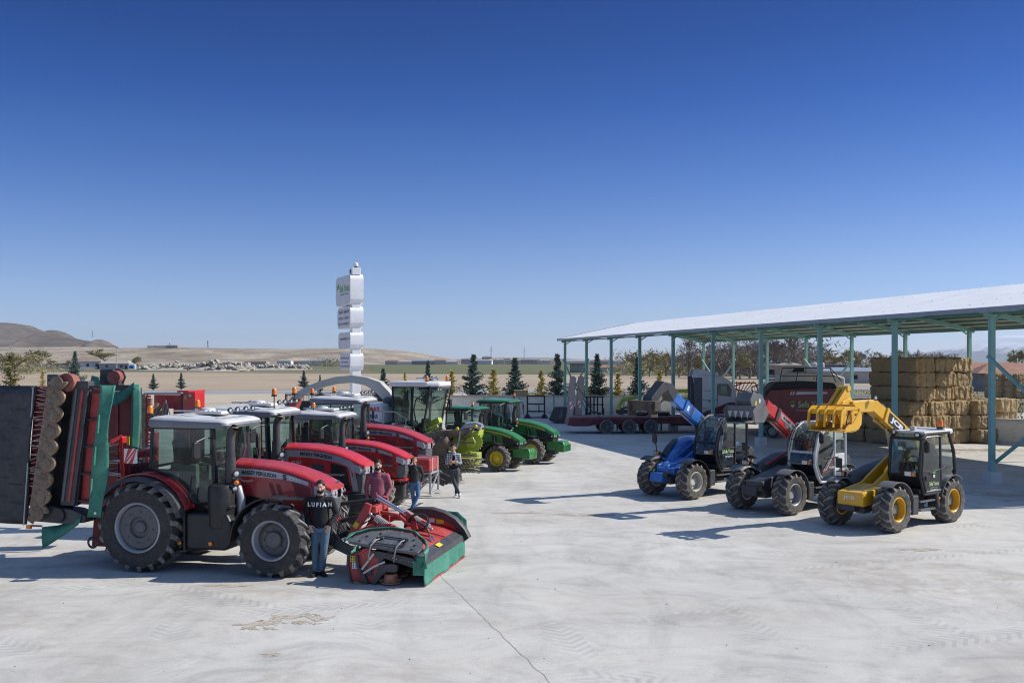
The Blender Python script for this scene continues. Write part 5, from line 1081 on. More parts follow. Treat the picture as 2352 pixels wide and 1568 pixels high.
m.build('strut', CREAM, FM, 0)
m = MB(); p = zp(800,1240); m.lathe([(.055,0),(.05,.03),(.02,.035),(.001,.04)],14,Matrix.Translation((p[0],-1.43,p[1])) @ Matrix.Rotation(R(180),4,'X')); m.box((p[0],-1.425,p[1]),(.15,.02,.15)); m.build('bearing', BLK2, FM, bev=.004)
for (x, y), w, h, mt in (((572,1085),.10,.11,YST),((600,1170),.11,.12,WST)): p = zp(x, y); m = MB(); m.box((p[0],-1.424,p[1]),(w,.006,h)); s_ = m.build('sticker', mt, FM, 0); m = MB(); [m.box((p[0]+dx*w,-1.4285,p[1]+dz*h),(.02,.004,.02)) for dx in (-.25,.25) for dz in (-.25,.05,.3)]; m.build('sticker_print', LETK, s_, 0)
m = MB()
for q in ((720,1040),(905,1070),(950,1170),(790,1010),(590,1000),(850,1370),(740,1330)): p = zp(*q); m.ball((p[0],-1.425,p[1]),.013,6)
for i in range(9): m.ball((.0+.08*i,-1.455,.55-.012*i),.012,6)
m.build('bolts', CHR, FM)
# cutter bar and drums on skids
m = MB(); m.box((.0,0,.075),(.34,2.8,.06)); [m.lathe([(.12,.03),(.2,.05),(.2,.09),(.12,.10)],16,Matrix.Translation((.05,-1.2+.4*i,0)),'Z') for i in range(7)]; m.prism([zp(600,1360),zp(800,1400),zp(1080,1420),zp(1150,1440),zp(1080,1465),zp(800,1440),zp(600,1395)], -1.5, -1.25); m.build('cutter_bar', RUST, FM, 0, bev=.008)
p = zp(1060,1375); m = MB(); m.lathe([(.145,.045),(.15,.06),(.135,.07),(.135,.19),(.125,.205),(.001,.205)],26,Matrix.Translation((p[0],-1.33,0)),'Z'); m.lathe([(.20,.03),(.2,.05),(.001,.05)],20,Matrix.Translation((p[0],-1.33,0)),'Z'); m.build('drum', pm('worn_red_drum', (.40,.10,.07), .7, dust=.9, dcol=(.45,.32,.18), scale=9, var=.4), FM)
m = MB(); m.box((-.35,0,.36),(.3,2.7,.3)); [m.box((-.1,-1.25+.09*i,.3),(.25,.02,.12),(0,R(30),0)) for i in range(28)]; m.build('conditioner_rotor', BLK2, FM, 0)
# folded side guard lying over the near end, with green cloth round it
gq = [(-.80,.0),(-.72,.25),(-.45,.50),(.0,.62),(.45,.50),(.72,.18),(.80,-.10),(.74,-.30),(.30,-.24),(-.30,-.12)]
def gpt(x, v): t_ = (v+.3)/.92; return (x*.97, -1.62+.62*t_, .70+.29*t_-.02*x)
m = MB(); a = [gpt(x, v) for x, v in gq]; n_ = len(a); m.add(a+[(x+.01, y+.03, z-.06) for x, y, z in a], [list(range(n_)), list(range(2*n_-1, n_-1, -1))]+[(i,(i+1)%n_,n_+(i+1)%n_,n_+i) for i in range(n_)]); sg_ = m.build('side_guard', pm('scuffed_dark_plate',(.075,.08,.09),.5,dust=.6,dcol=(.22,.22,.22),scale=4), FM, 0, bev=.012)
m = MB(); q = [gpt(x, v) for x, v in ((-.20,.28),(.42,.20),(.40,-.12),(-.28,-.04))]; [m.tube([Vector(q[i])+Vector((0,-.01,.02)), Vector(q[(i+1)%4])+Vector((0,-.01,.02))], .013, 5) for i in range(4)]; m.build('guard_rib', BLK, sg_)
m = MB()
for x, v in ((-.55,.05),(-.45,.27),(-.2,.42),(.55,.22),(.62,.0),(.60,-.18),(.15,-.14)): m.ball(Vector(gpt(x,v))+Vector((0,-.005,.008)), (.028,.028,.008), 8)
m.build('guard_holes', BLK, sg_)
m = MB()
for x in (-.25,.28): m.tube([gpt(x+.12,.22), Vector(gpt(x+.05,.05))+Vector((0,-.02,.04)), Vector(gpt(x,-.18))+Vector((0,-.04,.03)), Vector(gpt(x-.02,-.26))+Vector((0,-.06,-.12)), Vector(gpt(x-.02,-.26))+Vector((0,-.05,-.22))], .018, 6); m.box(Vector(gpt(x+.1,.18))+Vector((0,0,.03)),(.14,.05,.04))
m.build('latch', GRY, sg_)
edge = [(-.84,-.02),(-.76,.29),(-.47,.55),(.0,.68),(.47,.56),(.77,.20),(.86,-.12),(.84,-.34)]; g = []
for i in range(40):
    u = i/39*(len(edge)-1); k = min(int(u), len(edge)-2); f = u-k; x = edge[k][0]*(1-f)+edge[k+1][0]*f; v = edge[k][1]*(1-f)+edge[k+1][1]*f; p = Vector(gpt(x, v)); row = []
    for j in range(6):
        q = j/5; w = noise.noise((u*1.7, q*2, 4))*.03; drop = (.05+.16*max(0,(u-3.6)/3.4))*q; row.append((p.x*(1+.05*math.sin(q*3)+.03*q)+w, p.y+.05*q*(1 if u < 4.5 else 0)+w, p.z+.035*math.sin(q*3.1)+.02-drop))
    g.append(row)
MB().sheet(g).build('curtain', GCUR, FM, 60, solid=.012)
curtain(FM, [(.66,-1.52,.60),(.76,-1.53,.60),(.86,-1.50,.58)], (0,1), None, .36, GCUR, .12, 10, sd=9)
# far end guard: upright red plate with a thick black rim
fp = [(-.55,.62),(-.50,.90),(-.30,1.02),(.05,1.03),(.35,.96),(.60,.83),(.80,.62),(.90,.44),(.78,.42),(.4,.46),(-.1,.56)]
m = MB(); m.prism(fp, 1.44, 1.47); fg_ = m.build('far_guard', REDB, FM, 0)
out_ = fp[:8]; g = [[(x*1.03,1.36,z*1.03),(x*1.05,1.42,z*1.06),(x*1.05,1.52,z*1.06),(x*.93+.0,1.52,z*.88),(x*.92,1.40,z*.86)] for x, z in out_]; m = MB(); m.loft(g, True, True); m.build('guard_rim', BLK2, fg_, 40)
m = MB(); m.box((.25,1.437,.78),(.17,.006,.09)); m.build('sticker', YST, fg_, 0); m = MB(); m.box((.05,1.437,.80),(.14,.006,.09)); m.build('sticker', WST, fg_, 0)
curtain(FM, [(.40,1.56,1.0),(.62,1.60,.98),(.80,1.66,.80)], (0,1), None, .55, GCUR, .12, 12, sd=11); curtain(FM, [(-.6,1.5,1.02),(-.2,1.52,1.08)], (0,1), None, .9, GCUR, .05, 8, sd=12)
# headstock, arms, springs
def plate(pts, y0, y1, name='headstock_plate', mat=REDK): m = MB(); m.prism(pts, y0, y1); return m.build(name, mat, FM, 0, bev=.008)
for s in (-1, 1):
    plate([(-1.16,.72),(-1.02,.66),(-.66,1.22),(-.62,1.40),(-.74,1.44),(-.82,1.28)], s*.52-.05, s*.52+.05)
    plate([(-.72,.60),(-.58,.62),(-.50,1.0),(-.56,1.36),(-.68,1.36),(-.64,1.0)], s*.26-.03, s*.26+.03)
    m = MB(); m.beam((-1.10,s*.52,.72),(-.5,s*.56,.98),.09,.12); m.beam((-.5,s*.56,.98),(-.15,s*.58,.98),.09,.12); m.beam((-.15,s*.58,.98),(.22,s*.60,.74),.09,.12); m.build('lower_arm', REDK, FM, 0, bev=.02)
    m = MB(); a = Vector((-.64+.10*(s+1),s*.52,1.20)); b = Vector((.16+.08*(s+1),s*.55,.72+.02*(s+1))); d = (b-a).normalized(); u = d.cross(Vector((0,1,0))).normalized(); w = Vector((0,1,0)); pts = []; N = 22*12
    for i in range(N+1):
        t_ = i/N; an = i/12*2*math.pi; rr_ = .076*min(1, .6+t_*12, .6+(1-t_)*12); pts.append(a.lerp(b, .12+.83*t_)+u*math.cos(an)*rr_+w*math.sin(an)*rr_)
    m.tube(pts, .0125, 5); m.build('spring', SPRG, FM, 60)
    m = MB(); m.tube([a, b], .018, 6); m.ball(a,.045,8); m.ball(b,.045,8); m.build('spring_rod', CHR, FM)
    plate([(.04,.60),(.26,.60),(.22,.92),(.12,.96),(.05,.88)], s*.58-.02, s*.58+.02); plate([(.04,.60),(.26,.60),(.22,.92),(.12,.96),(.05,.88)], s*.50-.02, s*.50+.02)
m = MB(); m.box((-.62,0,1.28),(.14,.9,.14)); m.box((-.95,0,.78),(.12,1.0,.12)); m.box((-.60,0,.70),(.12,.6,.12)); m.beam((-.62,0,1.3),(-.72,0,1.58),.03,.03); m.beam((-.62,-.1,1.2),(-.2,-.05,1.12),.07,.07); m.beam((-.2,-.05,1.12),(.02,.0,.92),.07,.07); m.prism([(-.30,1.12),(-.05,1.20),(.12,1.08),(.20,.74),(.08,.74),(-.02,.98)],.05,.09); m.build('headstock', REDK, FM, 0, bev=.02)
m = MB(); m.tube([(-.70,.02,1.50),(-.10,.12,1.14)],.035,10); m.tube([(-.10,.12,1.14),(.20,.16,.92)],.018,8); m.tube([(-.68,-.06,1.46),(-.08,.06,1.12)],.02,8); m.build('ram', CHR, FM)
m = MB(); m.tube([(-1.9,.1,1.25),(-.75,.02,1.42)],.045,10); m.build('top_link', BLK2, FM)
m = MB()
for q, rx in ((0,.20),(.03,.18),(.05,.21)): m.tube([(.20+rx*math.cos(R(a_)), .02+q+.06*math.sin(R(a_*2)), .98+rx*.85*math.sin(R(a_))) for a_ in range(0,361,20)], .012, 5)
m.tube([(.02,.04,1.06),(.2,.04,.98),(.34,.04,.9)],.014,5); m.tube([(.38,.0,.90),(.45,-.05,.78),(.52,-.12,.66)],.016,5); m.build('hose_coil', BLK, FM)
m = MB(); m.tube([(.48,-.08,.72),(.54,-.14,.62)],.022,7); m.tube([(.52,-.02,.72),(.58,-.08,.63)],.02,7); m.build('hose_coupling', CHR, FM)
for p, rt in (((-.93,-.575,.98),0),): m = MB(); m.box(p,(.12,.006,.10),(0,R(-55),0)); m.build('sticker', YST, FM, 0)
m = MB(); m.tube([(-1.10,-.58,.70),(-1.10,.58,.70)],.035,10); m.tube([(-1.16,-.6,.70),(-1.02,-.6,.70)],.04,8); m.build('pivot_pin', CREAM, FM)
m = MB(); m.tube([(-.72,-1.36,.62),(-.70,-1.36,.70)],.012,5); m.beam((-.76,-1.36,.705),(-.62,-1.36,.715),.02,.02); m.build('lever', BLK, FM)

# ================================================================ pair of rear mowers folded upright behind the first tractor
RMT = thing('folded_mower', 'pair of red rear mowers folded upright with green curtains and rusty disc bar', 'mower', (-7.39, 21.55, 0), R(-12))
def NX(px): return -3.15+.01027*px
def NZ(py): return 11.82-.00905*py
def nq(*pts): return [(NX(a), NZ(b)) for a, b in pts]
yn = -1.32
def part(name, pts, y0, y1, mat, bev=.012): m = MB(); m.prism(pts, y0, y1); return m.build(name, mat, RMT, 0, bev=bev)
M_RUBB = pm('black_rubber_sheet', (.028,.03,.034), .6, dust=.35, dcol=(.16,.155,.15), scale=1.2, bump=.25, bscale=3)
g = []
for i in range(9):
    row = []
    for j in range(13):
        u, v = i/8, j/12; x = (-14+6*v)*(1)+(96-28*v+8)*u-2; y_ = 886+318*v; row.append((NX(x), yn-.10+.05*math.sin(v*7+u*2)*u+.10*(1-u)**2, NZ(y_)))
    g.append(row)
MB().sheet(g).build('outer_flap', M_RUBB, RMT, 60, solid=.05)
m = MB(); m.tube([(NX(2),yn-.12,NZ(890)),(NX(-10),yn-.14,NZ(1130))],.014,6); m.tube([(NX(86),yn-.13,NZ(890)),(NX(64),yn-.13,NZ(1205))],.016,6); m.build('flap_edge', SILV, RMT)
m = MB()
for i in range(7):
    for k_ in (0, 1): y_ = 925+43*i+k_*16; x = 4+30*k_; m.box((NX(x+16-i*1.5), yn-.145+.01*k_, NZ(y_)), (.32,.012,.012),(0,R(4),0))
m.build('flap_ribs', BLK, RMT, 0)
part('inner_panel', nq((118,888),(176,890),(146,1165),(74,1168)), yn+.30, yn+.34, BLK2); part('inner_hood', nq((80,888),(124,890),(90,1150),(58,1165)), yn+.02, yn+.30, REDD)
m = MB(); rnd = random.Random(3)
for i in range(44):
    u = i/43; bx, by = 126-38*u, 898+232*u; dy = rnd.uniform(-14, 14); L_ = 22+12*rnd.random()
    m.beam((NX(bx), yn+.08, NZ(by)), (NX(bx-L_), yn-.06-.05*rnd.random(), NZ(by+dy)), .012, .012)
m.build('tines', CREAM, RMT, 0)
part('rotor_beam', nq((124,880),(140,880),(104,1170),(88,1170)), yn+.0, yn+.14, BLK2)
# rusty cutter bar with its discs
pl = []; 
for i in range(81):
    u = i/80; cx, cy = 148-44*u, 876+300*u; w = 6+13*abs(math.cos(u*math.pi*8))**.8; pl.append((cx+w, cy))
pr_ = [(x-2*(12+7*abs(math.cos(i/80*math.pi*8)))*.72, y) for i, (x, y) in enumerate(pl)]
m = MB(); m.prism([(NX(a), NZ(b)) for a, b in pl]+[(NX(124-44*u_), NZ(876+300*u_)) for u_ in (1,.75,.5,.25,0)], yn-.20, yn-.12); cb = m.build('cutter_bar', RUST, RMT, 0, bev=.02)
m = MB(); m.beam((NX(126),yn-.06,NZ(872)),(NX(84),yn-.06,NZ(1176)),.10,.16); m.build('bar_back', BLK2, cb, 0)
for i in range(9):
    u = i/8; cx, cy = 144-44*u, 880+296*u; m = MB(); T = Matrix.Translation((NX(cx), yn-.20, NZ(cy))) @ Matrix.Rotation(R(180),4,'X'); m.lathe([(.150,-.01),(.150,.012),(.12,.02),(.001,.022)],20,T); m.box((NX(cx-12),yn-.215,NZ(cy+14)),(.16,.02,.12),(0,R(30),0)); [m.ball((NX(cx)+.09*math.cos(a_), yn-.225, NZ(cy)+.09*math.sin(a_)),.010,6) for a_ in (.8,2.4,4,5.6)]; m.build('disc', pm('worn_disc_steel',(.15,.11,.08),.7,dust=.8,dcol=(.30,.22,.15),scale=7,var=.4), cb)
m = MB(); m.lathe([(.15,-.12),(.19,-.12),(.19,.0),(.17,.12),(.001,.12)],18,Matrix.Translation((NX(158),yn+.02,NZ(878)))); m.build('end_drum', pm('faded_red_drum',(.24,.045,.035),.7,dust=.7,dcol=(.33,.2,.15)), RMT)
m = MB(); m.box((NX(128),yn,NZ(872)),(.26,.22,.22)); m.box((NX(178),yn+.1,NZ(884)),(.5,.22,.16)); m.build('gearbox', BLK2, RMT, 0, bev=.02)
part('beam', nq((166,890),(200,892),(168,1160),(136,1160)), yn+.02, yn+.26, BLK2); part('beam_edge', nq((172,890),(178,890),(146,1150),(140,1150)), yn-.01, yn+.02, GRY)
part('red_strip', nq((186,895),(191,895),(160,1150),(155,1150)), yn-.005, yn+.03, REDK, .003)
part('deck_panel', nq((200,892),(228,892),(202,1158),(172,1158)), yn+.16, yn+.22, REDK)
m = MB()
for i in range(5): y_ = 900+62*i; x = 196-7.2*i; m.beam((NX(x-6), yn+.10, NZ(y_)), (NX(x+38), yn+.10, NZ(y_+2)), .04, .04)
m.beam((NX(198),yn+.08,NZ(890)),(NX(170),yn+.08,NZ(1160)),.03,.05); m.beam((NX(194),yn+.05,NZ(888)),(NX(246),yn+.05,NZ(889)),.04,.05); m.build('deck_frame', BLK, RMT, 0)
g = []
for i in range(15):
    v = i/14; y_ = 884+298*v; x0 = 232-30*v; row = []
    for j in range(7):
        u = j/6; row.append((NX(x0+4+(22+5*v)*u*1.05), yn-.10+.05*math.sin(v*9+u*2)*(.4+u)+.10*u, NZ(y_)))
    g.append(row)
MB().sheet(g).build('curtain', GCUR, RMT, 60, solid=.014)
m = MB(); [m.beam((NX(237-8*i),yn-.16,NZ(950+72*i)),(NX(234-8*i),yn-.16,NZ(992+72*i)),.05,.02) for i in range(3)]; m.build('curtain_clip', GCUR, RMT, 0, bev=.006)
m = MB(); m.box((NX(226),yn-.13,NZ(1172)),(.05,.01,.05)); m.build('sticker', WST, RMT, 0)
# foot: gearbox, torn flap, tail lamp
part('foot_gearbox', nq((66,1168),(110,1160),(170,1168),(200,1180),(196,1196),(150,1200),(66,1196)), yn-.06, yn+.35, BLK2)
m = MB(); m.lathe([(.15,-.10),(.16,0),(.001,.0)],16,Matrix.Translation((NX(140),yn-.02,NZ(1180)))); m.build('foot_hub', BLK, RMT)
g = [[(NX(104),yn-.1,NZ(1208)),(NX(103),yn-.1,NZ(1232)),(NX(107),yn-.12,NZ(1257))],[(NX(130),yn+.06,NZ(1206)),(NX(126),yn-.02,NZ(1226)),(NX(118),yn-.1,NZ(1250))],[(NX(160),yn+.02,NZ(1195)),(NX(156),yn+.0,NZ(1210)),(NX(148),yn,NZ(1226))],[(NX(192),yn-.1,NZ(1180)),(NX(190),yn-.1,NZ(1192)),(NX(186),yn-.1,NZ(1200))]]
MB().sheet(g).build('torn_flap', GCUR, RMT, 60, solid=.012)
m = MB(); m.box((NX(74),yn-.1,NZ(1209)),(.10,.06,.08)); m.build('side_lamp', ORG, RMT, 0); m = MB(); m.box((NX(85),yn-.05,NZ(1207)),(.3,.04,.03)); m.box((NX(76),yn-.02,NZ(1180)),(.14,.1,.2)); m.build('lamp_arm', BLK2, RMT, 0)
# carrier frame between the two units
FX = lambda px: NX(px)+.0
part('carrier', [(-1.55,.35),(-.75,.35),(-.60,1.3),(-.62,2.1),(-.78,2.1),(-.9,1.2),(-1.5,.95)], -.55, .55, REDD, .03)
m = MB()
for s in (-1, 1):
    m.beam((-.72,s*.55,1.5),(-.75,s*.62,2.72),.16,.10); m.beam((-.75,s*.62,2.72),(-.95,s*.75,2.6),.12,.09)
m.box((-.73,0,2.3),(.14,1.2,.16)); m.build('carrier_post', REDB, RMT, 0, bev=.02)
for a_, b_, r_ in (((-.80,-.6,2.60),(-1.35,-.95,2.45),.045),((-.78,-.58,2.2),(-1.4,-.95,2.15),.035),((-.78,-.58,1.9),(-1.4,-.9,2.0),.03),((-.75,.5,2.4),(-1.4,.9,2.2),.04)): m = MB(); m.tube([a_, b_], r_, 8); m.build('ram', CHR, RMT)
m = MB(); rnd = random.Random(8)
for i in range(9): y0 = rnd.uniform(-.4,.4); m.tube([(-.5,y0,1.4+.1*i),(-.75,y0-.1,2.0+.05*i),(-1.1,y0-.3,1.9+.08*i),(-1.35,-.9,1.8+.09*i)],.014,5)
m.build('hoses', BLK, RMT)
m = MB(); m.lathe([(.10,-.02),(.13,0),(.10,.02),(.075,0)],18,Matrix.Translation((NX(190),-1.0,NZ(1248))),closed=True); m.build('tow_ring', BLK2, RMT)
# warning board, red and white diagonal bands
wb = MB(); wb.box((-.30,-1.02,2.35),(.30,.02,.30)); w_ = wb.build('warning_board', WST, RMT, 0)
for a_ in (-.5,.0,.5):
    c0 = a_*.30; m = MB(); q = [(-.15+0,-.15),(-.15,-.15)]; x = -.30; y_ = -1.034; z = 2.35
    pts = [(c0-.05-.15, -.15),(c0+.05-.15, -.15),(c0+.05+.15, .15),(c0-.05+.15, .15)]; pts = [(max(-.149,min(.149,px_)), pz_) for px_, pz_ in pts]
    m.add([(x+p_[0], y_, z+p_[1]) for p_ in pts], [(0,1,2,3)]); m.build('red_band', SREDW, w_, 0)
# far unit
yf = 1.35
def FXp(px): return -2.45-1.0+.0113*(px-245)+.95+.0
def FZp(py): return 4.3-(py-831)*.01019
def fq(*pts): return [(-2.45+.0113*(a-245), FZp(b)) for a, b in pts]
part('deck_panel', fq((228,900),(318,905),(322,1100),(228,1180)), yf, yf+.08, REDD)
part('beam', fq((308,890),(326,890),(326,1090),(312,1100)), yf-.12, yf, BLK2); part('beam', fq((262,884),(308,884),(304,898),(262,898)), yf-.2, yf, BLK2)
m = MB(); [m.beam((-2.45+.0113*(x-245), yf-.02, FZp(900)),(-2.45+.0113*(x-245), yf-.02, FZp(1120)),.02,.03) for x in (270,)]; m.build('rib', REDK, RMT, 0)
g = []
for i in range(17):
    u = i/16; row = []
    for j in range(6):
        v = j/5; sag = 26*math.sin(u*math.pi)**1.2; x = 246+84*u; y_ = 886-14*u+(4+sag*.6)+v*(18+sag*.7*(1-u*.6)); row.append((-2.45+.0113*(x-245), yf-.30+.1*math.sin(v*3+u*4), FZp(y_)))
    g.append(row)
MB().sheet(g).build('curtain', GCUR, RMT, 60, solid=.014)
g = []
for i in range(13):
    v = i/12; row = []
    for j in range(5):
        u = j/4; x = 322+12*u-4*v+3*math.sin(v*5)*u; row.append((-2.45+.0113*(x-245), yf-.35+.12*u, FZp(882+215*v)))
    g.append(row)
MB().sheet(g).build('curtain', GCUR, RMT, 60, solid=.014)
m = MB(); m.add([(-2.45+.0113*(a-245), yf-.4, FZp(b)) for a, b in ((234,862),(250,866),(252,890),(246,892),(230,880))], [(0,1,2,3,4)]); m.build('curtain_corner', GCUR, RMT, 0, solid=.02)
T = Matrix.Translation((-2.45+.0113*(275-245), yf-.15, FZp(866))) @ Matrix.Rotation(R(15),4,'Z'); m = MB(); m.lathe([(.15,-.2),(.16,.05)],20,T); m.build('end_drum', MATS['faded_red_drum'], RMT); m = MB(); m.lathe([(.20,.04),(.20,.09),(.001,.09)],8,T); m.build('drum_flange', BLK2, RMT)
m = MB(); m.box((-2.45+.0113*(255-245), yf-.1, FZp(858)),(.35,.2,.2)); m.box((-2.45+.0113*(262-245), yf-.1, FZp(874)),(.5,.25,.22)); m.build('gearbox', BLK2, RMT, 0, bev=.02)
m = MB(); m.box((-2.45+.0113*(318-245), yf-.45, FZp(1008)),(.10,.01,.2)); m.build('sticker', YST, RMT, 0)

# ================================================================ second folded red mower behind the second tractor
BM2 = thing('folded_mower', 'bright red folded mower standing behind the second red tractor', 'mower', (wx(398,26), 26, 0), R(-12))
bx = lambda px: (px-398)*26/F/.978; bz = lambda py: hz(py, 26)
def bpart(name, a, b, c, d, y0, y1, mat): m = MB(); m.box(((bx(a)+bx(c))/2,(y0+y1)/2,(bz(b)+bz(d))/2),(bx(c)-bx(a),y1-y0,bz(b)-bz(d))); return m.build(name, mat, BM2, 0, bev=.01)
bpart('deck_panel', 427, 900, 450, 1100, -.1, .1, REDB); bpart('deck_panel', 452, 899, 461, 1060, -.2, .3, REDB); bpart('top_cap', 425, 896, 453, 900, -.35, .5, REDB)
bpart('side_panel', 398, 907, 417, 1090, 0, .12, REDK); bpart('side_panel', 334, 908, 400, 940, .3, .4, REDK); bpart('beam', 418, 904, 425, 1090, -.05, .15, BLK2); bpart('cutter_bar', 330, 905, 345, 1095, -.3, -.15, RUST)
m = MB()
for i in range(26): z = bz(910)-i*.075; m.box((bx(350),-.25,z),(.10,.05,.05)); m.box((bx(333),-.3,z),(.06,.08,.035))
m.build('disc_row', REDK, BM2, 0)
m = MB(); [m.tube([(bx(370+6*i),-.2,bz(925+9*(i%3))),(bx(362+8*i),-.3,bz(945+4*i)),(bx(352+9*i),-.2,bz(962+3*(i%2)))],.05,6) for i in range(5)]; m.tube([(bx(352),-.2,bz(915)),(bx(352),-.2,bz(990))],.05,7); m.build('hydraulics', RUST, BM2)
m = MB(); m.tube([(bx(392),-.25,bz(918)),(bx(404),-.25,bz(955))],.012,5); m.tube([(bx(336),-.2,bz(904)),(bx(425),-.2,bz(903))],.03,6); m.build('cable', SILV, BM2)
m = MB(); m.box((bx(434),-.11,bz(912)),(.06,.01,.09)); m.build('sticker', YST, BM2, 0); m = MB(); m.box((bx(450),-.21,bz(907)),(.06,.02,.06)); m.build('reflector', WST, BM2, 0)
m = MB(); m.box((.2,.1,.9),(1.2,1.2,.8)); m.build('carrier', REDD, BM2, 0, bev=.04)
# ================================================================ telehandlers
def telehandler(label, X, Y, ang, c):
    t = thing('telehandler', label, 'telehandler', (X, Y, 0), R(ang)); bp = c['boom']; st = c['style']
    R0 = c['R']
    for x in (1.35, -1.35):
        for s in (-1, 1): wheel(t, x, s*.80, R0, .47, R0*.53, c['rim'], TYREM, 'deep', c['hub'], 15, .2*x+s)
    # chassis
    m = MB(); m.prism([(-1.9,.55),(-1.8,.95),(-.6,1.0),(.9,.85),(1.9,.78),(1.95,.5),(1.2,.45),(-1.2,.42)], -.42, .10); m.build('chassis', c['frame'], t, 0, bev=.03)
    for x in (1.35,-1.35): m = MB(); m.lathe([(.10,-.6),(.13,-.2),(.17,0),(.13,.2),(.10,.6)],12,Matrix.Translation((x,0,R0))); m.box((x+.2,.0,.56),(.3,.5,.26)); m.build('axle', BLK2, t, bev=.01)
    if c['nose']:   # painted front cross-member with a plate
        m = MB(); (m.prism([(.75,.70),(1.9,.62),(1.95,.66),(1.95,.98),(1.6,1.02),(1.2,1.04),(.75,1.10)], -.38, .36) if st == 'box' else m.prism([(.6,.75),(1.55,.70),(1.62,.74),(1.62,.92),(1.3,.98),(.9,1.12),(.6,1.2)], -.34, .34)); m.prism([(-1.6,1.0),(-.7,1.9),(-.3,1.7),(.9,1.12),(1.6,1.02),(1.6,.8),(-.2,.9)], -.42, -.34); m.prism([(-1.6,1.0),(-.7,1.9),(-.3,1.7),(.9,1.12),(1.6,1.02),(1.6,.8),(-.2,.9)], -.02, .06); m.build('boom_cradle', c['nose'], t, 0, bev=.03)
        if c.get('nosetext'): text(c['nosetext'], .34, .11, WST, t, plane_map((1.956,-.03,.83),(0,1,0),(0,0,1)), bold=.04)
    else:
        m = MB(); m.prism([(.2,.8),(1.85,.62),(1.9,.9),(1.5,1.0),(.3,1.25)], -.30, .28); m.build('boom_cradle', BLK2, t, 0, bev=.03)
    m = MB(); m.box((1.85,.2,.75),(.12,.16,.12)); m.tube([(1.5,-.2,.9),(1.75,-.25,.7),(1.6,-.3,.5)],.02,5); m.tube([(1.4,.2,.95),(1.9,.25,.85),(1.8,.3,.55)],.015,5); m.build('front_hoses', BLK, t)
    # engine pod on the right-hand side
    hc = c['hood']; hp = MB(); secs = []
    for x, h0, h1, w0, w1 in c['pod']:
        q = []
        for a in (180,150,120,90,60,30,0): q.append((x, (w0+w1)/2+(w1-w0)/2*math.cos(R(a)), h0+(h1-h0)*(.62+.38*math.sin(R(a)))))
        q += [(x, w1, h0), (x, w0, h0)]; secs.append(q)
    hp.loft(secs); pod = hp.build('engine_cover', hc, t, 50)
    if c.get('podpanel'):
        m = MB(); m.add([(x, y, z) for x, y, z in c['podpanel']], [list(range(len(c['podpanel'])))]); m.build('cover_grille', BLK, pod, 0, solid=.012)
    if c.get('podstripe'): m = MB(); m.beam(*c['podstripe'], .03, .05); m.build('cover_stripe', SREDW, pod, 0)
    # cab
    y0, y1 = .10, .95; cf = c['cab']; zt = c['zt']
    if st == 'box': side = [(-1.30,.86),(.10,.86),(.30,1.38),(.20,2.30),(.02,zt),(-1.15,zt),(-1.42,1.9),(-1.50,1.35)]; door = [(-.72,.92),(.03,.92),(.22,1.38),(.14,2.28),(-.0,2.34),(-.66,2.34)]; rear = [(-.74,1.05),(-.74,2.34),(-1.10,2.30),(-1.34,1.75),(-1.32,1.3),(-1.05,1.05)]
    elif st == 'arc': side = [(-1.15,.95),(-1.05,.80),(.06,.80),(.18,.95),(.34,1.32),(.30,1.70),(.16,2.08),(-.06,2.36),(-.4,zt),(-1.15,zt-.02),(-1.30,2.35),(-1.30,1.2)]; door = [(-.62,.86),(-.02,.86),(.12,1.0),(.26,1.34),(.22,1.70),(.09,2.04),(-.11,2.28),(-.38,2.42),(-.62,2.42)]; rear = [(-.68,1.10),(-.68,2.42),(-1.10,2.40),(-1.22,2.25),(-1.22,1.3)]
    else: side = [(-1.25,.95),(-.9,.82),(.02,.82),(.15,.96),(.33,1.32),(.30,1.68),(.18,2.05),(-.02,2.32),(-.3,2.48),(-.6,zt),(-1.28,zt-.02),(-1.30,1.2)]; door = [(-.66,.94),(-.06,.90),(.09,1.02),(.25,1.34),(.22,1.68),(.11,2.01),(-.08,2.25),(-.34,2.40),(-.66,2.42)]; rear = [(-.74,1.62),(-.74,2.44),(-1.16,2.42),(-1.18,1.62)]
    m = MB()
    for y in (y0, y1): m.tube([(x, y, z) for x, z in side]+[(side[0][0], y, side[0][1])], .045, 8)
    for x, z in (side[0], side[-1], side[-2], side[len(side)//2-1]): m.tube([(x,y0,z),(x,y1,z)],.04,8)
    m.tube([(door[0][0]-.04,y1+.005,.95),(door[-1][0]-.04,y1+.005,2.42)],.035,6); frame = m.build('cab_frame', c['post'], t)
    dm = MB(); dm.tube([(x,y1+.02,z) for x,z in door]+[(door[0][0],y1+.02,door[0][1])], .03 if st != 'white' else .035, 6); d_ = dm.build('door', c['doorc'], t)
    mid = c['mid']      # below: painted / glazed door panel
    zc = c['doorsplit']
    def clip(poly, z, up):
        out = []
        for (a, b), (e, f) in zip(poly, poly[1:]+poly[:1]):
            ia, ie = (b >= z) == up, (f >= z) == up
            if ia: out.append((a, b))
            if ia != ie: t_ = (z-b)/(f-b); out.append((a+(e-a)*t_, z))
        return out
    MB().add([(x,y1+.022,z) for x,z in clip(door,zc,True)], [list(range(len(clip(door,zc,True))))]).build('door_glass', GLS, d_, 0)
    lo = clip(door, zc, False); MB().add([(x,y1+.022,z) for x,z in lo], [list(range(len(lo)))]).build('door_panel', mid, d_, 0, solid=.02 if mid is not GLS2 else 0)
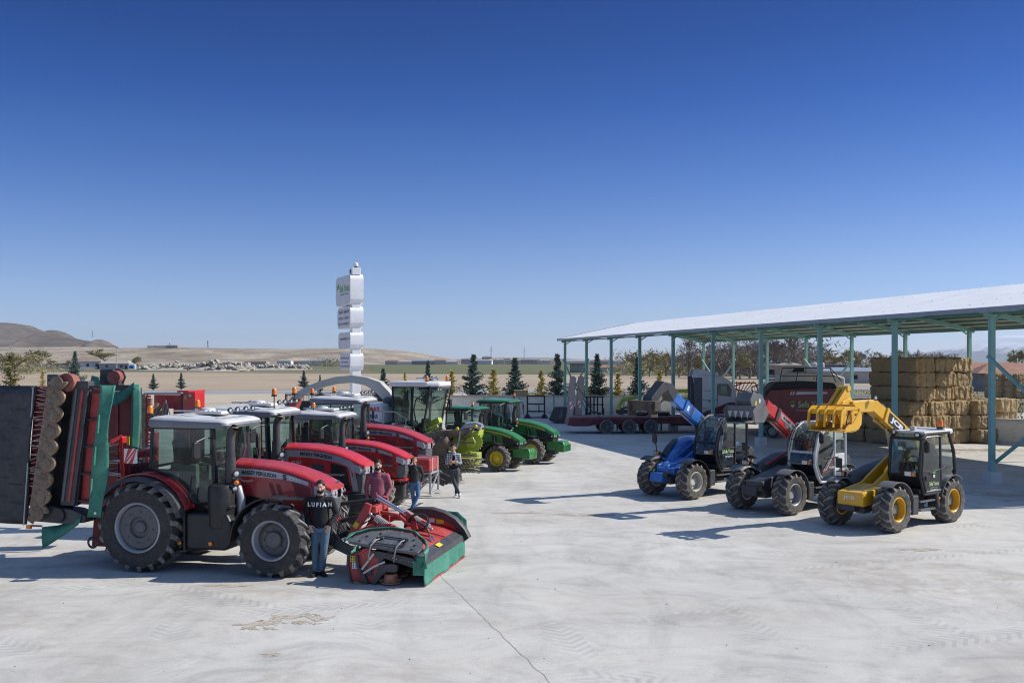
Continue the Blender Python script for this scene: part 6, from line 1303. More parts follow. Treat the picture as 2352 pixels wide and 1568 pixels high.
    m = MB(); m.box(((door[0][0]+.15),y1+.03,zc),(abs(door[2][0]-door[0][0])*.95,.03,.035),(0,R(8 if st == 'box' else -0),0)); m.lathe([(.055,-.01),(.06,.02),(.04,.025)],14,Matrix.Translation((.02,y1+.04,1.28))); m.build('door_handle', BLK, d_, bev=.004)
    MB().add([(x,y1+.012,z) for x,z in rear], [list(range(len(rear)))]).build('rear_glass', GLS, frame, 0)
    # wrap-around windscreen and roof pane
    fr = [(x, z) for x, z in side if x > -.7 and z > 1.3]; fr.sort(key=lambda p: p[1])
    ws = [p for p in fr if p[1] <= zt+.01]
    MB().sheet([[(x+.012, y0+(y1-y0)*k/4, z) for k in range(5)] for x, z in ws]).build('windscreen', GLS, frame, 50)
    MB().add([(x,y0-.01,z) for x,z in side if z > .9], [list(range(len([1 for x,z in side if z > .9])))]).build('far_glass', GLS, frame, 0)
    m = MB(); m.box((-.5,(y0+y1)/2,.95),(1.5,.8,.12)); m.prism([(.0,.86),(.28,1.3),(.30,1.42),(-.1,1.42),(-.4,.9)], y0+.03, y1-.03) if st == 'box' else m.prism([(.0,.86),(.24,1.3),(.26,1.36),(.0,1.36),(-.3,.9)], y0+.03, y1-.03); m.build('cab_floor', BLK, t, 0, bev=.02)
    m = MB(); m.box((-.75,.5,1.32),(.46,.46,.16)); m.box((-.98,.5,1.65),(.13,.46,.62),(0,R(-10),0)); m.box((-1.03,.5,2.02),(.09,.25,.16)); m.build('seat', SEATM, t, 0, bev=.04)
    m = MB(); m.tube([(.05,.5,1.1),(-.12,.5,1.62)],.05,8); m.lathe([(.17,-.013),(.185,0),(.17,.013),(.155,0)],20,Matrix.Translation((-.13,.5,1.66)) @ Matrix.Rotation(R(60),4,'Y') @ Matrix.Rotation(R(90),4,'X'),closed=True); m.box((-.13,.5,1.66),(.03,.32,.02)); m.box((-.4,.2,1.4),(.6,.12,.4)); m.build('steering_wheel', BLK, t)
    if st == 'box':
        m = MB(); m.slab([(.10,y0-.03),(.10,y1+.03),(-1.22,y1+.03),(-1.22,y0-.03)], zt-.01, zt+.06); rf = m.build('roof', ROOFG, t, 0, bev=.03, seg=3)
        m = MB(); m.box((-1.15,.5,zt+.02),(.42,.95,.15)); m.build('roof_cap', WHT, rf, 0, bev=.05, seg=3)
        beacon(rf, -1.0, .80, zt+.09, 0, 1.5); worklight(rf, (.14,y0+.05,zt+.03), (1,-.2,0), .085); worklight(rf, (.14,y1-.15,zt-.02), (1,.2,0), .085); m = MB(); m.box((-.1,.55,zt+.10),(.12,.14,.16)); m.build('antenna_box', CREAM, rf, 0, bev=.01)
    else:
        m = MB(); m.slab([(-.62,y0-.02),(-.62,y1+.02),(-1.32,y1+.02),(-1.32,y0-.02)], zt-.03, zt+.03); rf = m.build('roof', c['post'] if st == 'arc' else WHT, t, 0, bev=.02)
        for a_, b_ in ((y0+.05,-1),(y1-.12,1)): worklight(rf, (.0,a_,2.46), (1,.2*b_,0), .07)
        m = MB(); n_ = 8 if st == 'white' else 2; top = [p for p in ws if p[1] > (2.05 if st == 'arc' else 1.35)]+[(-.62,zt)]
        for k in range(n_): y = y0+.03+(y1-y0-.06)*k/(n_-1); m.tube([(x+.05, y, z+.03) for x, z in top], .011, 5)
        m.build('roof_bars' if st == 'arc' else 'screen_guard', GRY if st == 'arc' else BLK2, frame)
        if st == 'white':
            m = MB()
            for z in (2.05,): m.tube([(.34,y0,z),(.34,y1,z)],.012,5)
            m.tube([(.30,y0,2.28),(.42,y0,1.8),(.40,y0,1.4),(.40,y1,1.4),(.42,y1,1.8),(.30,y1,2.28)],.014,5); m.build('guard_rim', BLK2, frame)
    m = MB(); m.tube([(.33,.45,1.45),(.30,.75,2.1)],.011,5); m.tube([(.33,.70,1.45),(.29,.45,2.15)],.010,5); m.build('wiper', BLK, frame)
    if st == 'white':   # painted quarter panel behind the door
        m = MB(); m.prism([(-1.28,.98),(-.72,.98),(-.72,1.60),(-1.28,1.60)], y1-.05, y1+.015); m.build('rear_panel', WHT, t, 0, bev=.01)
    mirror(t, (.22,y1+.02,2.28), (.26,y1+.18,2.26), .30, .17, R(60)); 
    m = MB(); m.tube([(.75,-.62,1.2),(1.25,-.70,1.38),(1.30,-.74,1.75)],.018,6); o = m.build('mirror', BLK, t); m = MB(); m.box((1.30,-.76,1.80 if st != 'box' else 1.62),(.05,.20,.26)); m.build('mirror_housing', BLK, o, 0, bev=.03)
    for y, z in ((y1-.12,1.42),(-.72,1.34)):
        lx = .48 if y > 0 else 1.2
        m = MB(); m.tube([(.28 if y > 0 else .8,y,z-.1),(lx,y,z-.06)],.02,6); m.box((lx+.06,y,z),(.12,.26,.14)); o = m.build('headlight', BLK, t, bev=.02); m = MB(); m.box((lx+.125,y-.03,z),(.01,.17,.11)); m.build('lens', LENS, o, 0); m = MB(); m.box((lx+.124,y+.10,z),(.015,.05,.10)); m.build('turn_signal', ORG, o, 0)
    # fenders
    for x in (1.35, -1.35):
        for s in (-1, 1):
            a0, a1 = (58, 168) if x > 0 else (18, 128)
            m = arc_band(x, R0, R0+.10, a0, a1, s*.56, s*1.03, .02, 16, lip=.05); m.build('fender', c['fender'], t)
    # step between the wheels
    m = MB(); m.prism([(-.55,.42),(.62,.42),(.66,.86),(-.55,.86)], .30, .62); m.box((.50,.80,.62),(.28,.34,.50)); m.box((-.58,.84,.66),(.12,.30,.42),(0,R(12),0)); m.build('side_tank', BLK2, t, 0, bev=.03)
    m = MB(); m.box((-.08,.86,.46),(.72,.24,.04)); m.box((-.08,.86,.68),(.72,.22,.04)); m.build('step', GRY, t, 0); m = MB(); m.lathe([(.035,0),(.03,.02),(.001,.02)],12,Matrix.Translation((-.58,1.0,.72))); m.build('side_marker', ORG, t)
    m = MB(); m.prism([(-2.05,.7),(-1.85,.6),(-1.7,1.3),(-1.9,1.5),(-2.1,1.3)], -.7, .7); m.build('counterweight', BLK2, t, 0, bev=.05)
    # boom: pivot behind the cab, two telescoping boxes
    yb = -.16; P = Vector((-1.75,yb,c['pz'])); E_ = Vector(c['tip']); d = (E_-P).normalized(); u = Vector((0,1,0)).cross(d)*-1; u = d.cross(Vector((0,1,0))).normalized(); u = u if u.z > 0 else -u
    k = c.get('ext', .9)
    m = MB(); m.beam(P, E_-d*k*.0-d*.55, .32, .40, up=(0,0,1)); bm_ = m.build('boom', bp, t, 0, bev=.025)
    m = MB(); m.beam(E_-d*.65, E_+d*.05, .27, .34); m.build('boom_inner', c.get('inner', bp), bm_, 0, bev=.02)
    m = MB(); m.box(P+Vector((-.05,0,-.15)),(.35,.62,.7)); m.build('boom_tower', c['frame'], t, 0, bev=.03)
    m = MB(); m.beam(E_-d*.62,E_-d*.50,.36,.42); m.build('boom_collar', c.get('collar', bp), bm_, 0, bev=.01)
    m = MB(); m.tube([P+Vector((1.2,0,-.75)), P+d*1.9-u*.20], .055, 8); m.tube([E_-d*2.2+u*.2+Vector((0,.1,0)), E_-d*.3+u*.2+Vector((0,.1,0))],.014,5); m.tube([E_-d*2.2-u*.2, E_-d*.3-u*.2],.02,5); m.build('boom_ram', CHR if st != 'arc' else BLK2, t)
    bt = c.get('boomtext'); so_ = yb+.151
    def bmap(s0, v0): return lambda a, b: P+d*(s0-a)+u*(v0+b)*1.0+Vector((0,.172,0))
    if st == 'box':
        L_ = (E_-P).length; s0 = L_-1.10; m = MB(); q = [P+d*(s0+a)+u*b+Vector((0,.167,0)) for a, b in ((-.50,-.14),(.40,-.14),(.50,.14),(-.40,.14))]; m.add(q, [(0,1,2,3)]); m.build('badge', LETK, bm_, 0)
        text('JCB', .66, .19, LETW, bm_, bmap(s0, 0), bold=.05)
    elif st == 'white':
        L_ = (E_-P).length; s0 = L_-1.35; m = MB(); q = [P+d*(s0+a)+u*b+Vector((0,.167,0)) for a, b in ((-.75,.02),(.60,-.02),(.72,.13),(-.65,.15))]; m.add(q, [(0,1,2,3)]); m.build('badge', STRP, bm_, 0)
        text('MASSEY FERGUSON', 1.1, .085, LETK, bm_, bmap(s0-.02, .075), bold=.03); m = MB(); q = [P+d*(s0+a)+u*b+Vector((0,.167,0)) for a, b in ((-.2,-.0),(.42,-.04),(.30,-.14),(.0,-.10))]; m.add(q, [(0,1,2,3)]); m.build('badge', GRY, bm_, 0)
    else:
        L_ = (E_-P).length; s0 = L_-.75
        for q_ in (0,.05,.1): m = MB(); m.beam(P+d*(s0-.1-q_)+u*.19, P+d*(s0-.1-q_)-u*.19, .33, .025, up=d); m.build('boom_band', BLK2, bm_, 0)
        m = MB(); m.add([P+d*(s0+a)+u*b+Vector((0,.168,0)) for a, b in ((.02,-.1),(.12,-.1),(.12,.08),(.02,.08))], [(0,1,2,3)]); m.build('sticker', WST, bm_, 0)
    # writing on the door
    if c.get('sefa'):
        x, z, w = c['sefa']
        if st == 'box': clover(d_, (x, y1+.045, z+.24), (-1,0,0), (0,0,1), .10)
        else: clover(d_, (x+w*.62, y1+.045, z), (-1,0,0), (0,0,1), .07)
        text('Sefa Yonca', w, w*.24, LETL, d_, plane_map((x,y1+.045,z),(-1,0,0),(0,0,1)), bold=.02); text('Tarım Ürünleri Tic. Ltd. Şti.', w*.8, w*.06, LETW, d_, plane_map((x,y1+.045,z-.10),(-1,0,0),(0,0,1)), bold=0); text('0 537 662 99 96', w*.8, w*.12, LETW, d_, plane_map((x,y1+.045,z-.17),(-1,0,0),(0,0,1)), bold=.02)
    return t, P, E_, d, u
GRB = pm('work_grey_steel', (.12,.125,.13), .45, dust=.4, dcol=(.25,.24,.22))
HB = 180+38.2
J, P, E_, d, u = telehandler('yellow and black telehandler with raised bucket, nearest of the three', 10.17, 26.64, HB, dict(style='box', boom=JYEL, frame=BLK2, nose=JYEL, nosetext='JCB', R=.59, rim=JYEL, hub=GRB, hood=BLK, cab=BLK, post=BLK, doorc=BLK, mid=BLK, doorsplit=1.45, zt=2.42, pz=1.78, tip=(.74,-.16,3.14), fender=GRY, sefa=(-.34,1.12,.46),
    pod=[(-1.3,.7,1.45,-1.0,-.36),(-.7,.7,1.62,-1.0,-.36),(.0,.7,1.52,-1.0,-.36),(.7,.75,1.36,-.98,-.36),(1.15,.8,1.18,-.95,-.4)]))
# bucket with grapple, carried high
m = MB(); m.beam(E_+Vector((-.1,0,.0)), (1.70,-.16,3.14), .26, .32); m.box((1.70,-.16,3.12),(.30,.36,.34)); m.build('boom_knuckle', JYEL, J, 0, bev=.03)
yb = -.16; n0 = set(bpy.data.objects)
m = MB(); m.beam(E_+Vector((0,0,.12)), (1.72,yb,2.95), .30, .42); m.prism([(1.0,3.30),(1.35,3.62),(1.75,3.50),(1.95,3.05),(1.75,2.75),(1.45,2.95)], yb-.22, yb-.12); m.prism([(1.0,3.30),(1.35,3.62),(1.75,3.50),(1.95,3.05),(1.75,2.75),(1.45,2.95)], yb+.12, yb+.22); bk = m.build('boom_head', JYEL, J, 0, bev=.03)
m = MB(); bw = 1.12
m.sheet([[(1.57,y,2.82),(1.66,y,2.68),(1.80,y,2.61),(2.05,y,2.58),(2.35,y,2.60)] for y in (yb-bw,yb+bw)]); b_ = m.build('bucket', pm('scraped_yellow_steel',(.50,.28,.02),.55,dust=.7,dcol=(.22,.14,.07),scale=5,var=.35), J, 30, solid=.04)
for y in (yb-bw+.2, yb-.45, yb+.1, yb+.6): m = MB(); m.prism([(1.60,3.30),(1.50,3.02),(1.55,2.72),(1.66,2.70),(1.64,3.02),(1.72,3.28)], y-.05, y+.05); m.build('back_rib', JYEL, b_, 0, bev=.01)
for s in (-1, 1): m = MB(); m.prism([(1.62,3.26),(1.52,3.05),(1.55,2.80),(1.72,2.64),(2.35,2.58),(2.30,2.72),(1.95,2.85)], yb+s*bw-.02, yb+s*bw+.02); m.build('bucket_side', JYEL, b_, 0, bev=.008)
m = MB(); m.box((1.62,yb,3.28),(.08,2.3,.08)); m.box((2.34,yb,2.60),(.12,2.3,.03)); m.build('bucket_lip', JYEL, b_, 0, bev=.01)
# grapple: tall curved frame over the bucket on its right half
m = MB()
for y in (yb-bw+.06, yb-bw*.45, yb, yb+bw*.5, yb+bw-.06):
    m.prism([(1.60,3.20),(1.64,3.36),(2.30,3.38),(2.46,3.24),(2.50,2.74),(2.43,2.72),(2.36,3.14),(2.24,3.26),(1.74,3.26)], y-.035, y+.035)
m.box((1.78,yb,3.38),(.12,2.2,.10)); m.box((2.30,yb,3.20),(.08,2.2,.16)); m.build('grapple', JYEL, b_, 0, bev=.012)
m = MB(); m.prism([(1.18,3.34),(1.30,3.95),(1.42,3.98),(1.95,3.42),(1.72,3.36)], yb-.55, yb-.35); m.prism([(1.18,3.34),(1.30,3.95),(1.42,3.98),(1.95,3.42),(1.72,3.36)], yb-.15, yb+.05); m.box((1.55,yb-.25,3.66),(.6,.5,.04),(0,R(42),0)); m.lathe([(.09,-.36),(.09,.36)],14,Matrix.Translation((1.36,yb-.25,3.92))); m.build('tipping_link', JYEL, J, 0, bev=.015)
m = MB(); m.tube([(1.3,yb+.2,3.5),(1.6,yb+.5,3.3),(1.9,yb+.7,3.0),(2.0,yb+.75,2.8)],.022,6); m.tube([(1.2,yb-.2,3.4),(1.5,yb-.5,3.15),(1.9,yb-.6,3.1)],.022,6); m.tube([(1.0,yb+.2,3.2),(1.3,yb+.35,3.0),(1.55,yb+.3,3.2)],.02,6); m.build('bucket_hoses', BLK, b_)
worklight(J, (.95,yb+.25,3.36), (.3,1,0), .08)
for o in set(bpy.data.objects)-n0:
    if o.parent == J and not o.name.startswith('work_light'): o.location = (.56,-.09,.48); o.scale = (.92,.45,.80)
n0 = None
M2, P, E_, d, u = telehandler('red and white telehandler with meshed windscreen, the middle one of three', 8.32, 29.53, 180+40.5, dict(style='white', boom=REDB, frame=BLK2, nose=None, R=.585, rim=SILV, hub=SILV, hood=BLK, cab=WHT, post=WHT, doorc=WHT, mid=GLS2, doorsplit=1.50, zt=2.50, pz=1.25, tip=(1.20,-.16,3.03), fender=GRY, collar=BLK2,
    pod=[(-1.5,.7,1.30,-1.0,-.32),(-.9,.7,1.62,-1.0,-.32),(-.1,.7,1.56,-1.0,-.32),(.65,.75,1.30,-.98,-.34),(1.0,.8,1.14,-.95,-.4)], podstripe=((-.3,-.36,1.60),(.75,-.40,1.28))))
dd = [o for o in M2.children if o.name.startswith('door')][0]
m = MB(); q = [(-.0,1.24),(-.12,1.16),(-.30,1.20),(-.66,1.62),(-.66,1.52),(-.34,1.12),(-.10,1.10)]; m.add([(-.02,.99,1.14),(-.24,.99,1.14),(-.64,.99,1.58),(-.64,.99,1.74),(-.16,.99,1.24)],[(0,1,2,3,4)]); m.build('badge', STRP, dd, 0)
th = math.atan2(.44,.40); c_, s_ = math.cos(th), math.sin(th)
text('MASSEY FERGUSON', .62, .065, LETK, dd, lambda a, b: (-.38-a*c_+b*s_*.0-b*s_*-1*.0, .994, 1.42+a*s_+b*1.0), bold=.03)
m = MB(); m.beam((-.05,.992,1.10),(-.27,.992,1.10),.006,.018); m.beam((-.27,.992,1.10),(-.64,.992,1.50),.006,.018); m.build('badge', SREDW, dd, 0); text('TH.7035', .30, .06, LETW, dd, plane_map((-.50,.994,1.22),(-1,0,0),(0,0,1)), bold=.03)
# grey clamp bucket
n0 = set(bpy.data.objects)
m = MB(); m.prism([(.95,3.30),(1.20,3.62),(1.75,3.72),(1.95,3.45),(1.80,3.05),(1.30,2.95)], yb-.62, yb+.30); hb = m.build('bale_clamp', GRB, M2, 0, bev=.02)
m = MB(); m.sheet([[(1.35,y,3.05),(1.65,y,2.72),(2.10,y,2.62),(2.20,y,2.66)] for y in (yb-.95,yb+.85)]); m.build('clamp_shell', GRB, hb, 30, solid=.03)
for y in (yb-.95, yb+.85): m = MB(); m.prism([(1.60,3.32),(1.72,3.20),(2.12,3.28),(2.35,3.10),(2.20,2.66),(1.65,2.66),(1.35,3.0)], y-.015, y+.015); m.build('clamp_side', GRB, hb, 0, bev=.005)
m = MB(); m.box((2.14,yb-.05,3.05),(.03,1.8,.40)); m.build('clamp_front', GRY, hb, 0)
for i in range(4): m = MB(); y = yb-.72+.36*i; m.add([(2.17,y-.13,3.06),(2.17,y+.13,3.06),(2.18,y,2.80)],[(0,1,2)]); m.build('tooth', SILV, hb, 0, solid=.02)
m = MB(); m.box((1.6,yb+.307,3.32),(.10,.01,.17),(0,R(-15),0)); m.build('sticker', YST, hb, 0); m = MB(); m.box((1.36,yb+.307,3.40),(.09,.01,.15),(0,R(-15),0)); m.build('sticker', WST, hb, 0)
m = MB(); [m.tube([(1.55+.05*k,yb-.2,3.70),(1.62+.05*k,yb-.1,3.705)],.012,4) for k in range(3)]; m.build('emblem', SREDW, hb)
for o in set(bpy.data.objects)-n0:
    if o.parent == M2: o.location = (.62,-.06,.46); o.scale = (.76,.56,.80)
B2, P, E_, d, u = telehandler('blue telehandler with dark loader head raised, furthest of the three', 6.13, 32.70, 180+40.5, dict(style='arc', boom=BLU, frame=BLU, nose=BLU, R=.57, rim=CREAM, hub=CREAM, hood=BLU, cab=BLK, post=BLK, doorc=BLK, mid=GLS2, doorsplit=1.52, zt=2.52, pz=1.38, tip=(1.10,-.16,3.15), fender=BLK, sefa=(-.30,1.42,.50),
    pod=[(-1.3,.7,1.50,-1.0,-.36),(-.7,.7,1.80,-1.0,-.36),(-.1,.72,1.84,-1.0,-.36),(.5,.75,1.62,-.98,-.36),(1.0,.8,1.12,-.95,-.4),(1.1,.85,.95,-.93,-.45)], podpanel=[(.98,-.55,1.24),(.62,-.52,1.60),(.30,-.62,1.76),(.30,-.85,1.72),(.62,-.85,1.52),(.96,-.85,1.20)]))
m = MB(); m.prism([(1.0,3.34),(1.35,3.62),(1.70,3.68),(2.30,3.18),(2.34,2.96),(2.20,2.92),(1.72,3.32),(1.45,3.28),(1.25,3.02)], yb-.22, yb+.16); hb = m.build('loader_head', BLK2, B2, 0, bev=.02)
m = MB(); m.box((2.42,yb-.05,2.92),(.30,1.15,.32)); m.box((2.50,yb+.40,2.80),(.34,.10,.46)); m.box((2.50,yb-.50,2.80),(.34,.10,.40)); m.build('fork_carriage', pm('muddy_dark_steel',(.05,.042,.036),.85,dust=.9,dcol=(.16,.12,.09)), hb, 0, bev=.02)
m = MB(); [m.tube([(1.5+.05*i,yb+.18,3.4-.02*i),(1.75+.06*i,yb+.30,3.15-.03*i),(2.1+.04*i,yb+.22,3.0)],.016,5) for i in range(5)]; m.build('head_hoses', BLK, hb); m = MB(); [m.ball((1.62+.07*i,yb+.19,3.30-.05*i),.028,6) for i in range(4)]; m.build('hose_couplings', ORG, hb)
m = MB(); m.tube([(.05,-.9,1.2),(.0,-1.0,1.5)],.01,4); m.tube([(1.15,-.80,1.30),(1.18,-.85,2.0)],.016,6); m.box((1.18,-.86,1.75),(.06,.05,.26)); m.tube([(1.18,-.85,2.0),(1.05,-.9,2.3),(1.05,-.9,2.42)],.008,4); m.build('front_mirror_post', BLK, B2)

# ================================================================ forage harvester with folded maize header
FH = thing('forage_harvester', 'white and green forage harvester with long discharge spout', 'harvester', (-4.2, 38.1, 0), R(-20)); FH.scale = (.88,.88,1.0)
cf, sf = math.cos(R(-20)), math.sin(R(-20))
for x, r_, w_ in ((.6,1.0,.70),(-3.2,.68,.5)):
    for s in (-1, 1): wheel(FH, x, s*1.25, r_, w_, r_*.5, SILV, TYRE, 'deep', SILV, 17)
m = MB(); m.box((-1.3,0,1.05),(5.2,1.4,.6)); m.build('chassis', BLK2, FH, 0, bev=.05)
m = MB(); m.prism([(-4.6,1.3),(-4.5,2.2),(-3.9,2.62),(-1.4,2.72),(-.4,2.72),(-.3,1.5),(-.9,1.2)], -1.25, 1.25); body = m.build('body', WHT, FH, 0, bev=.15, seg=3)
m = MB(); m.prism([(-4.65,1.2),(-4.55,1.75),(-3.2,2.30),(-1.9,1.9),(-1.2,1.35),(-1.3,1.1)], -1.29, 1.29); m.build('side_panel', LIME, FH, 0, bev=.05)
m = MB(); m.prism([(-1.2,1.1),(-1.3,1.6),(-2.0,2.15),(-1.2,2.2),(.2,1.9),(.4,1.1)], -1.31, 1.31); m.build('side_screen', BLK2, FH, 0, bev=.04)
m = MB(); m.prism([(-4.3,2.3),(-3.8,2.75),(-3.0,2.8),(-2.8,2.4)], -1.0, 1.0); m.build('rear_hood', LIME, FH, 0, bev=.12, seg=3)
text('CLAAS', .80, .20, LETR, body, plane_map((-.86,-1.262,2.52),(1,0,0),(0,0,1)), bold=.05); text('ASKAR', .62, .17, pm('blue_lettering',(.02,.06,.4),.5,dust=0), body, plane_map((-.82,-1.262,2.26),(1,0,0),(0,0,1)), bold=.04)
# cab with forward-leaning, tapered glass
side = [(.05,1.75),(.0,3.35),(1.75,3.35),(1.35,1.45),(.5,1.45)]
m = MB()
for s in (-1, 1):
    m.tube([(x, s*.92, z) for x, z in side]+[(side[0][0], s*.92, side[0][1])], .06, 6); m.tube([(.95,s*.93,3.35),(.85,s*.93,1.5)],.06,6)
m.tube([(1.35,-.92,1.45),(1.55,0,1.42),(1.35,.92,1.45)],.05,6); fr_ = m.build('cab_frame', BLK, FH)
for s in (-1, 1): MB().add([(x, s*.925, z) for x, z in side], [list(range(5))]).build('side_window', GLS, fr_, 0)
MB().sheet([[(1.35+.4*v+.22*(1-(y/.92)**2), y, 1.45+1.9*v) for y in [.92*(-1+2*i/10) for i in range(11)]] for v in (0,.25,.5,.75,1)]).build('windscreen', GLS, fr_)
MB().box((.02,0,2.55),(.02,1.8,1.6)).build('rear_window', GLS, fr_, 0)
m = MB(); m.slab([(-.15,-1.0),(1.6,-1.0),(2.05,-.6),(2.1,0),(2.05,.6),(1.6,1.0),(-.15,1.0)], 3.36, 3.56); rf = m.build('roof', WHT, FH, 0, bev=.07, seg=3)
m = MB(); m.slab([(1.2,-.9),(2.0,-.72),(2.22,0),(2.0,.72),(1.2,.9)], 3.26, 3.36); m.build('roof_visor', BLK2, rf, 0, bev=.03)
for y in (-.75,-.55,-.2,.2,.5,.7): worklight(rf, (2.02+.1*(1-abs(y)),y,3.28), (1,y*.5,-.2), .075)
beacon(rf, 1.5, -.7, 3.55, 0, 1.3); beacon(rf, 1.75, .85, 3.52, .03, 1.3)
m = MB(); [m.lathe([(.02,0),(.02,.3),(.035,.4),(.09,.5)],12,Matrix.Translation((.9,y,3.68)) @ Matrix.Rotation(R(-90+sg_*15),4,'Z'),caps=False) for y, sg_ in ((-.5,0),(.1,1),(.6,0))]; m.tube([(.95,-.6,3.62),(.95,.7,3.62)],.02,5); m.build('horn', CHR, rf)
m = MB(); m.box((.35,.1,1.95),(.5,.5,.2)); m.box((.1,.1,2.4),(.15,.5,.8)); m.build('seat', SEATM, FH, 0, bev=.05); m = MB(); m.box((1.1,.1,1.8),(.3,.4,.7)); m.build('console', BLK, FH, 0, bev=.03)
m = MB(); m.box((1.45,-.35,3.0),(.02,.20,.30)); m.build('number_sheet', WST, fr_, 0)
m = MB(); m.prism([(.1,1.05),(1.40,1.05),(1.50,1.25),(1.48,1.46),(.1,1.5)], -1.0, 1.0); m.build('cab_base', WHT, FH, 0, bev=.1, seg=3); text('CLAAS', .62, .13, LETR, FH, plane_map((1.515,-.1,1.27),(0,1,0),(0,0,1)), bold=.05)
text('CLAAS', .62, .13, LETR, FH, plane_map((1.0,-1.005,1.27),(1,0,0),(0,0,1)), bold=.05)
m = MB(); m.prism([(-.4,1.25),(.9,1.25),(.9,1.5),(-.4,1.6)], -1.32, -1.0); m.build('platform', LIME, FH, 0, bev=.03)
m = MB()
for pts in ([(-1.1,-1.35,1.6),(-.9,-1.4,2.45),(.35,-1.4,2.45),(.85,-1.35,2.2),(.75,-1.35,1.45)],[(-1.0,-1.38,2.02),(.78,-1.38,1.9)],[(-.15,-1.4,2.45),(-.3,-1.36,1.5)]): m.tube(pts, .025, 6)
m.build('handrail', SILV, FH)
m = MB(); m.tube([(1.72,-.95,3.3),(1.3,-1.35,2.9),(1.2,-1.35,2.55),(1.1,-.95,2.1)],.03,6); m.tube([(1.9,.95,3.3),(1.6,1.4,2.9),(1.5,1.35,2.4)],.03,6); o = m.build('mirror', BLK, FH); m = MB(); m.box((.75,-1.15,3.05),(.12,.25,.42)); m.build('mirror_housing', BLK, o, 0, bev=.04); m = MB(); m.box((1.62,1.5,2.65),(.1,.24,.4)); m.build('mirror_housing', BLK, o, 0, bev=.04)
m = MB(); m.box((.3,-1.335,1.82),(.26,.02,.42)); w_ = m.build('warning_board', WST, FH, 0)
for a_ in (-.1,.1): m = MB(); m.add([(.3+x,-1.348,1.82+z) for x, z in ((-.12,a_-.02),(-.12,a_-.13),(.12,a_+.02),(.12,a_+.13))],[(0,1,2,3)]); m.build('red_band', SREDW, w_, 0)
# discharge spout: boxed arc folded back over the body
sp_pts = []; Y_ = 39.2
def W2L(px, py, Y): X = wx(px, Y); v = Vector((X+4.2, Y-38.1)); return Vector(((v.x*cf+v.y*sf)/.88, (-v.x*sf+v.y*cf)/.88, hz(py, Y)))
for px, py, Y in ((903,938,38.9),(893,908,38.95),(872,886,39.05),(845,874,39.2),(812,869,39.35),(775,872,39.5),(740,881,39.7),(708,894,39.9),(690,904,40.0),(678,920,40.1)): sp_pts.append(W2L(px, py, Y))
m = MB(); secs = []
for i, p in enumerate(sp_pts):
    a, b = sp_pts[max(i-1,0)], sp_pts[min(i+1,len(sp_pts)-1)]; dd_ = (b-a).normalized(); sd_ = Vector((0,1,0)); sd_ = (sd_-dd_*sd_.dot(dd_)).normalized(); nn = dd_.cross(sd_); h = (.26 if i < 3 else .22-.012*i)
    secs.append([p+sd_*.2+nn*h, p-sd_*.2+nn*h, p-sd_*.2-nn*h*.7, p+sd_*.2-nn*h*.7])
m.loft(secs); spt = m.build('spout', pm('spout_grey_white',(.46,.46,.43),.6,dust=.5,dcol=(.35,.32,.27)), FH, 30)
a = sp_pts[-1]; m = MB(); m.beam(a+Vector((.1,0,.1)), a+Vector((-.15,.0,-.42)), .44, .34); m.build('spout_flap', REDK, spt, 0, bev=.02); m = MB(); m.tube([a+Vector((.9,-.25,.25)), a+Vector((.1,-.25,.2)), a+Vector((-.1,-.25,-.1))],.03,6); m.beam(a+Vector((.15,0,.42)),a+Vector((.45,0,.30)),.3,.02); m.build('flap_ram', SILV, spt)
m = MB(); m.lathe([(.45,2.6),(.45,2.85),(.3,2.95)],20,Matrix.Translation((-.45,0,0)),'Z'); m.build('spout_ring', BLK2, FH)
# ---- maize header: folded discs, lying at the front
MH = thing('maize_header', 'lime green rotary maize header with folded tine arms', 'header', (-1.40, 36.6, 0), R(-16))
def hx0(px): return (px-1110)*36.6/F/.96
def hx(px): return hx0(986+.62*(px-985))
def hzz(py): return hz(py-24, 36.6)
LK = pm('dirty_lime', (.30,.38,.03), .6, dust=.8, dcol=(.22,.19,.12), scale=4)
DRT = pm('crop_stained_steel', (.15,.12,.085), .85, dust=.8, dcol=(.27,.22,.15), scale=4, var=.3)
m = MB(); m.box((hx0(1060),.3,.75),(1.9,.6,.4)); m.prism([(hx(985),.25),(hx(1015),.25),(hx(1030),.9),(hx(985),.8)],-.4,.5); m.build('main_frame', LK, MH, 0, bev=.04)
m = MB(); m.prism([(hx(985),hzz(1052)),(hx(985),hzz(1024)),(hx(1075),hzz(1012)),(hx(1180),hzz(1008)),(hx(1190),hzz(1016)),(hx(1110),hzz(1030)),(hx(1085),hzz(1060))],-.55,.0); m.build('side_shield', DRT, MH, 0, bev=.03)
m = MB(); m.prism([(hx(1115),hzz(1072)),(hx(1105),hzz(1040)),(hx(1130),hzz(1018)),(hx(1195),hzz(1014)),(hx(1215),hzz(1010)),(hx(1214),hzz(1022)),(hx(1195),hzz(1052)),(hx(1160),hzz(1066))],-.35,.25); m.build('gear_shield', LIME, MH, 0, bev=.05)
def sawdisc(cx, cz, y, r, n, th, name, mat, tilt=0, par=MH):
    m = MB(); pts = []
    for i in range(n): a = 2*math.pi*i/n; b = a+.6*2*math.pi/n; pts += [(r*.86*math.cos(a), r*.86*math.sin(a)), (r*math.cos(b), r*math.sin(b))]
    m.prism(pts, -th/2, th/2); M = Matrix.Translation((cx, y, cz)) @ Matrix.Rotation(R(tilt),4,'X'); m.v = [M @ v for v in m.v]; return m.build(name, mat, par, 0)
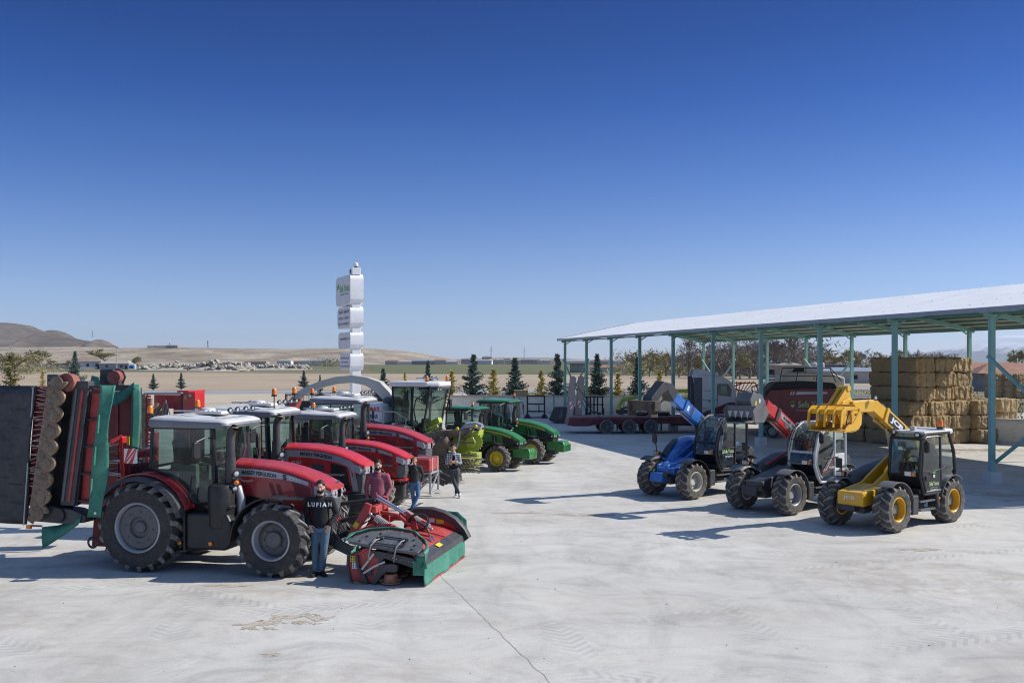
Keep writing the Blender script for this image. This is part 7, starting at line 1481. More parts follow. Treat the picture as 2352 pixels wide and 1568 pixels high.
g_ = sawdisc(hx0(1118), hz(1013,36.6), -.42, .36, 20, .04, 'saw_disc', LIME); m = MB(); m.lathe([(.001,-.10),(.2,-.1),(.24,0)],6,Matrix.Translation((hx0(1112),-.45,hz(1013,36.6)))); m.build('disc_hub', LIME, g_, 0)
for i, (px, z, y) in enumerate(((1040,.50,-.5),(1110,.54,-.6),(1185,.58,-.7))):
    for k in range(2):
        m = MB(); n = 16
        m.lathe([(.001,0),(.38,0),(.40,.03),(.38,.05),(.001,.06)],28,Matrix.Translation((hx(px),y+.1,z+.20*k)),'Z'); o = m.build('rotor_disc', LK, MH)
        m = MB()
        for q in range(n):
            a = 2*math.pi*q/n; c_, s_ = math.cos(a), math.sin(a); b = a+.5
            m.tube([(hx(px)+.36*c_, y+.1+.36*s_, z+.20*k+.02),(hx(px)+.52*math.cos(a+.15), y+.1+.52*math.sin(a+.15), z+.2*k),(hx(px)+.58*math.cos(b), y+.1+.58*math.sin(b), z+.2*k-.03)], [.018,.014,.006], 5)
        m.build('rotor_tines', DRT, o)
m = MB()
for i in range(13):
    x0 = hx0(1010+9*i); m.tube([(x0,-1.0,.52-.01*i),(x0+.20,-1.15,.44),(x0+.42,-1.22,.34)], [.022,.016,.006], 5)
for i in range(5): z = .32+.12*i; m.tube([(hx(1015),-.9,z),(hx(1070),-1.15+.05*i,z+.02),(hx(1130),-1.1,z+.07),(hx(1200),-.9,z+.12)],.014,5)
for i in range(6): x0 = hx(1060+22*i); m.tube([(x0,-.6,1.05-.1*i*.5),(x0+.35,-1.0,.85-.1*i*.5),(x0+.55,-1.1,.5)],.02,5)
m.build('crop_guides', DRT, MH)
for i in range(7):
    m = MB(); z = hz(1040+6*i, 36.6); y0 = -.75-.06*i; m.tube([(hx0(1068+2*i), y0, z+.02), (hx0(1090+2*i), y0-.16, z+.05), (hx0(1118+3*i), y0-.12, z+.03), (hx0(1134+1.5*i), y0+.10, z-.04)], .020, 6); m.build('guide_bar', LK if i % 2 else DRT, MH)
for i in range(11):
    m = MB(); x0 = hx0(1062+6.5*i); z = hz(1066-1.2*i, 36.6); m.tube([(x0, -1.0, z+.08), (x0+.10, -1.2, z+.02), (x0+.26, -1.35, z-.10)], [.026,.018,.006], 5); m.build('tine', DRT, MH)
m = MB(); m.tube([(hx(1152),-.55,hzz(1012)),(hx(1150),-.62,hzz(1035)),(hx(1140),-.65,hzz(1052)),(hx(1122),-.62,hzz(1056)),(hx(1105),-.6,hzz(1048))],.035,8); m.build('discharge_hose', SILV, MH)
for (a, b), (c, d_) in (((1055,1018),(1088,1006)),((1095,1030),(1130,1000)),((1060,1040),(1128,1036))):
    m = MB(); m.beam((hx0(a),-.5,hzz(b)),(hx0(c),-.8,hzz(d_)),.05,.07); o = m.build('divider_arm', DRT, MH, 0)
    if d_ < 1010: m = MB(); m.ball((hx0(c),-.8,hzz(d_)),.07,8); m.build('end_ball', YEL, o)
m = MB(); m.tube([(hx(1155),-.3,hzz(1012)),(hx(1172),-.35,hzz(1000)),(hx(1205),-.35,hzz(998)),(hx(1225),-.35,hzz(1003))],.13,10); m.build('knife_guard', SILV, MH)
m = MB(); m.beam((hx(985),.3,hzz(1010)),(hx(1055),.1,hzz(990)),.25,.22); m.beam((hx(990),.1,hzz(1022)),(hx(1050),.0,hzz(1004)),.1,.1); m.build('lift_arm', LIME, MH, 0, bev=.03)
m = MB(); m.box((hx0(1045),-.65,hz(1030,36.6)),(.55,.4,.62)); m.ball((hx0(1055),-.7,hz(1015,36.6)),(.28,.25,.25),9); m.build('gearbox', pm('greasy_gearbox',(.13,.085,.06),.8,dust=.7,dcol=(.25,.19,.13)), MH, 30, bev=.05)
# black plastic shield / wheelguard on the ground beside the checked-shirt man
SH = thing('dark_ballast_weight', 'dark grey rounded ballast block on the ground behind the man in the checked shirt', 'ballast block', (*gp(1030,1108), 0), R(-12), sc=.58)
m = MB(); m.prism([(-.55,.45),(-.35,.75),(.1,.95),(.75,.90),(.80,.10),(.1,.0),(-.15,.1)], -.28, .28); m.build('block', BLK2, SH, 0, bev=.06, seg=3); m = MB(); m.lathe([(.10,0),(.08,.03),(.001,.03)],14,Matrix.Translation((-.18,-.30,.42)) @ Matrix.Rotation(R(180),4,'X')); m.build('pin', SILV, SH); m = MB(); m.beam((.79,-.3,.1),(.79,-.3,.9),.05,.05); m.beam((.6,-.3,.1),(.6,-.3,.9),.03,.05); m.build('bracket', SILV, SH, 0)
# ================================================================ people
SKIN = pm('skin', (.56,.33,.235), .55, dust=0, scale=6, var=.08)
HAIR = pm('black_hair', (.012,.010,.009), .6, dust=0, scale=30, var=.4)
STUB = pm('greying_stubble', (.20,.14,.11), .8, dust=0)
EYE = pm('eye', (.02,.015,.012), .2, dust=0)
def voxel(mb, name, mat, parent, vs, it=4, fac=.5):
    o = mb.build('tmp', mat, None, 0); k = o.modifiers.new('r', 'REMESH'); k.mode = 'VOXEL'; k.voxel_size = vs; k.use_smooth_shade = True
    k = o.modifiers.new('s', 'SMOOTH'); k.iterations = it; k.factor = fac
    bpy.context.view_layer.update(); me = bpy.data.meshes.new_from_object(o.evaluated_get(bpy.context.evaluated_depsgraph_get())); bpy.data.objects.remove(o)
    me.materials.clear(); me.materials.append(mat); me.name = name; me.shade_smooth(); return obj(name, me, parent)
def cap(mb, a, b, ra, rb, n=14):
    a = Vector(a); b = Vector(b); mb.tube([a, a.lerp(b,.5), b], [ra, (ra+rb)/2, rb], n); mb.ball(a, ra*.999, 12); mb.ball(b, rb*.999, 12)
def chain(mb, pts, rs):
    for (a, b), (p, q) in zip(zip(pts, pts[1:]), zip(rs, rs[1:])): cap(mb, a, b, p, q)
def hand(mb, wrist, d, palm, side, curl=.35):
    """five separate fingers on a palm: d = direction of the hand, palm = facing of the palm, side +1/-1 puts the thumb"""
    w = Vector(wrist); d = Vector(d).normalized(); n = Vector(palm); n = (n-d*n.dot(d)).normalized(); s = d.cross(n)*side
    c = w+d*.05
    for q in (-.028,-.010,.008,.026): cap(mb, w+s*q*.6+d*.01, w+d*.085+s*q, .014, .012, 8)
    for q, L_ in ((-.030,.060),(-.011,.072),(.008,.078),(.027,.070)):
        p = w+d*.088+s*q; dd = d
        for j, f in enumerate((.42,.33,.25)):
            dd = (dd+n*curl*(.6+.4*j)).normalized(); e = p+dd*L_*f; cap(mb, p, e, .0095-.0008*j, .0088-.0008*j, 7); p = e
    p = w+d*.03+s*.030; dd = (d*.6+s*.75+n*.25).normalized(); e = p+dd*.042; cap(mb, p, e, .012, .011, 7); dd = (d*.9+s*.2+n*.3).normalized(); cap(mb, e, e+dd*.036, .0105, .009, 7)
def person(label, X, Y, sc, rz, P, group='men standing between the machines'):
    t = thing('person', label, 'person', (X, Y, 0), rz, group, sc)
    V = Vector; hd = V(P['head']); bu = P.get('bulk', 1.0)
    # one continuous body: head, face, neck, trunk, limbs, hands
    b = MB()
    T = Matrix.Translation(hd) @ Matrix.Rotation(R(P.get('turn', 0)), 4, 'Z') @ Matrix.Rotation(R(P.get('nod', 0)), 4, 'X')
    def H(x, y, z): return T @ V((x, y, z))
    RT = T.to_3x3().to_4x4()
    b.ball(H(0,.005,.02), (.076,.094,.100), 18, RT); b.ball(H(0,-.02,-.035), (.062,.070,.078), 14, RT); b.ball(H(0,-.045,-.085), (.036,.034,.030), 10, RT)
    cap(b, H(0,-.088,.012), H(0,-.112,-.026), .011, .016, 8); [b.ball(H(s*.012,-.104,-.030), .010, 6) for s in (-1,1)]
    [b.ball(H(s*.080,.008,-.010), (.012,.022,.034), 8, RT) for s in (-1,1)]; b.ball(H(0,-.086,.038), (.050,.016,.012), 8, RT); [b.ball(H(s*.045,-.062,-.022), (.022,.022,.020), 8, RT) for s in (-1,1)]
    b.ball(H(0,-.092,-.062), (.024,.010,.006), 8, RT); b.ball(H(0,-.090,-.072), (.021,.011,.007), 8, RT)
    nk = V(P['neck']); cap(b, H(0,.015,-.07), nk, .055*bu, .062*bu); cap(b, nk, P['chest'], .07, .12); cap(b, P['chest'], P['hip'], .12, .11)
    for s in ('R', 'L'):
        sh, el, wr = P['arm'+s]; chain(b, [sh, el, wr], [.05,.038,.027]); d, pl, sd, cu = P['hand'+s]; hand(b, wr, d, pl, sd, cu)
        hp, kn, an = P['leg'+s]; chain(b, [hp, kn, an], [.07,.045,.035]); cap(b, an, V(an)+V((0,0,-.03)), .033, .025)
    body = voxel(b, 'body', SKIN, t, .0065, 3)
    e = MB()
    for s in (-1, 1): e.ball(H(s*.030,-.0875,.012), (.009,.005,.0045), 8, RT); 
    e.build('eyes', EYE, body); e = MB()
    for s in (-1, 1): e.tube([H(s*.014,-.100,.034), H(s*.032,-.098,.040), H(s*.050,-.084,.034)], .0028, 5)
    e.tube([H(-.020,-.100,-.067), H(0,-.103,-.066), H(.020,-.100,-.067)], .0028, 5); e.build('brows', HAIR, body)
    # hair
    h = MB(); rows = []
    hl = P.get('hair', 1.0)
    if hl > 0:
        for i in range(15):
            ph = math.pi*.5*i/14*1.25; r_ = []
            for k in range(28):
                a = 2*math.pi*k/28; x, y, z = math.sin(ph)*math.cos(a), math.sin(ph)*math.sin(a), math.cos(ph)
                lim = -.30 if y > -.1 else .56+.10*abs(x)
                if abs(x) > .75 and y < .3: lim = .12
                if z < lim: f_ = lim; q = math.sqrt(max(0, 1-f_*f_))/max(1e-4, math.hypot(x, y)); x, y, z = x*q*.93, y*q*.93, f_
                n_ = 1+.05*noise.noise((x*9+hd.x*7, y*9, z*9))+.03*hl
                r_.append(H(x*.084*n_, .008+y*.102*n_, .026+z*(.098+.018*hl)*n_+.004*hl))
            rows.append(r_)
        h.loft(rows, True, False); h.build('hair', P.get('hairmat', HAIR), body, 80, solid=.008)
    if P.get('beard'):
        m = MB(); rr_ = []
        for i in range(8):
            u = i/7; r_ = []
            for k in range(15):
                a = math.pi*(1.0+k/14); x, y = math.cos(a), math.sin(a)
                z = -.046-.066*u+(.020*abs(x) if i == 0 else 0)-(.022*(1-abs(x))**2 if i == 0 else 0); wd = math.sqrt(max(.02, 1-(u*.93)**2.2)); r_.append(H(x*.066*wd, -.020+y*(.074*wd+.010), z))
            rr_.append(r_)
        m.loft(rr_, False, False); m.build('beard', P.get('beardmat', HAIR), body, 80, solid=.006)
        m = MB(); m.tube([H(-.030,-.102,-.060), H(0,-.110,-.050), H(.030,-.102,-.060)], .006, 5); m.build('moustache', P.get('beardmat', HAIR), body)
    # top
    m = MB(); hp = V(P['hip']); ch = V(P['chest']); zs = [(hp-V((0,0,.06)), .165, .115), (hp+V((0,0,.03)), .168*bu, .118*bu), (hp.lerp(ch,.35), .155*bu, .118*bu), (hp.lerp(ch,.7), .170, .118), (ch, .185, .120), (ch+V((0,0,.08)), .180, .105), (ch+V((0,0,.135)), .12, .085), (nk+V((0,0,.0)), .075, .072)]
    m.loft([[c+V((w*math.cos(a)*1.0, dp*math.sin(a), 0)) for a in [2*math.pi*k/24 for k in range(24)]] for c, w, dp in zs])
    for s in ('R', 'L'):
        sh, el, wr = [V(q) for q in P['arm'+s]]; cu = P.get('sleeve', .93); we = el.lerp(wr, cu); chain(m, [ch.lerp(sh,.6)+V((0,0,.03)), sh], [.085,.072]); chain(m, [sh, el, we], [.070*P.get('slv',1),.054*P.get('slv',1),.042*P.get('slv',1)])
        for q in (.25,.5,.75): m.ball(el.lerp(we, q)+V((0,0,0)), .050*P.get('slv',1)-.012*q+.004*math.sin(q*20), 10)
    top = voxel(m, P['topname'], P['top'], t, .011, 3, .5)
    bv = BVHTree.FromPolygons([v.co.copy() for v in top.data.vertices], [tuple(p.vertices) for p in top.data.polygons])
    def onto(u, v):
        o_ = V((ch.x+u, -1, ch.z+v)); hit = bv.ray_cast(o_, V((0,1,0))); return (hit[0]+V((0,-.004,0))) if hit[0] else V((ch.x+u, -.13, ch.z+v))
    for s_, w, h_, mt, u0, v0, bo in P.get('print', ()): text(s_, w, h_, mt, top, lambda a, b_: onto(u0+a, v0+b_), bold=bo)
    if P.get('clover'): m = MB(); [m.add([onto(P['clover'][0]+dx+.012*math.cos(k), P['clover'][1]+dz+.012*math.sin(k)) for k in range(6)], [list(range(6))]) for dx, dz in ((0,.02),(-.014,.004),(.014,.004))]; m.build('emblem', pm('logo_green',(.03,.45,.08),.5,dust=0), top, 0)
    m = MB(); m.tube([nk+V((.064*math.cos(a), .064*math.sin(a)-.012, .012*math.sin(a)+.018)) for a in [2*math.pi*k/20 for k in range(21)]], .013 if not P.get('collar') else .020, 7); m.build('collar', P['top'] if not P.get('collarmat') else P['collarmat'], top)
    if P.get('open'):   # open shirt over a dark T-shirt
        m = MB(); g = []
        for i in range(16):
            v = .10-.40*i/15; hw = .050-.02*abs(.5-i/15)+(.02*i/15); g.append([onto(u*hw+.01, v)+V((0,-.006,0)) for u in (-1,-.6,-.2,.2,.6,1)])
        m.sheet(g); m.build('t_shirt', BLKT, top, 60, solid=.004)
        m = MB(); m.loft([[hp+V((w*math.cos(a), dp*math.sin(a), z)) for a in [2*math.pi*k/20 for k in range(20)]] for z, w, dp in ((-.10,.150,.108),(.02,.160,.115),(.12,.150,.118))]); m.build('t_shirt_hem', BLKT, t, 60)
    # trousers
    m = MB(); m.loft([[hp+V((w*math.cos(a), dp*math.sin(a), z)) for a in [2*math.pi*k/20 for k in range(20)]] for z, w, dp in ((-.14,.165,.118),(-.06,.168,.115),(.03,.158,.108))])
    for s in ('R', 'L'):
        h0, kn, an = [V(q) for q in P['leg'+s]]; chain(m, [h0, h0.lerp(kn,.5), kn, kn.lerp(an,.4), an+V((0,0,.02))], [.104,.090,.070,.068,.056*P.get('hem',1)])
        m.ball(an+V((0,0,.05)), .054*P.get('hem',1), 10)
    voxel(m, 'trousers', P['legs'], t, .011, 3, .5)
    m = MB(); m.tube([hp+V((.163*math.cos(a), .112*math.sin(a), .0)) for a in [2*math.pi*k/24 for k in range(25)]], .014, 6); m.build('belt', BLK, t) if P.get('belt') else None
    # shoes
    for s in ('R', 'L'):
        an = V(P['leg'+s][2]); f = V(P['foot'+s]).normalized(); r_ = V((f.y,-f.x,0)); z0 = an.z-.075
        m = MB(); tp = P.get('toe'+s, 0)
        pts = [(-.07,.034,.05),(-.03,.040,.075),(.04,.042,.065),(.11,.046,.042),(.16,.044,.034),(.195,.030,.026)]; L = []
        for q, w, h_ in pts: c = V((an.x, an.y, z0))+f*q+V((0,0,tp*q)); L.append([c+r_*w*math.cos(a)+V((0,0,max(-.002,h_*(.5+.5*math.sin(a))*1.35))) for a in [2*math.pi*k/14 for k in range(14)]])
        m.loft(L); cap(m, an+V((0,0,-.01)), an+V((0,0,.03)), .044, .046); sh_ = voxel(m, 'shoe', P['shoes'], t, .008, 2)
        m = MB(); m.loft([[c+r_*w*1.06*x_+V((0,0,z_)) for x_, z_ in ((-1,-.004),(1,-.004),(1,.02),(-1,.02))] for c, w in [(V((an.x, an.y, z0))+f*q+V((0,0,tp*q)), w) for q, w, h_ in pts]]); m.build('sole', P.get('sole', BLK), sh_, 40)
    return t
BLKT = pm('black_cloth', (.012,.012,.014), .9, dust=0, bump=.3, bscale=60)
SWT = pm('black_knit', (.014,.015,.018), .92, dust=0, bump=.5, bscale=90)
PINK = pm('dusty_pink_fleece', (.30,.085,.125), .9, dust=0, bump=.4, bscale=50)
JKT = pm('dark_jacket', (.014,.014,.018), .7, dust=.08, bump=.3, bscale=20)
JEAN = pm('washed_jeans', (.075,.14,.20), .85, dust=.5, dcol=(.18,.27,.35), scale=5, bump=.4, bscale=40)
JEAN2 = pm('blue_jeans', (.05,.12,.28), .85, dust=.4, dcol=(.15,.26,.42), scale=5, bump=.4, bscale=40)
JEANK = pm('charcoal_jeans', (.045,.045,.048), .85, dust=.4, dcol=(.12,.12,.12), scale=6, bump=.4, bscale=40)
def plaidmat():
    m, nt, b, L = newmat('grey_white_plaid'); t = nd(nt, 'ShaderNodeTexCoord').outputs['Object']; s = nd(nt, 'ShaderNodeSeparateXYZ'); L(t, s.inputs[0])
    def st(o, k, w): return math_(nt, L, 'LESS_THAN', math_(nt, L, 'FRACT', math_(nt, L, 'MULTIPLY', o, k)), w)
    f = math_(nt, L, 'ADD', math_(nt, L, 'MULTIPLY', st(s.outputs[0], 14, .45), .5), math_(nt, L, 'MULTIPLY', st(s.outputs[2], 14, .45), .5))
    L(ramp(nt, f, [(0, (.62,.62,.63)), (.5, (.30,.31,.36)), (1, (.10,.11,.16))], L), b.inputs['Base Color']); b.inputs['Roughness'].default_value = .9; return m
PLAID = plaidmat()
def px_person(px, py_feet, h_px): X, Y = gp(px, py_feet); return X, Y, h_px*Y/F/1.80
base = dict(hip=(0,0,.98), chest=(0,0,1.34), neck=(0,.01,1.52), head=(0,-.01,1.685))
X, Y, sc = px_person(736, 1322, 216)
person('young bearded man in black lettered sweater, hands in pockets, before the big front wheel', X, Y, sc, 0, dict(base, armR=((-.205,0,1.445),(-.30,.05,1.17),(-.195,-.115,.99)), armL=((.205,0,1.445),(.30,.05,1.17),(.195,-.115,.99)),
    handR=((.35,-.05,-.8),(0,1,0),1,.1), handL=((-.35,-.05,-.8),(0,1,0),-1,.1), legR=((-.095,0,.93),(-.10,-.035,.50),(-.09,.0,.09)), legL=((.095,0,.93),(.07,-.03,.50),(.025,.03,.09)), footR=(-.25,-1,0), footL=(.55,-.9,0),
    top=SWT, topname='sweater', legs=JEAN, shoes=BLKT, beard=True, turn=4, bulk=1.08, slv=1.08, print=(('L U F I A N', .46, .085, LETW, .0, .035, .05),)))
X, Y, sc = px_person(868, 1236, 178)
person('bearded man in dusty pink sweatshirt standing behind the red front mower', X, Y, sc, 0, dict(base, armR=((-.205,0,1.445),(-.275,.04,1.17),(-.24,-.03,.93)), armL=((.205,0,1.445),(.29,.04,1.17),(.20,-.10,.97)),
    handR=((.1,-.1,-.9),(1,0,0),-1,.3), handL=((-.35,-.05,-.8),(0,1,0),-1,.1), legR=((-.095,0,.93),(-.10,-.03,.50),(-.10,.0,.09)), legL=((.095,0,.93),(.10,-.03,.50),(.10,.0,.09)), footR=(-.3,-1,0), footL=(.3,-1,0),
    top=PINK, topname='sweatshirt', legs=BLKT, shoes=BLKT, beard=True, turn=6, bulk=1.10, slv=1.02, print=(('Italian Upmen', .16, .020, LETW, 0, .06, .02),)))
X, Y, sc = px_person(952, 1171, 121)
person('older man in black zip jacket and blue jeans with one foot crossed', X, Y, sc, 0, dict(base, armR=((-.200,0,1.445),(-.265,.04,1.17),(-.275,-.02,.93)), armL=((.200,0,1.445),(.285,.06,1.18),(.235,.02,.98)),
    handR=((0,-.1,-1),(1,0,0),-1,.35), handL=((-.3,.3,-.8),(0,1,0),-1,.2), legR=((-.085,0,.93),(-.06,-.02,.50),(-.00,.03,.09)), legL=((.09,0,.93),(.13,-.08,.52),(-.06,-.12,.11)), footR=(-.3,-1,0), footL=(-.9,-.5,0),
    top=JKT, topname='jacket', legs=JEAN2, shoes=BLKT, beard=False, hair=.2, hairmat=STUB, turn=0, bulk=1.05, collar=True, belt=True, clover=(.085,.05), print=(('Sefa Yonca', .07, .014, pm('logo_green',(.03,.45,.08),.5,dust=0), .085, .02, .02),)))
X, Y, sc = px_person(1044, 1142, 121)
person('young man in open grey checked shirt with arms folded and ankles crossed', X, Y, sc, 0, dict(base, chest=(-.03,.02,1.34), neck=(-.03,.02,1.52), head=(-.035,.0,1.685), hip=(-.02,0,.98), armR=((-.225,.01,1.43),(-.27,-.03,1.17),(-.02,-.20,1.20)), armL=((.155,.01,1.43),(.21,-.05,1.17),(-.06,-.215,1.24)),
    handR=((1,.1,.35),(0,1,0),1,.3), handL=((-1,.1,.25),(0,1,0),-1,.3), legR=((-.10,0,.93),(-.01,-.06,.52),(.17,-.06,.10)), legL=((.07,0,.93),(.08,.0,.50),(.05,.02,.09)), footR=(.35,-1,0), footL=(-.1,-1,0), toeR=.15,
    top=PLAID, topname='shirt', legs=JEANK, shoes=WHT, sole=WHT, beard=False, turn=-6, bulk=.92, slv=.95, sleeve=.35, open=True, hem=.75))
# ================================================================ trailer, lorry, baler and yard objects under the shed
TR = thing('lowbed_trailer', 'maroon lowbed trailer with three axles and raised loading ramps', 'trailer', (wx(1300,60.5), 60.5, 0), R(1.5))
MAR = pm('maroon_paint', (.13,.012,.03), .55, dust=.45, dcol=(.2,.12,.1), scale=2)
WOOD = pm('deck_boards', (.22,.14,.14), .9, dust=.5, dcol=(.35,.28,.25), scale=2, var=.3)
m = MB(); [m.prism([(.0,.55),(.1,.92),(15.2,1.10),(15.2,.85),(8.2,.72),(8.0,.62),(5.6,.60),(1.7,.55),(1.3,.45),(.3,.45)], y-.03, y+.03) for y in (-1.02,1.02)]; [m.prism([(.05,.86),(.1,.955),(15.2,1.12),(15.2,1.0),(1.5,.84)], y-.03, y+.03) for y in (-1.24,1.24)]; m.prism([(.0,.5),(.08,.86),(1.6,.86),(1.3,.5)], -1.25, 1.25); m.box((7.5,0,.75),(14.6,.8,.3)); m.build('frame', MAR, TR, 0, bev=.02)
m = MB(); m.slab([(.1,-1.17),(15.1,-1.17),(15.1,1.17),(.1,1.17)], .96, 1.02); m.build('deck', WOOD, TR, 0)
m = MB(); [m.box((x,-1.256,.92+.011*(x-2)),(l,.01,.05)) for x, l in ((3.4,.6),(4.75,.6),(6.5,1.6),(9.0,2.4),(12,2.4))]; m.build('yellow_markers', YST, TR, 0)
for x in (2.35, 3.7, 5.0):
    for s in (-1, 1): wheel(TR, x, s*1.14, .44, .30, .25, GRY, TYREM, 'deep', GRY, 30)
    m = MB(); m.box((x+.62,-1.1,.42),(.05,.30,.46)); m.build('mudflap', BLK, TR, 0)
m = arc_band; 
for s_ in (-.62,.62):
    rp_ = MB(); y = s_*1.0; dxr = .0 if s_ < 0 else .62
    rp_.prism([(.0,.9),(.32,.95),(.52,3.3),(.42,3.45),(.22,3.4)], y-.42, y-.36); rp_.prism([(.0,.9),(.32,.95),(.52,3.3),(.42,3.45),(.22,3.4)], y+.36, y+.42); rp_.box((.42,y,2.2),(.05,.75,2.3),(0,R(5),0)); [rp_.box((.30+.024*i,y,1.1+.28*i),(.10,.8,.05)) for i in range(9)]
    o = rp_.build('ramp', pm('ramp_grey',(.34,.33,.31),.7,dust=.6,dcol=(.3,.2,.15)), TR, 0); o.location.x = dxr; w_ = MB().box((.12+.1,y-.43,1.7),(.18,.01,.42)).build('warning_plate', WST, o, 0); MB().box((.12+.1,y-.44,1.7),(.06,.01,.42),(0,R(35),0)).build('red_band', SREDW, w_, 0)
m = MB(); m.beam((.45,-1.1,3.0),(1.9,-1.2,1.0),.04,.05); m.beam((.45,1.1,3.0),(1.9,1.2,1.0),.04,.05); m.build('ramp_strut', BLK2, TR, 0); m = MB(); m.box((.1,0,.6),(.1,2.4,.2)); [m.box((.05,y,.58),(.05,.3,.12)) for y in (-1,1)]; m.build('rear_bumper', REDK, TR, 0)
m = MB(); m.prism([(8.0,.97),(8.2,1.2),(9.8,1.85),(10.2,1.85),(15,1.9),(15,1.1)], -1.0, 1.0); m.build('gooseneck', MAR, TR, 0, bev=.03)
m = MB(); [m.lathe([(.30,-.10),(.45,0),(.30,.10)],20,Matrix.Translation((4.6+.7*i,.2,1.12+.05*(i%2))) @ Matrix.Rotation(R(90),4,'X'),caps=False) for i in range(3)]; o = m.build('spare_tyre', TYRE, TR)
# lorry
LC = WHT; LX = wx(1592,61); LR = thing('lorry', 'cream lorry tractor unit with sleeper cab parked under the shed', 'lorry', (LX, 61.5, 0), R(-4))
m = MB(); secs = []
for x, zt_, yy in ((.0,3.55,1.2),(.9,3.6,1.22),(1.6,3.45,1.22),(2.25,3.0,1.18),(2.45,2.5,1.12),(2.52,1.3,1.1),(2.5,.75,1.1)): secs.append(None)
m.prism([(0,.95),(0,3.35),(.15,3.5),(1.0,3.52),(1.8,3.38),(2.3,3.05),(2.52,2.5),(2.62,1.6),(2.6,.6),(1.9,.55),(1.6,.95)], -1.2, 1.2); cab_ = m.build('cab', LC, LR, 0, bev=.12, seg=3)
m = MB(); m.prism([(-.1,3.3),(.0,3.75),(.55,3.86),(1.5,3.55),(1.55,3.42),(.1,3.42)], -1.1, -1.0); m.prism([(-.1,3.3),(.0,3.75),(.55,3.86),(1.5,3.55),(1.55,3.42),(.1,3.42)], 1.0, 1.1); m.build('wind_deflector', LC, LR, 0, bev=.03)
m = MB(); m.prism([(1.42,2.98),(1.40,2.28),(2.20,2.20),(2.26,2.60),(2.05,2.95)], -1.225, -1.19); o = m.build('side_window', pm('dark_window_glass',(.035,.055,.045),.08,dust=.1,spec=.8), LR, 0); m = MB(); m.prism([(1.62,2.86),(1.60,2.40),(2.02,2.36),(1.95,2.84)], -1.232, -1.226); m.build('window_reflection', pm('painted_glass_reflection',(.22,.30,.24),.15,dust=.3,spec=.8), o, 0); m = MB(); m.tube([(1.42,-1.21,2.9),(1.38,-1.21,1.2),(2.3,-1.21,1.0)],.022,4); m.tube([(2.5,-1.21,1.8),(2.5,-1.21,1.0)],.02,4); m.box((.25,-1.205,2.2),(.5,.02,2.3)); m.tube([(.5,-1.21,2.0),(1.4,-1.21,2.0)],.018,4); m.prism([(.65,.9),(.75,1.35),(1.55,1.35),(1.7,.9)],-1.215,-1.19); m.prism([(-.02,3.38),(.05,3.70),(.5,3.74),(1.35,3.48),(1.4,3.42)],-1.0,1.0); m.box((.95,-1.212,2.55),(.62,.01,.03)); m.box((1.0,-1.212,1.15),(1.5,.01,.03)); m.build('door_seam', GRY, LR)  # pale patch on the dark side window is a painted bright reflection
m = MB(); [m.box((-.08+.0,y,2.1),(.12,.12,2.6)) for y in (-.9,-.3,.4,1.0)]; m.box((-.1,-1.05,1.8),(.18,.24,2.4)); m.build('rear_wall_fittings', BLK2, LR, 0)
m = MB(); m.box((-2.2,0,.8),(4.6,.8,.3)); m.box((-.6,-.9,.7),(1.6,.5,.55)); m.box((1.2,-1.12,.6),(.5,.2,.3)); m.build('chassis', BLK2, LR, 0, bev=.03); m = MB(); m.box((2.4,-1.3,2.3),(.12,.25,.5)); m.box((2.55,0,.75),(.3,2.3,.5)); m.box((1.8,-1.17,1.15),(.9,.1,.25)); m.build('bumper', LC, LR, 0, bev=.05)
for x in (1.15,-2.6):
    for s in (-1, 1): wheel(LR, x, s*1.0, .50, .32, .28, SILV, TYRE, 'deep', SILV, 24)
text('Sefa Yonca', .8, .16, LETL, cab_, plane_map((.95,-1.206,1.5),(1,0,0),(0,0,1)), bold=.01); clover(cab_, (.95,-1.206,1.85), (1,0,0), (0,0,1), .13)
# red big baler with black hood and white lettering
BR = thing('baler', 'large red baler with black hood and white company lettering', 'baler', (wx(1828,57), 57, 0), R(-5))
m = MB(); m.prism([(-2.1,1.15),(-2.0,2.2),(-1.6,2.75),(1.7,2.85),(2.2,2.7),(2.4,1.4),(1.6,.95),(-.2,.75),(-1.5,.8)], -1.15, 1.15); bb = m.build('body', pm('baler_red',(.24,.008,.018),.35,coat=.4,dust=.3,dcol=(.25,.15,.13)), BR, 0, bev=.06, seg=3)
m = MB(); m.prism([(-2.0,2.1),(-1.9,2.6),(-1.3,3.15),(.5,3.2),(1.9,3.12),(2.1,2.8),(-1.5,2.72)], -1.1, 1.1); m.build('hood', BLK, BR, 0, bev=.08, seg=3)
m = MB(); m.add([(x,-1.16,z) for x, z in ((-.25,2.45),(1.5,2.5),(1.5,2.62),(-.15,2.62))],[(0,1,2,3)]); [m.add([(a,-1.16,2.43),(a+.08,-1.16,2.43),(a+.16,-1.16,2.63),(a+.08,-1.16,2.63)],[(0,1,2,3)]) for a in (-.42,-.56)]; m.build('white_stripe', LETW, bb, 0)
text('Sefa Yonca', 1.7, .36, LETL, bb, plane_map((.75,-1.16,1.92),(1,0,0),(0,0,1)), bold=.02); text('Tarım Ürünleri Tic. Ltd. Şti.', 1.6, .12, LETW, bb, plane_map((.6,-1.16,1.58),(1,0,0),(0,0,1)), bold=.0); clover(bb, (-.40,-1.162,1.95), (1,0,0), (0,0,1), .22)
m = MB(); m.prism([(-2.2,.9),(-2.0,1.3),(-1.3,1.3),(-1.2,.9)], -1.0, 1.0); m.box((1.9,0,.9),(1.8,2.0,.5)); m.build('pickup', BLK2, BR, 0, bev=.05)
for s in (-1, 1): wheel(BR, 1.1, s*1.05, .55, .45, .28, SILV, TYRE, 'deep', SILV, 18); wheel(BR, -1.5, s*1.0, .40, .3, .22, SILV, TYRE, 'deep', SILV, 18)
m = MB()
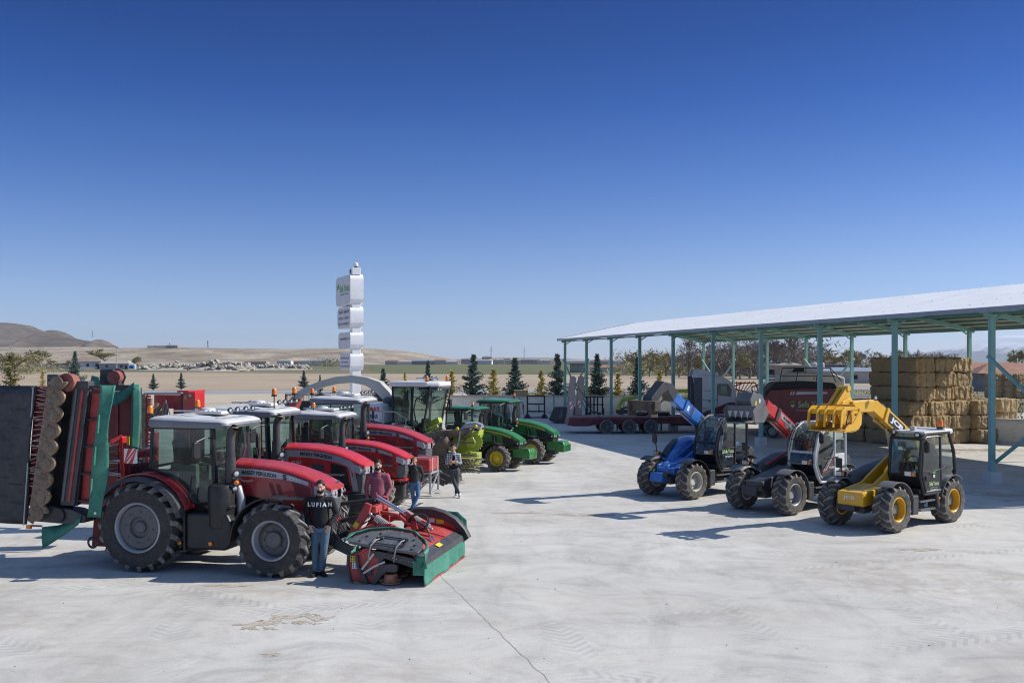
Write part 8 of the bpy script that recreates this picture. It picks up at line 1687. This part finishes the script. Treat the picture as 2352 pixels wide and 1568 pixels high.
for x in (-1.1,-.2,.9,2.0): m.tube([(x,-1.05,3.15),(x+(.15 if x < 1.9 else -.35),-1.05,3.95)],.025,5)
m.tube([(-1.0,-1.05,3.95),(1.7,-1.05,3.95)],.025,5); m.tube([(-1.05,-1.05,3.5),(1.95,-1.05,3.5)],.02,5); m.tube([(1.7,-1.05,3.95),(2.3,-1.05,3.2)],.025,5); m.build('railing', BLK, BR); m = MB(); m.box((.8,-1.0,3.35),(.12,.1,.14)); m.build('lamp', ORG, BR, 0, bev=.02)
# pale machine hood behind the baler
PH = thing('forage_wagon', 'cream covered machine with opened white flap behind the red baler', 'farm machine', (wx(1850,63.5), 63.5, 0), 0)
m = MB(); m.prism([(-1.8,.6),(-1.7,3.5),(-1.3,3.62),(1.5,3.55),(2.2,3.3),(2.2,.6)], -1.0, 1.0); m.build('hull', CREAM, PH, 0, bev=.1, seg=3)
m = MB(); m.prism([(-1.5,3.5),(-1.0,4.0),(-.2,4.05),(.0,3.9),(-.4,3.5)], -.7, .7); m.build('intake_box', CREAM, PH, 0, bev=.05); m = MB(); m.prism([(-1.1,3.66),(-.85,3.92),(-.3,3.92),(-.3,3.66)], -.72, -.69); m.build('intake_mesh', BLK, PH, 0); m = MB(); m.prism([(-.2,3.5),(.0,4.1),(.35,3.9),(1.3,3.6)], -.6, .5); m.build('open_flap', WHT, PH, 0); m = MB(); [m.lathe([(.001,-.1),(.5,-.1),(.5,.1),(.001,.1)],18,Matrix.Translation((x,-1.0,.5))) for x in (-1.1,1.2)]; m.build('wheel', TYRE, PH)
# orange-red hay rake
HR = thing('hay_rake', 'orange red rotary hay rake with folded arms right of the lorry', 'hay rake', (wx(1718,66), 66, 0), R(10))
m = MB(); [m.tube([(x,0,.3),(x+.3,0,1.6),(x+.1,.1,2.6),(x+.9,.1,2.9)],.05,6) for x in (-1.2,.2)]; m.tube([(-1.3,0,2.6),(1.0,0,2.0)],.06,6); m.tube([(-.9,0,2.9),(.5,0,2.9),(.9,0,2.0)],.05,6); m.box((0,0,1.0),(2.0,.3,.2)); [m.tube([(-.9,.1*k,1.2),(-1.0+.3*k,.2,3.0)],.03,5) for k in range(6)]
m.build('arms', pm('orange_red_paint',(.50,.06,.02),.5,dust=.3), HR)
m = MB(); rnd = random.Random(4)
for cx, cz in ((.6,2.2),(.9,1.5)):
    for k in range(12): a = k*.52; m.tube([(cx,0,cz),(cx+.6*math.cos(a),-.2,cz+.55*math.sin(a)),(cx+.72*math.cos(a+.2),-.35,cz+.66*math.sin(a+.2))],.018,4)
m.build('tines', BLK2, HR)
# cars on the road verge
def car(label, X, Y, ang, mt):
    t = thing('parked_car', label, 'car', (X, Y, 0), R(ang))
    prof = [(-2.1,.35),(-2.15,.75),(-1.95,.95),(-1.45,1.02),(-.85,1.42),(.35,1.45),(1.05,1.02),(1.95,.85),(2.12,.6),(2.1,.35)]
    m = MB(); m.prism(prof, -.82, .82); b = m.build('body', mt, t, 0, bev=.12, seg=4)
    for s in (-1, 1): m = MB(); m.prism([(-1.25,1.04),(-.80,1.36),(-.20,1.38),(-.20,1.04)], s*.825-.01, s*.825+.01); m.build('window', BLK, b, 0); m = MB(); m.prism([(-.12,1.04),(-.12,1.38),(.32,1.38),(.88,1.03)], s*.825-.01, s*.825+.01); m.build('window', BLK, b, 0)
    m = MB(); m.box((-2.08,.6,.78),(.12,.3,.16)); m.box((-2.08,-.6,.78),(.12,.3,.16)); m.build('tail_light', SREDW, b, 0)
    for x in (-1.3, 1.3):
        for s in (-1, 1): wheel(t, x, s*.76, .32, .2, .2, SILV, TYRE, 'deep', SILV, 30)
    return t
car('white saloon car parked beyond the wall behind the shed columns', wx(1775,172), 172, -12, WHT)
car('white car at the road edge right of the other, partly hidden by the baler', wx(1803,166), 166, -60, WHT)
# pallet-fork frames, loader bucket, green grab
def fork(label, X, Y, w, h, ang, low=True):
    t = thing('pallet_fork_frame', label, 'fork frame', (X, Y, 0), R(ang)); m = MB()
    for x in (-w/2, w/2): m.box((x,0,h/2),(.12,.10,h))
    for z in (h-.05, h*.62, h*.30): m.box((0,0,z),(w,.08,.10))
    m.box((w*.18,0,h*.45),(.08,.08,h*.4)); m.build('frame', BLK, t, 0, bev=.01)
    m = MB(); [m.prism([(x-.3,0),(x+.3,0),(x+.1,.3),(x-.1,.3)],-.25,.25) for x in (-w/2,w/2)]; m.box((0,0,.06),(w,.1,.08)); m.build('feet', BLK, t, 0)
    return t
fork('black empty fork frame standing before the relief wall', wx(1231,76), 76, 1.3, 1.75, 0); 
t = thing('pallet_fork_frame', 'black fork carriage with upright bars between the first shed columns', 'fork frame', (wx(1366,71), 71, 0)); m = MB(); [m.box((x,0,1.15),(.10,.10,1.3)) for x in (-.55,-.3,-.05,.2,.55)]; m.box((0,0,1.8),(1.3,.1,.08)); m.box((0,0,1.25),(1.3,.1,.08)); [m.box((x,0,.5),(.12,.14,1.0)) for x in (-.62,.62)]; [m.box((x,-.3,.35),(.2,.5,.7)) for x in (-.4,.3)]; m.build('frame', BLK, t, 0, bev=.01); m = MB(); m.box((0,-.2,.7),(.5,.1,.15)); m.build('green_bracket', GRN, t, 0)
t = thing('loader_bucket', 'dark loader bucket tipped on the slab left of the trailer ramps', 'bucket', (wx(1292,70), 70, 0), R(-6)); m = MB(); m.prism([(-.95,.25),(-.55,1.15),(.9,1.15),(1.05,.3),(.3,.02),(-.5,.02)], -.6, .5); m.build('shell', BLK2, t, 0, bev=.04); m = MB(); m.prism([(-.25,.3),(-.1,1.0),(.1,1.0),(-.02,.3)], -.64, -.6); m.build('rib', GRY, t, 0)
t = thing('log_grab', 'lime green grab arm and hitch lying behind the trailer', 'grab', (wx(1440,68), 68, 0)); m = MB(); m.tube([(-.5,0,.8),(-.55,0,1.3),(-.3,0,1.7),(.3,0,1.8),(1.0,0,2.0)],[.12,.14,.15,.13,.12],8); m.build('arm', LIME, t); m = MB(); m.box((-.1,0,.9),(1.3,.3,.25)); m.ball((-.4,0,.75),.2,8); m.tube([(-.6,0,1.0),(.6,0,1.4)],.07,6); m.build('hitch', BLK2, t)
t = thing('green_machine', 'lime green implement half hidden behind the lorry cab', 'farm machine', (wx(1570,72), 72, 0)); m = MB(); m.box((0,0,2.2),(1.4,.8,.25)); m.box((0,0,1.3),(1.5,.9,.9)); m.build('housing', LIME, t, 0, bev=.05)
# ================================================================ haze
hm = MB(); hm.box((0, 12000, 308), (44000, 25900, 620)); hz_o = hm.build('haze', None, sm=0); hz_o.location = (0, 0, 0); hz_o['kind'] = 'stuff'
mt = bpy.data.materials.new('haze_air'); mt.use_nodes = True; nt = mt.node_tree; nt.nodes.clear(); o_ = nt.nodes.new('ShaderNodeOutputMaterial'); v_ = nt.nodes.new('ShaderNodeVolumePrincipled'); v_.inputs['Density'].default_value = .00003; v_.inputs['Color'].default_value = (.75,.86,1,1); v_.inputs['Anisotropy'].default_value = .2
nt.links.new(v_.outputs[0], o_.inputs['Volume']); hz_o.data.materials.append(mt)
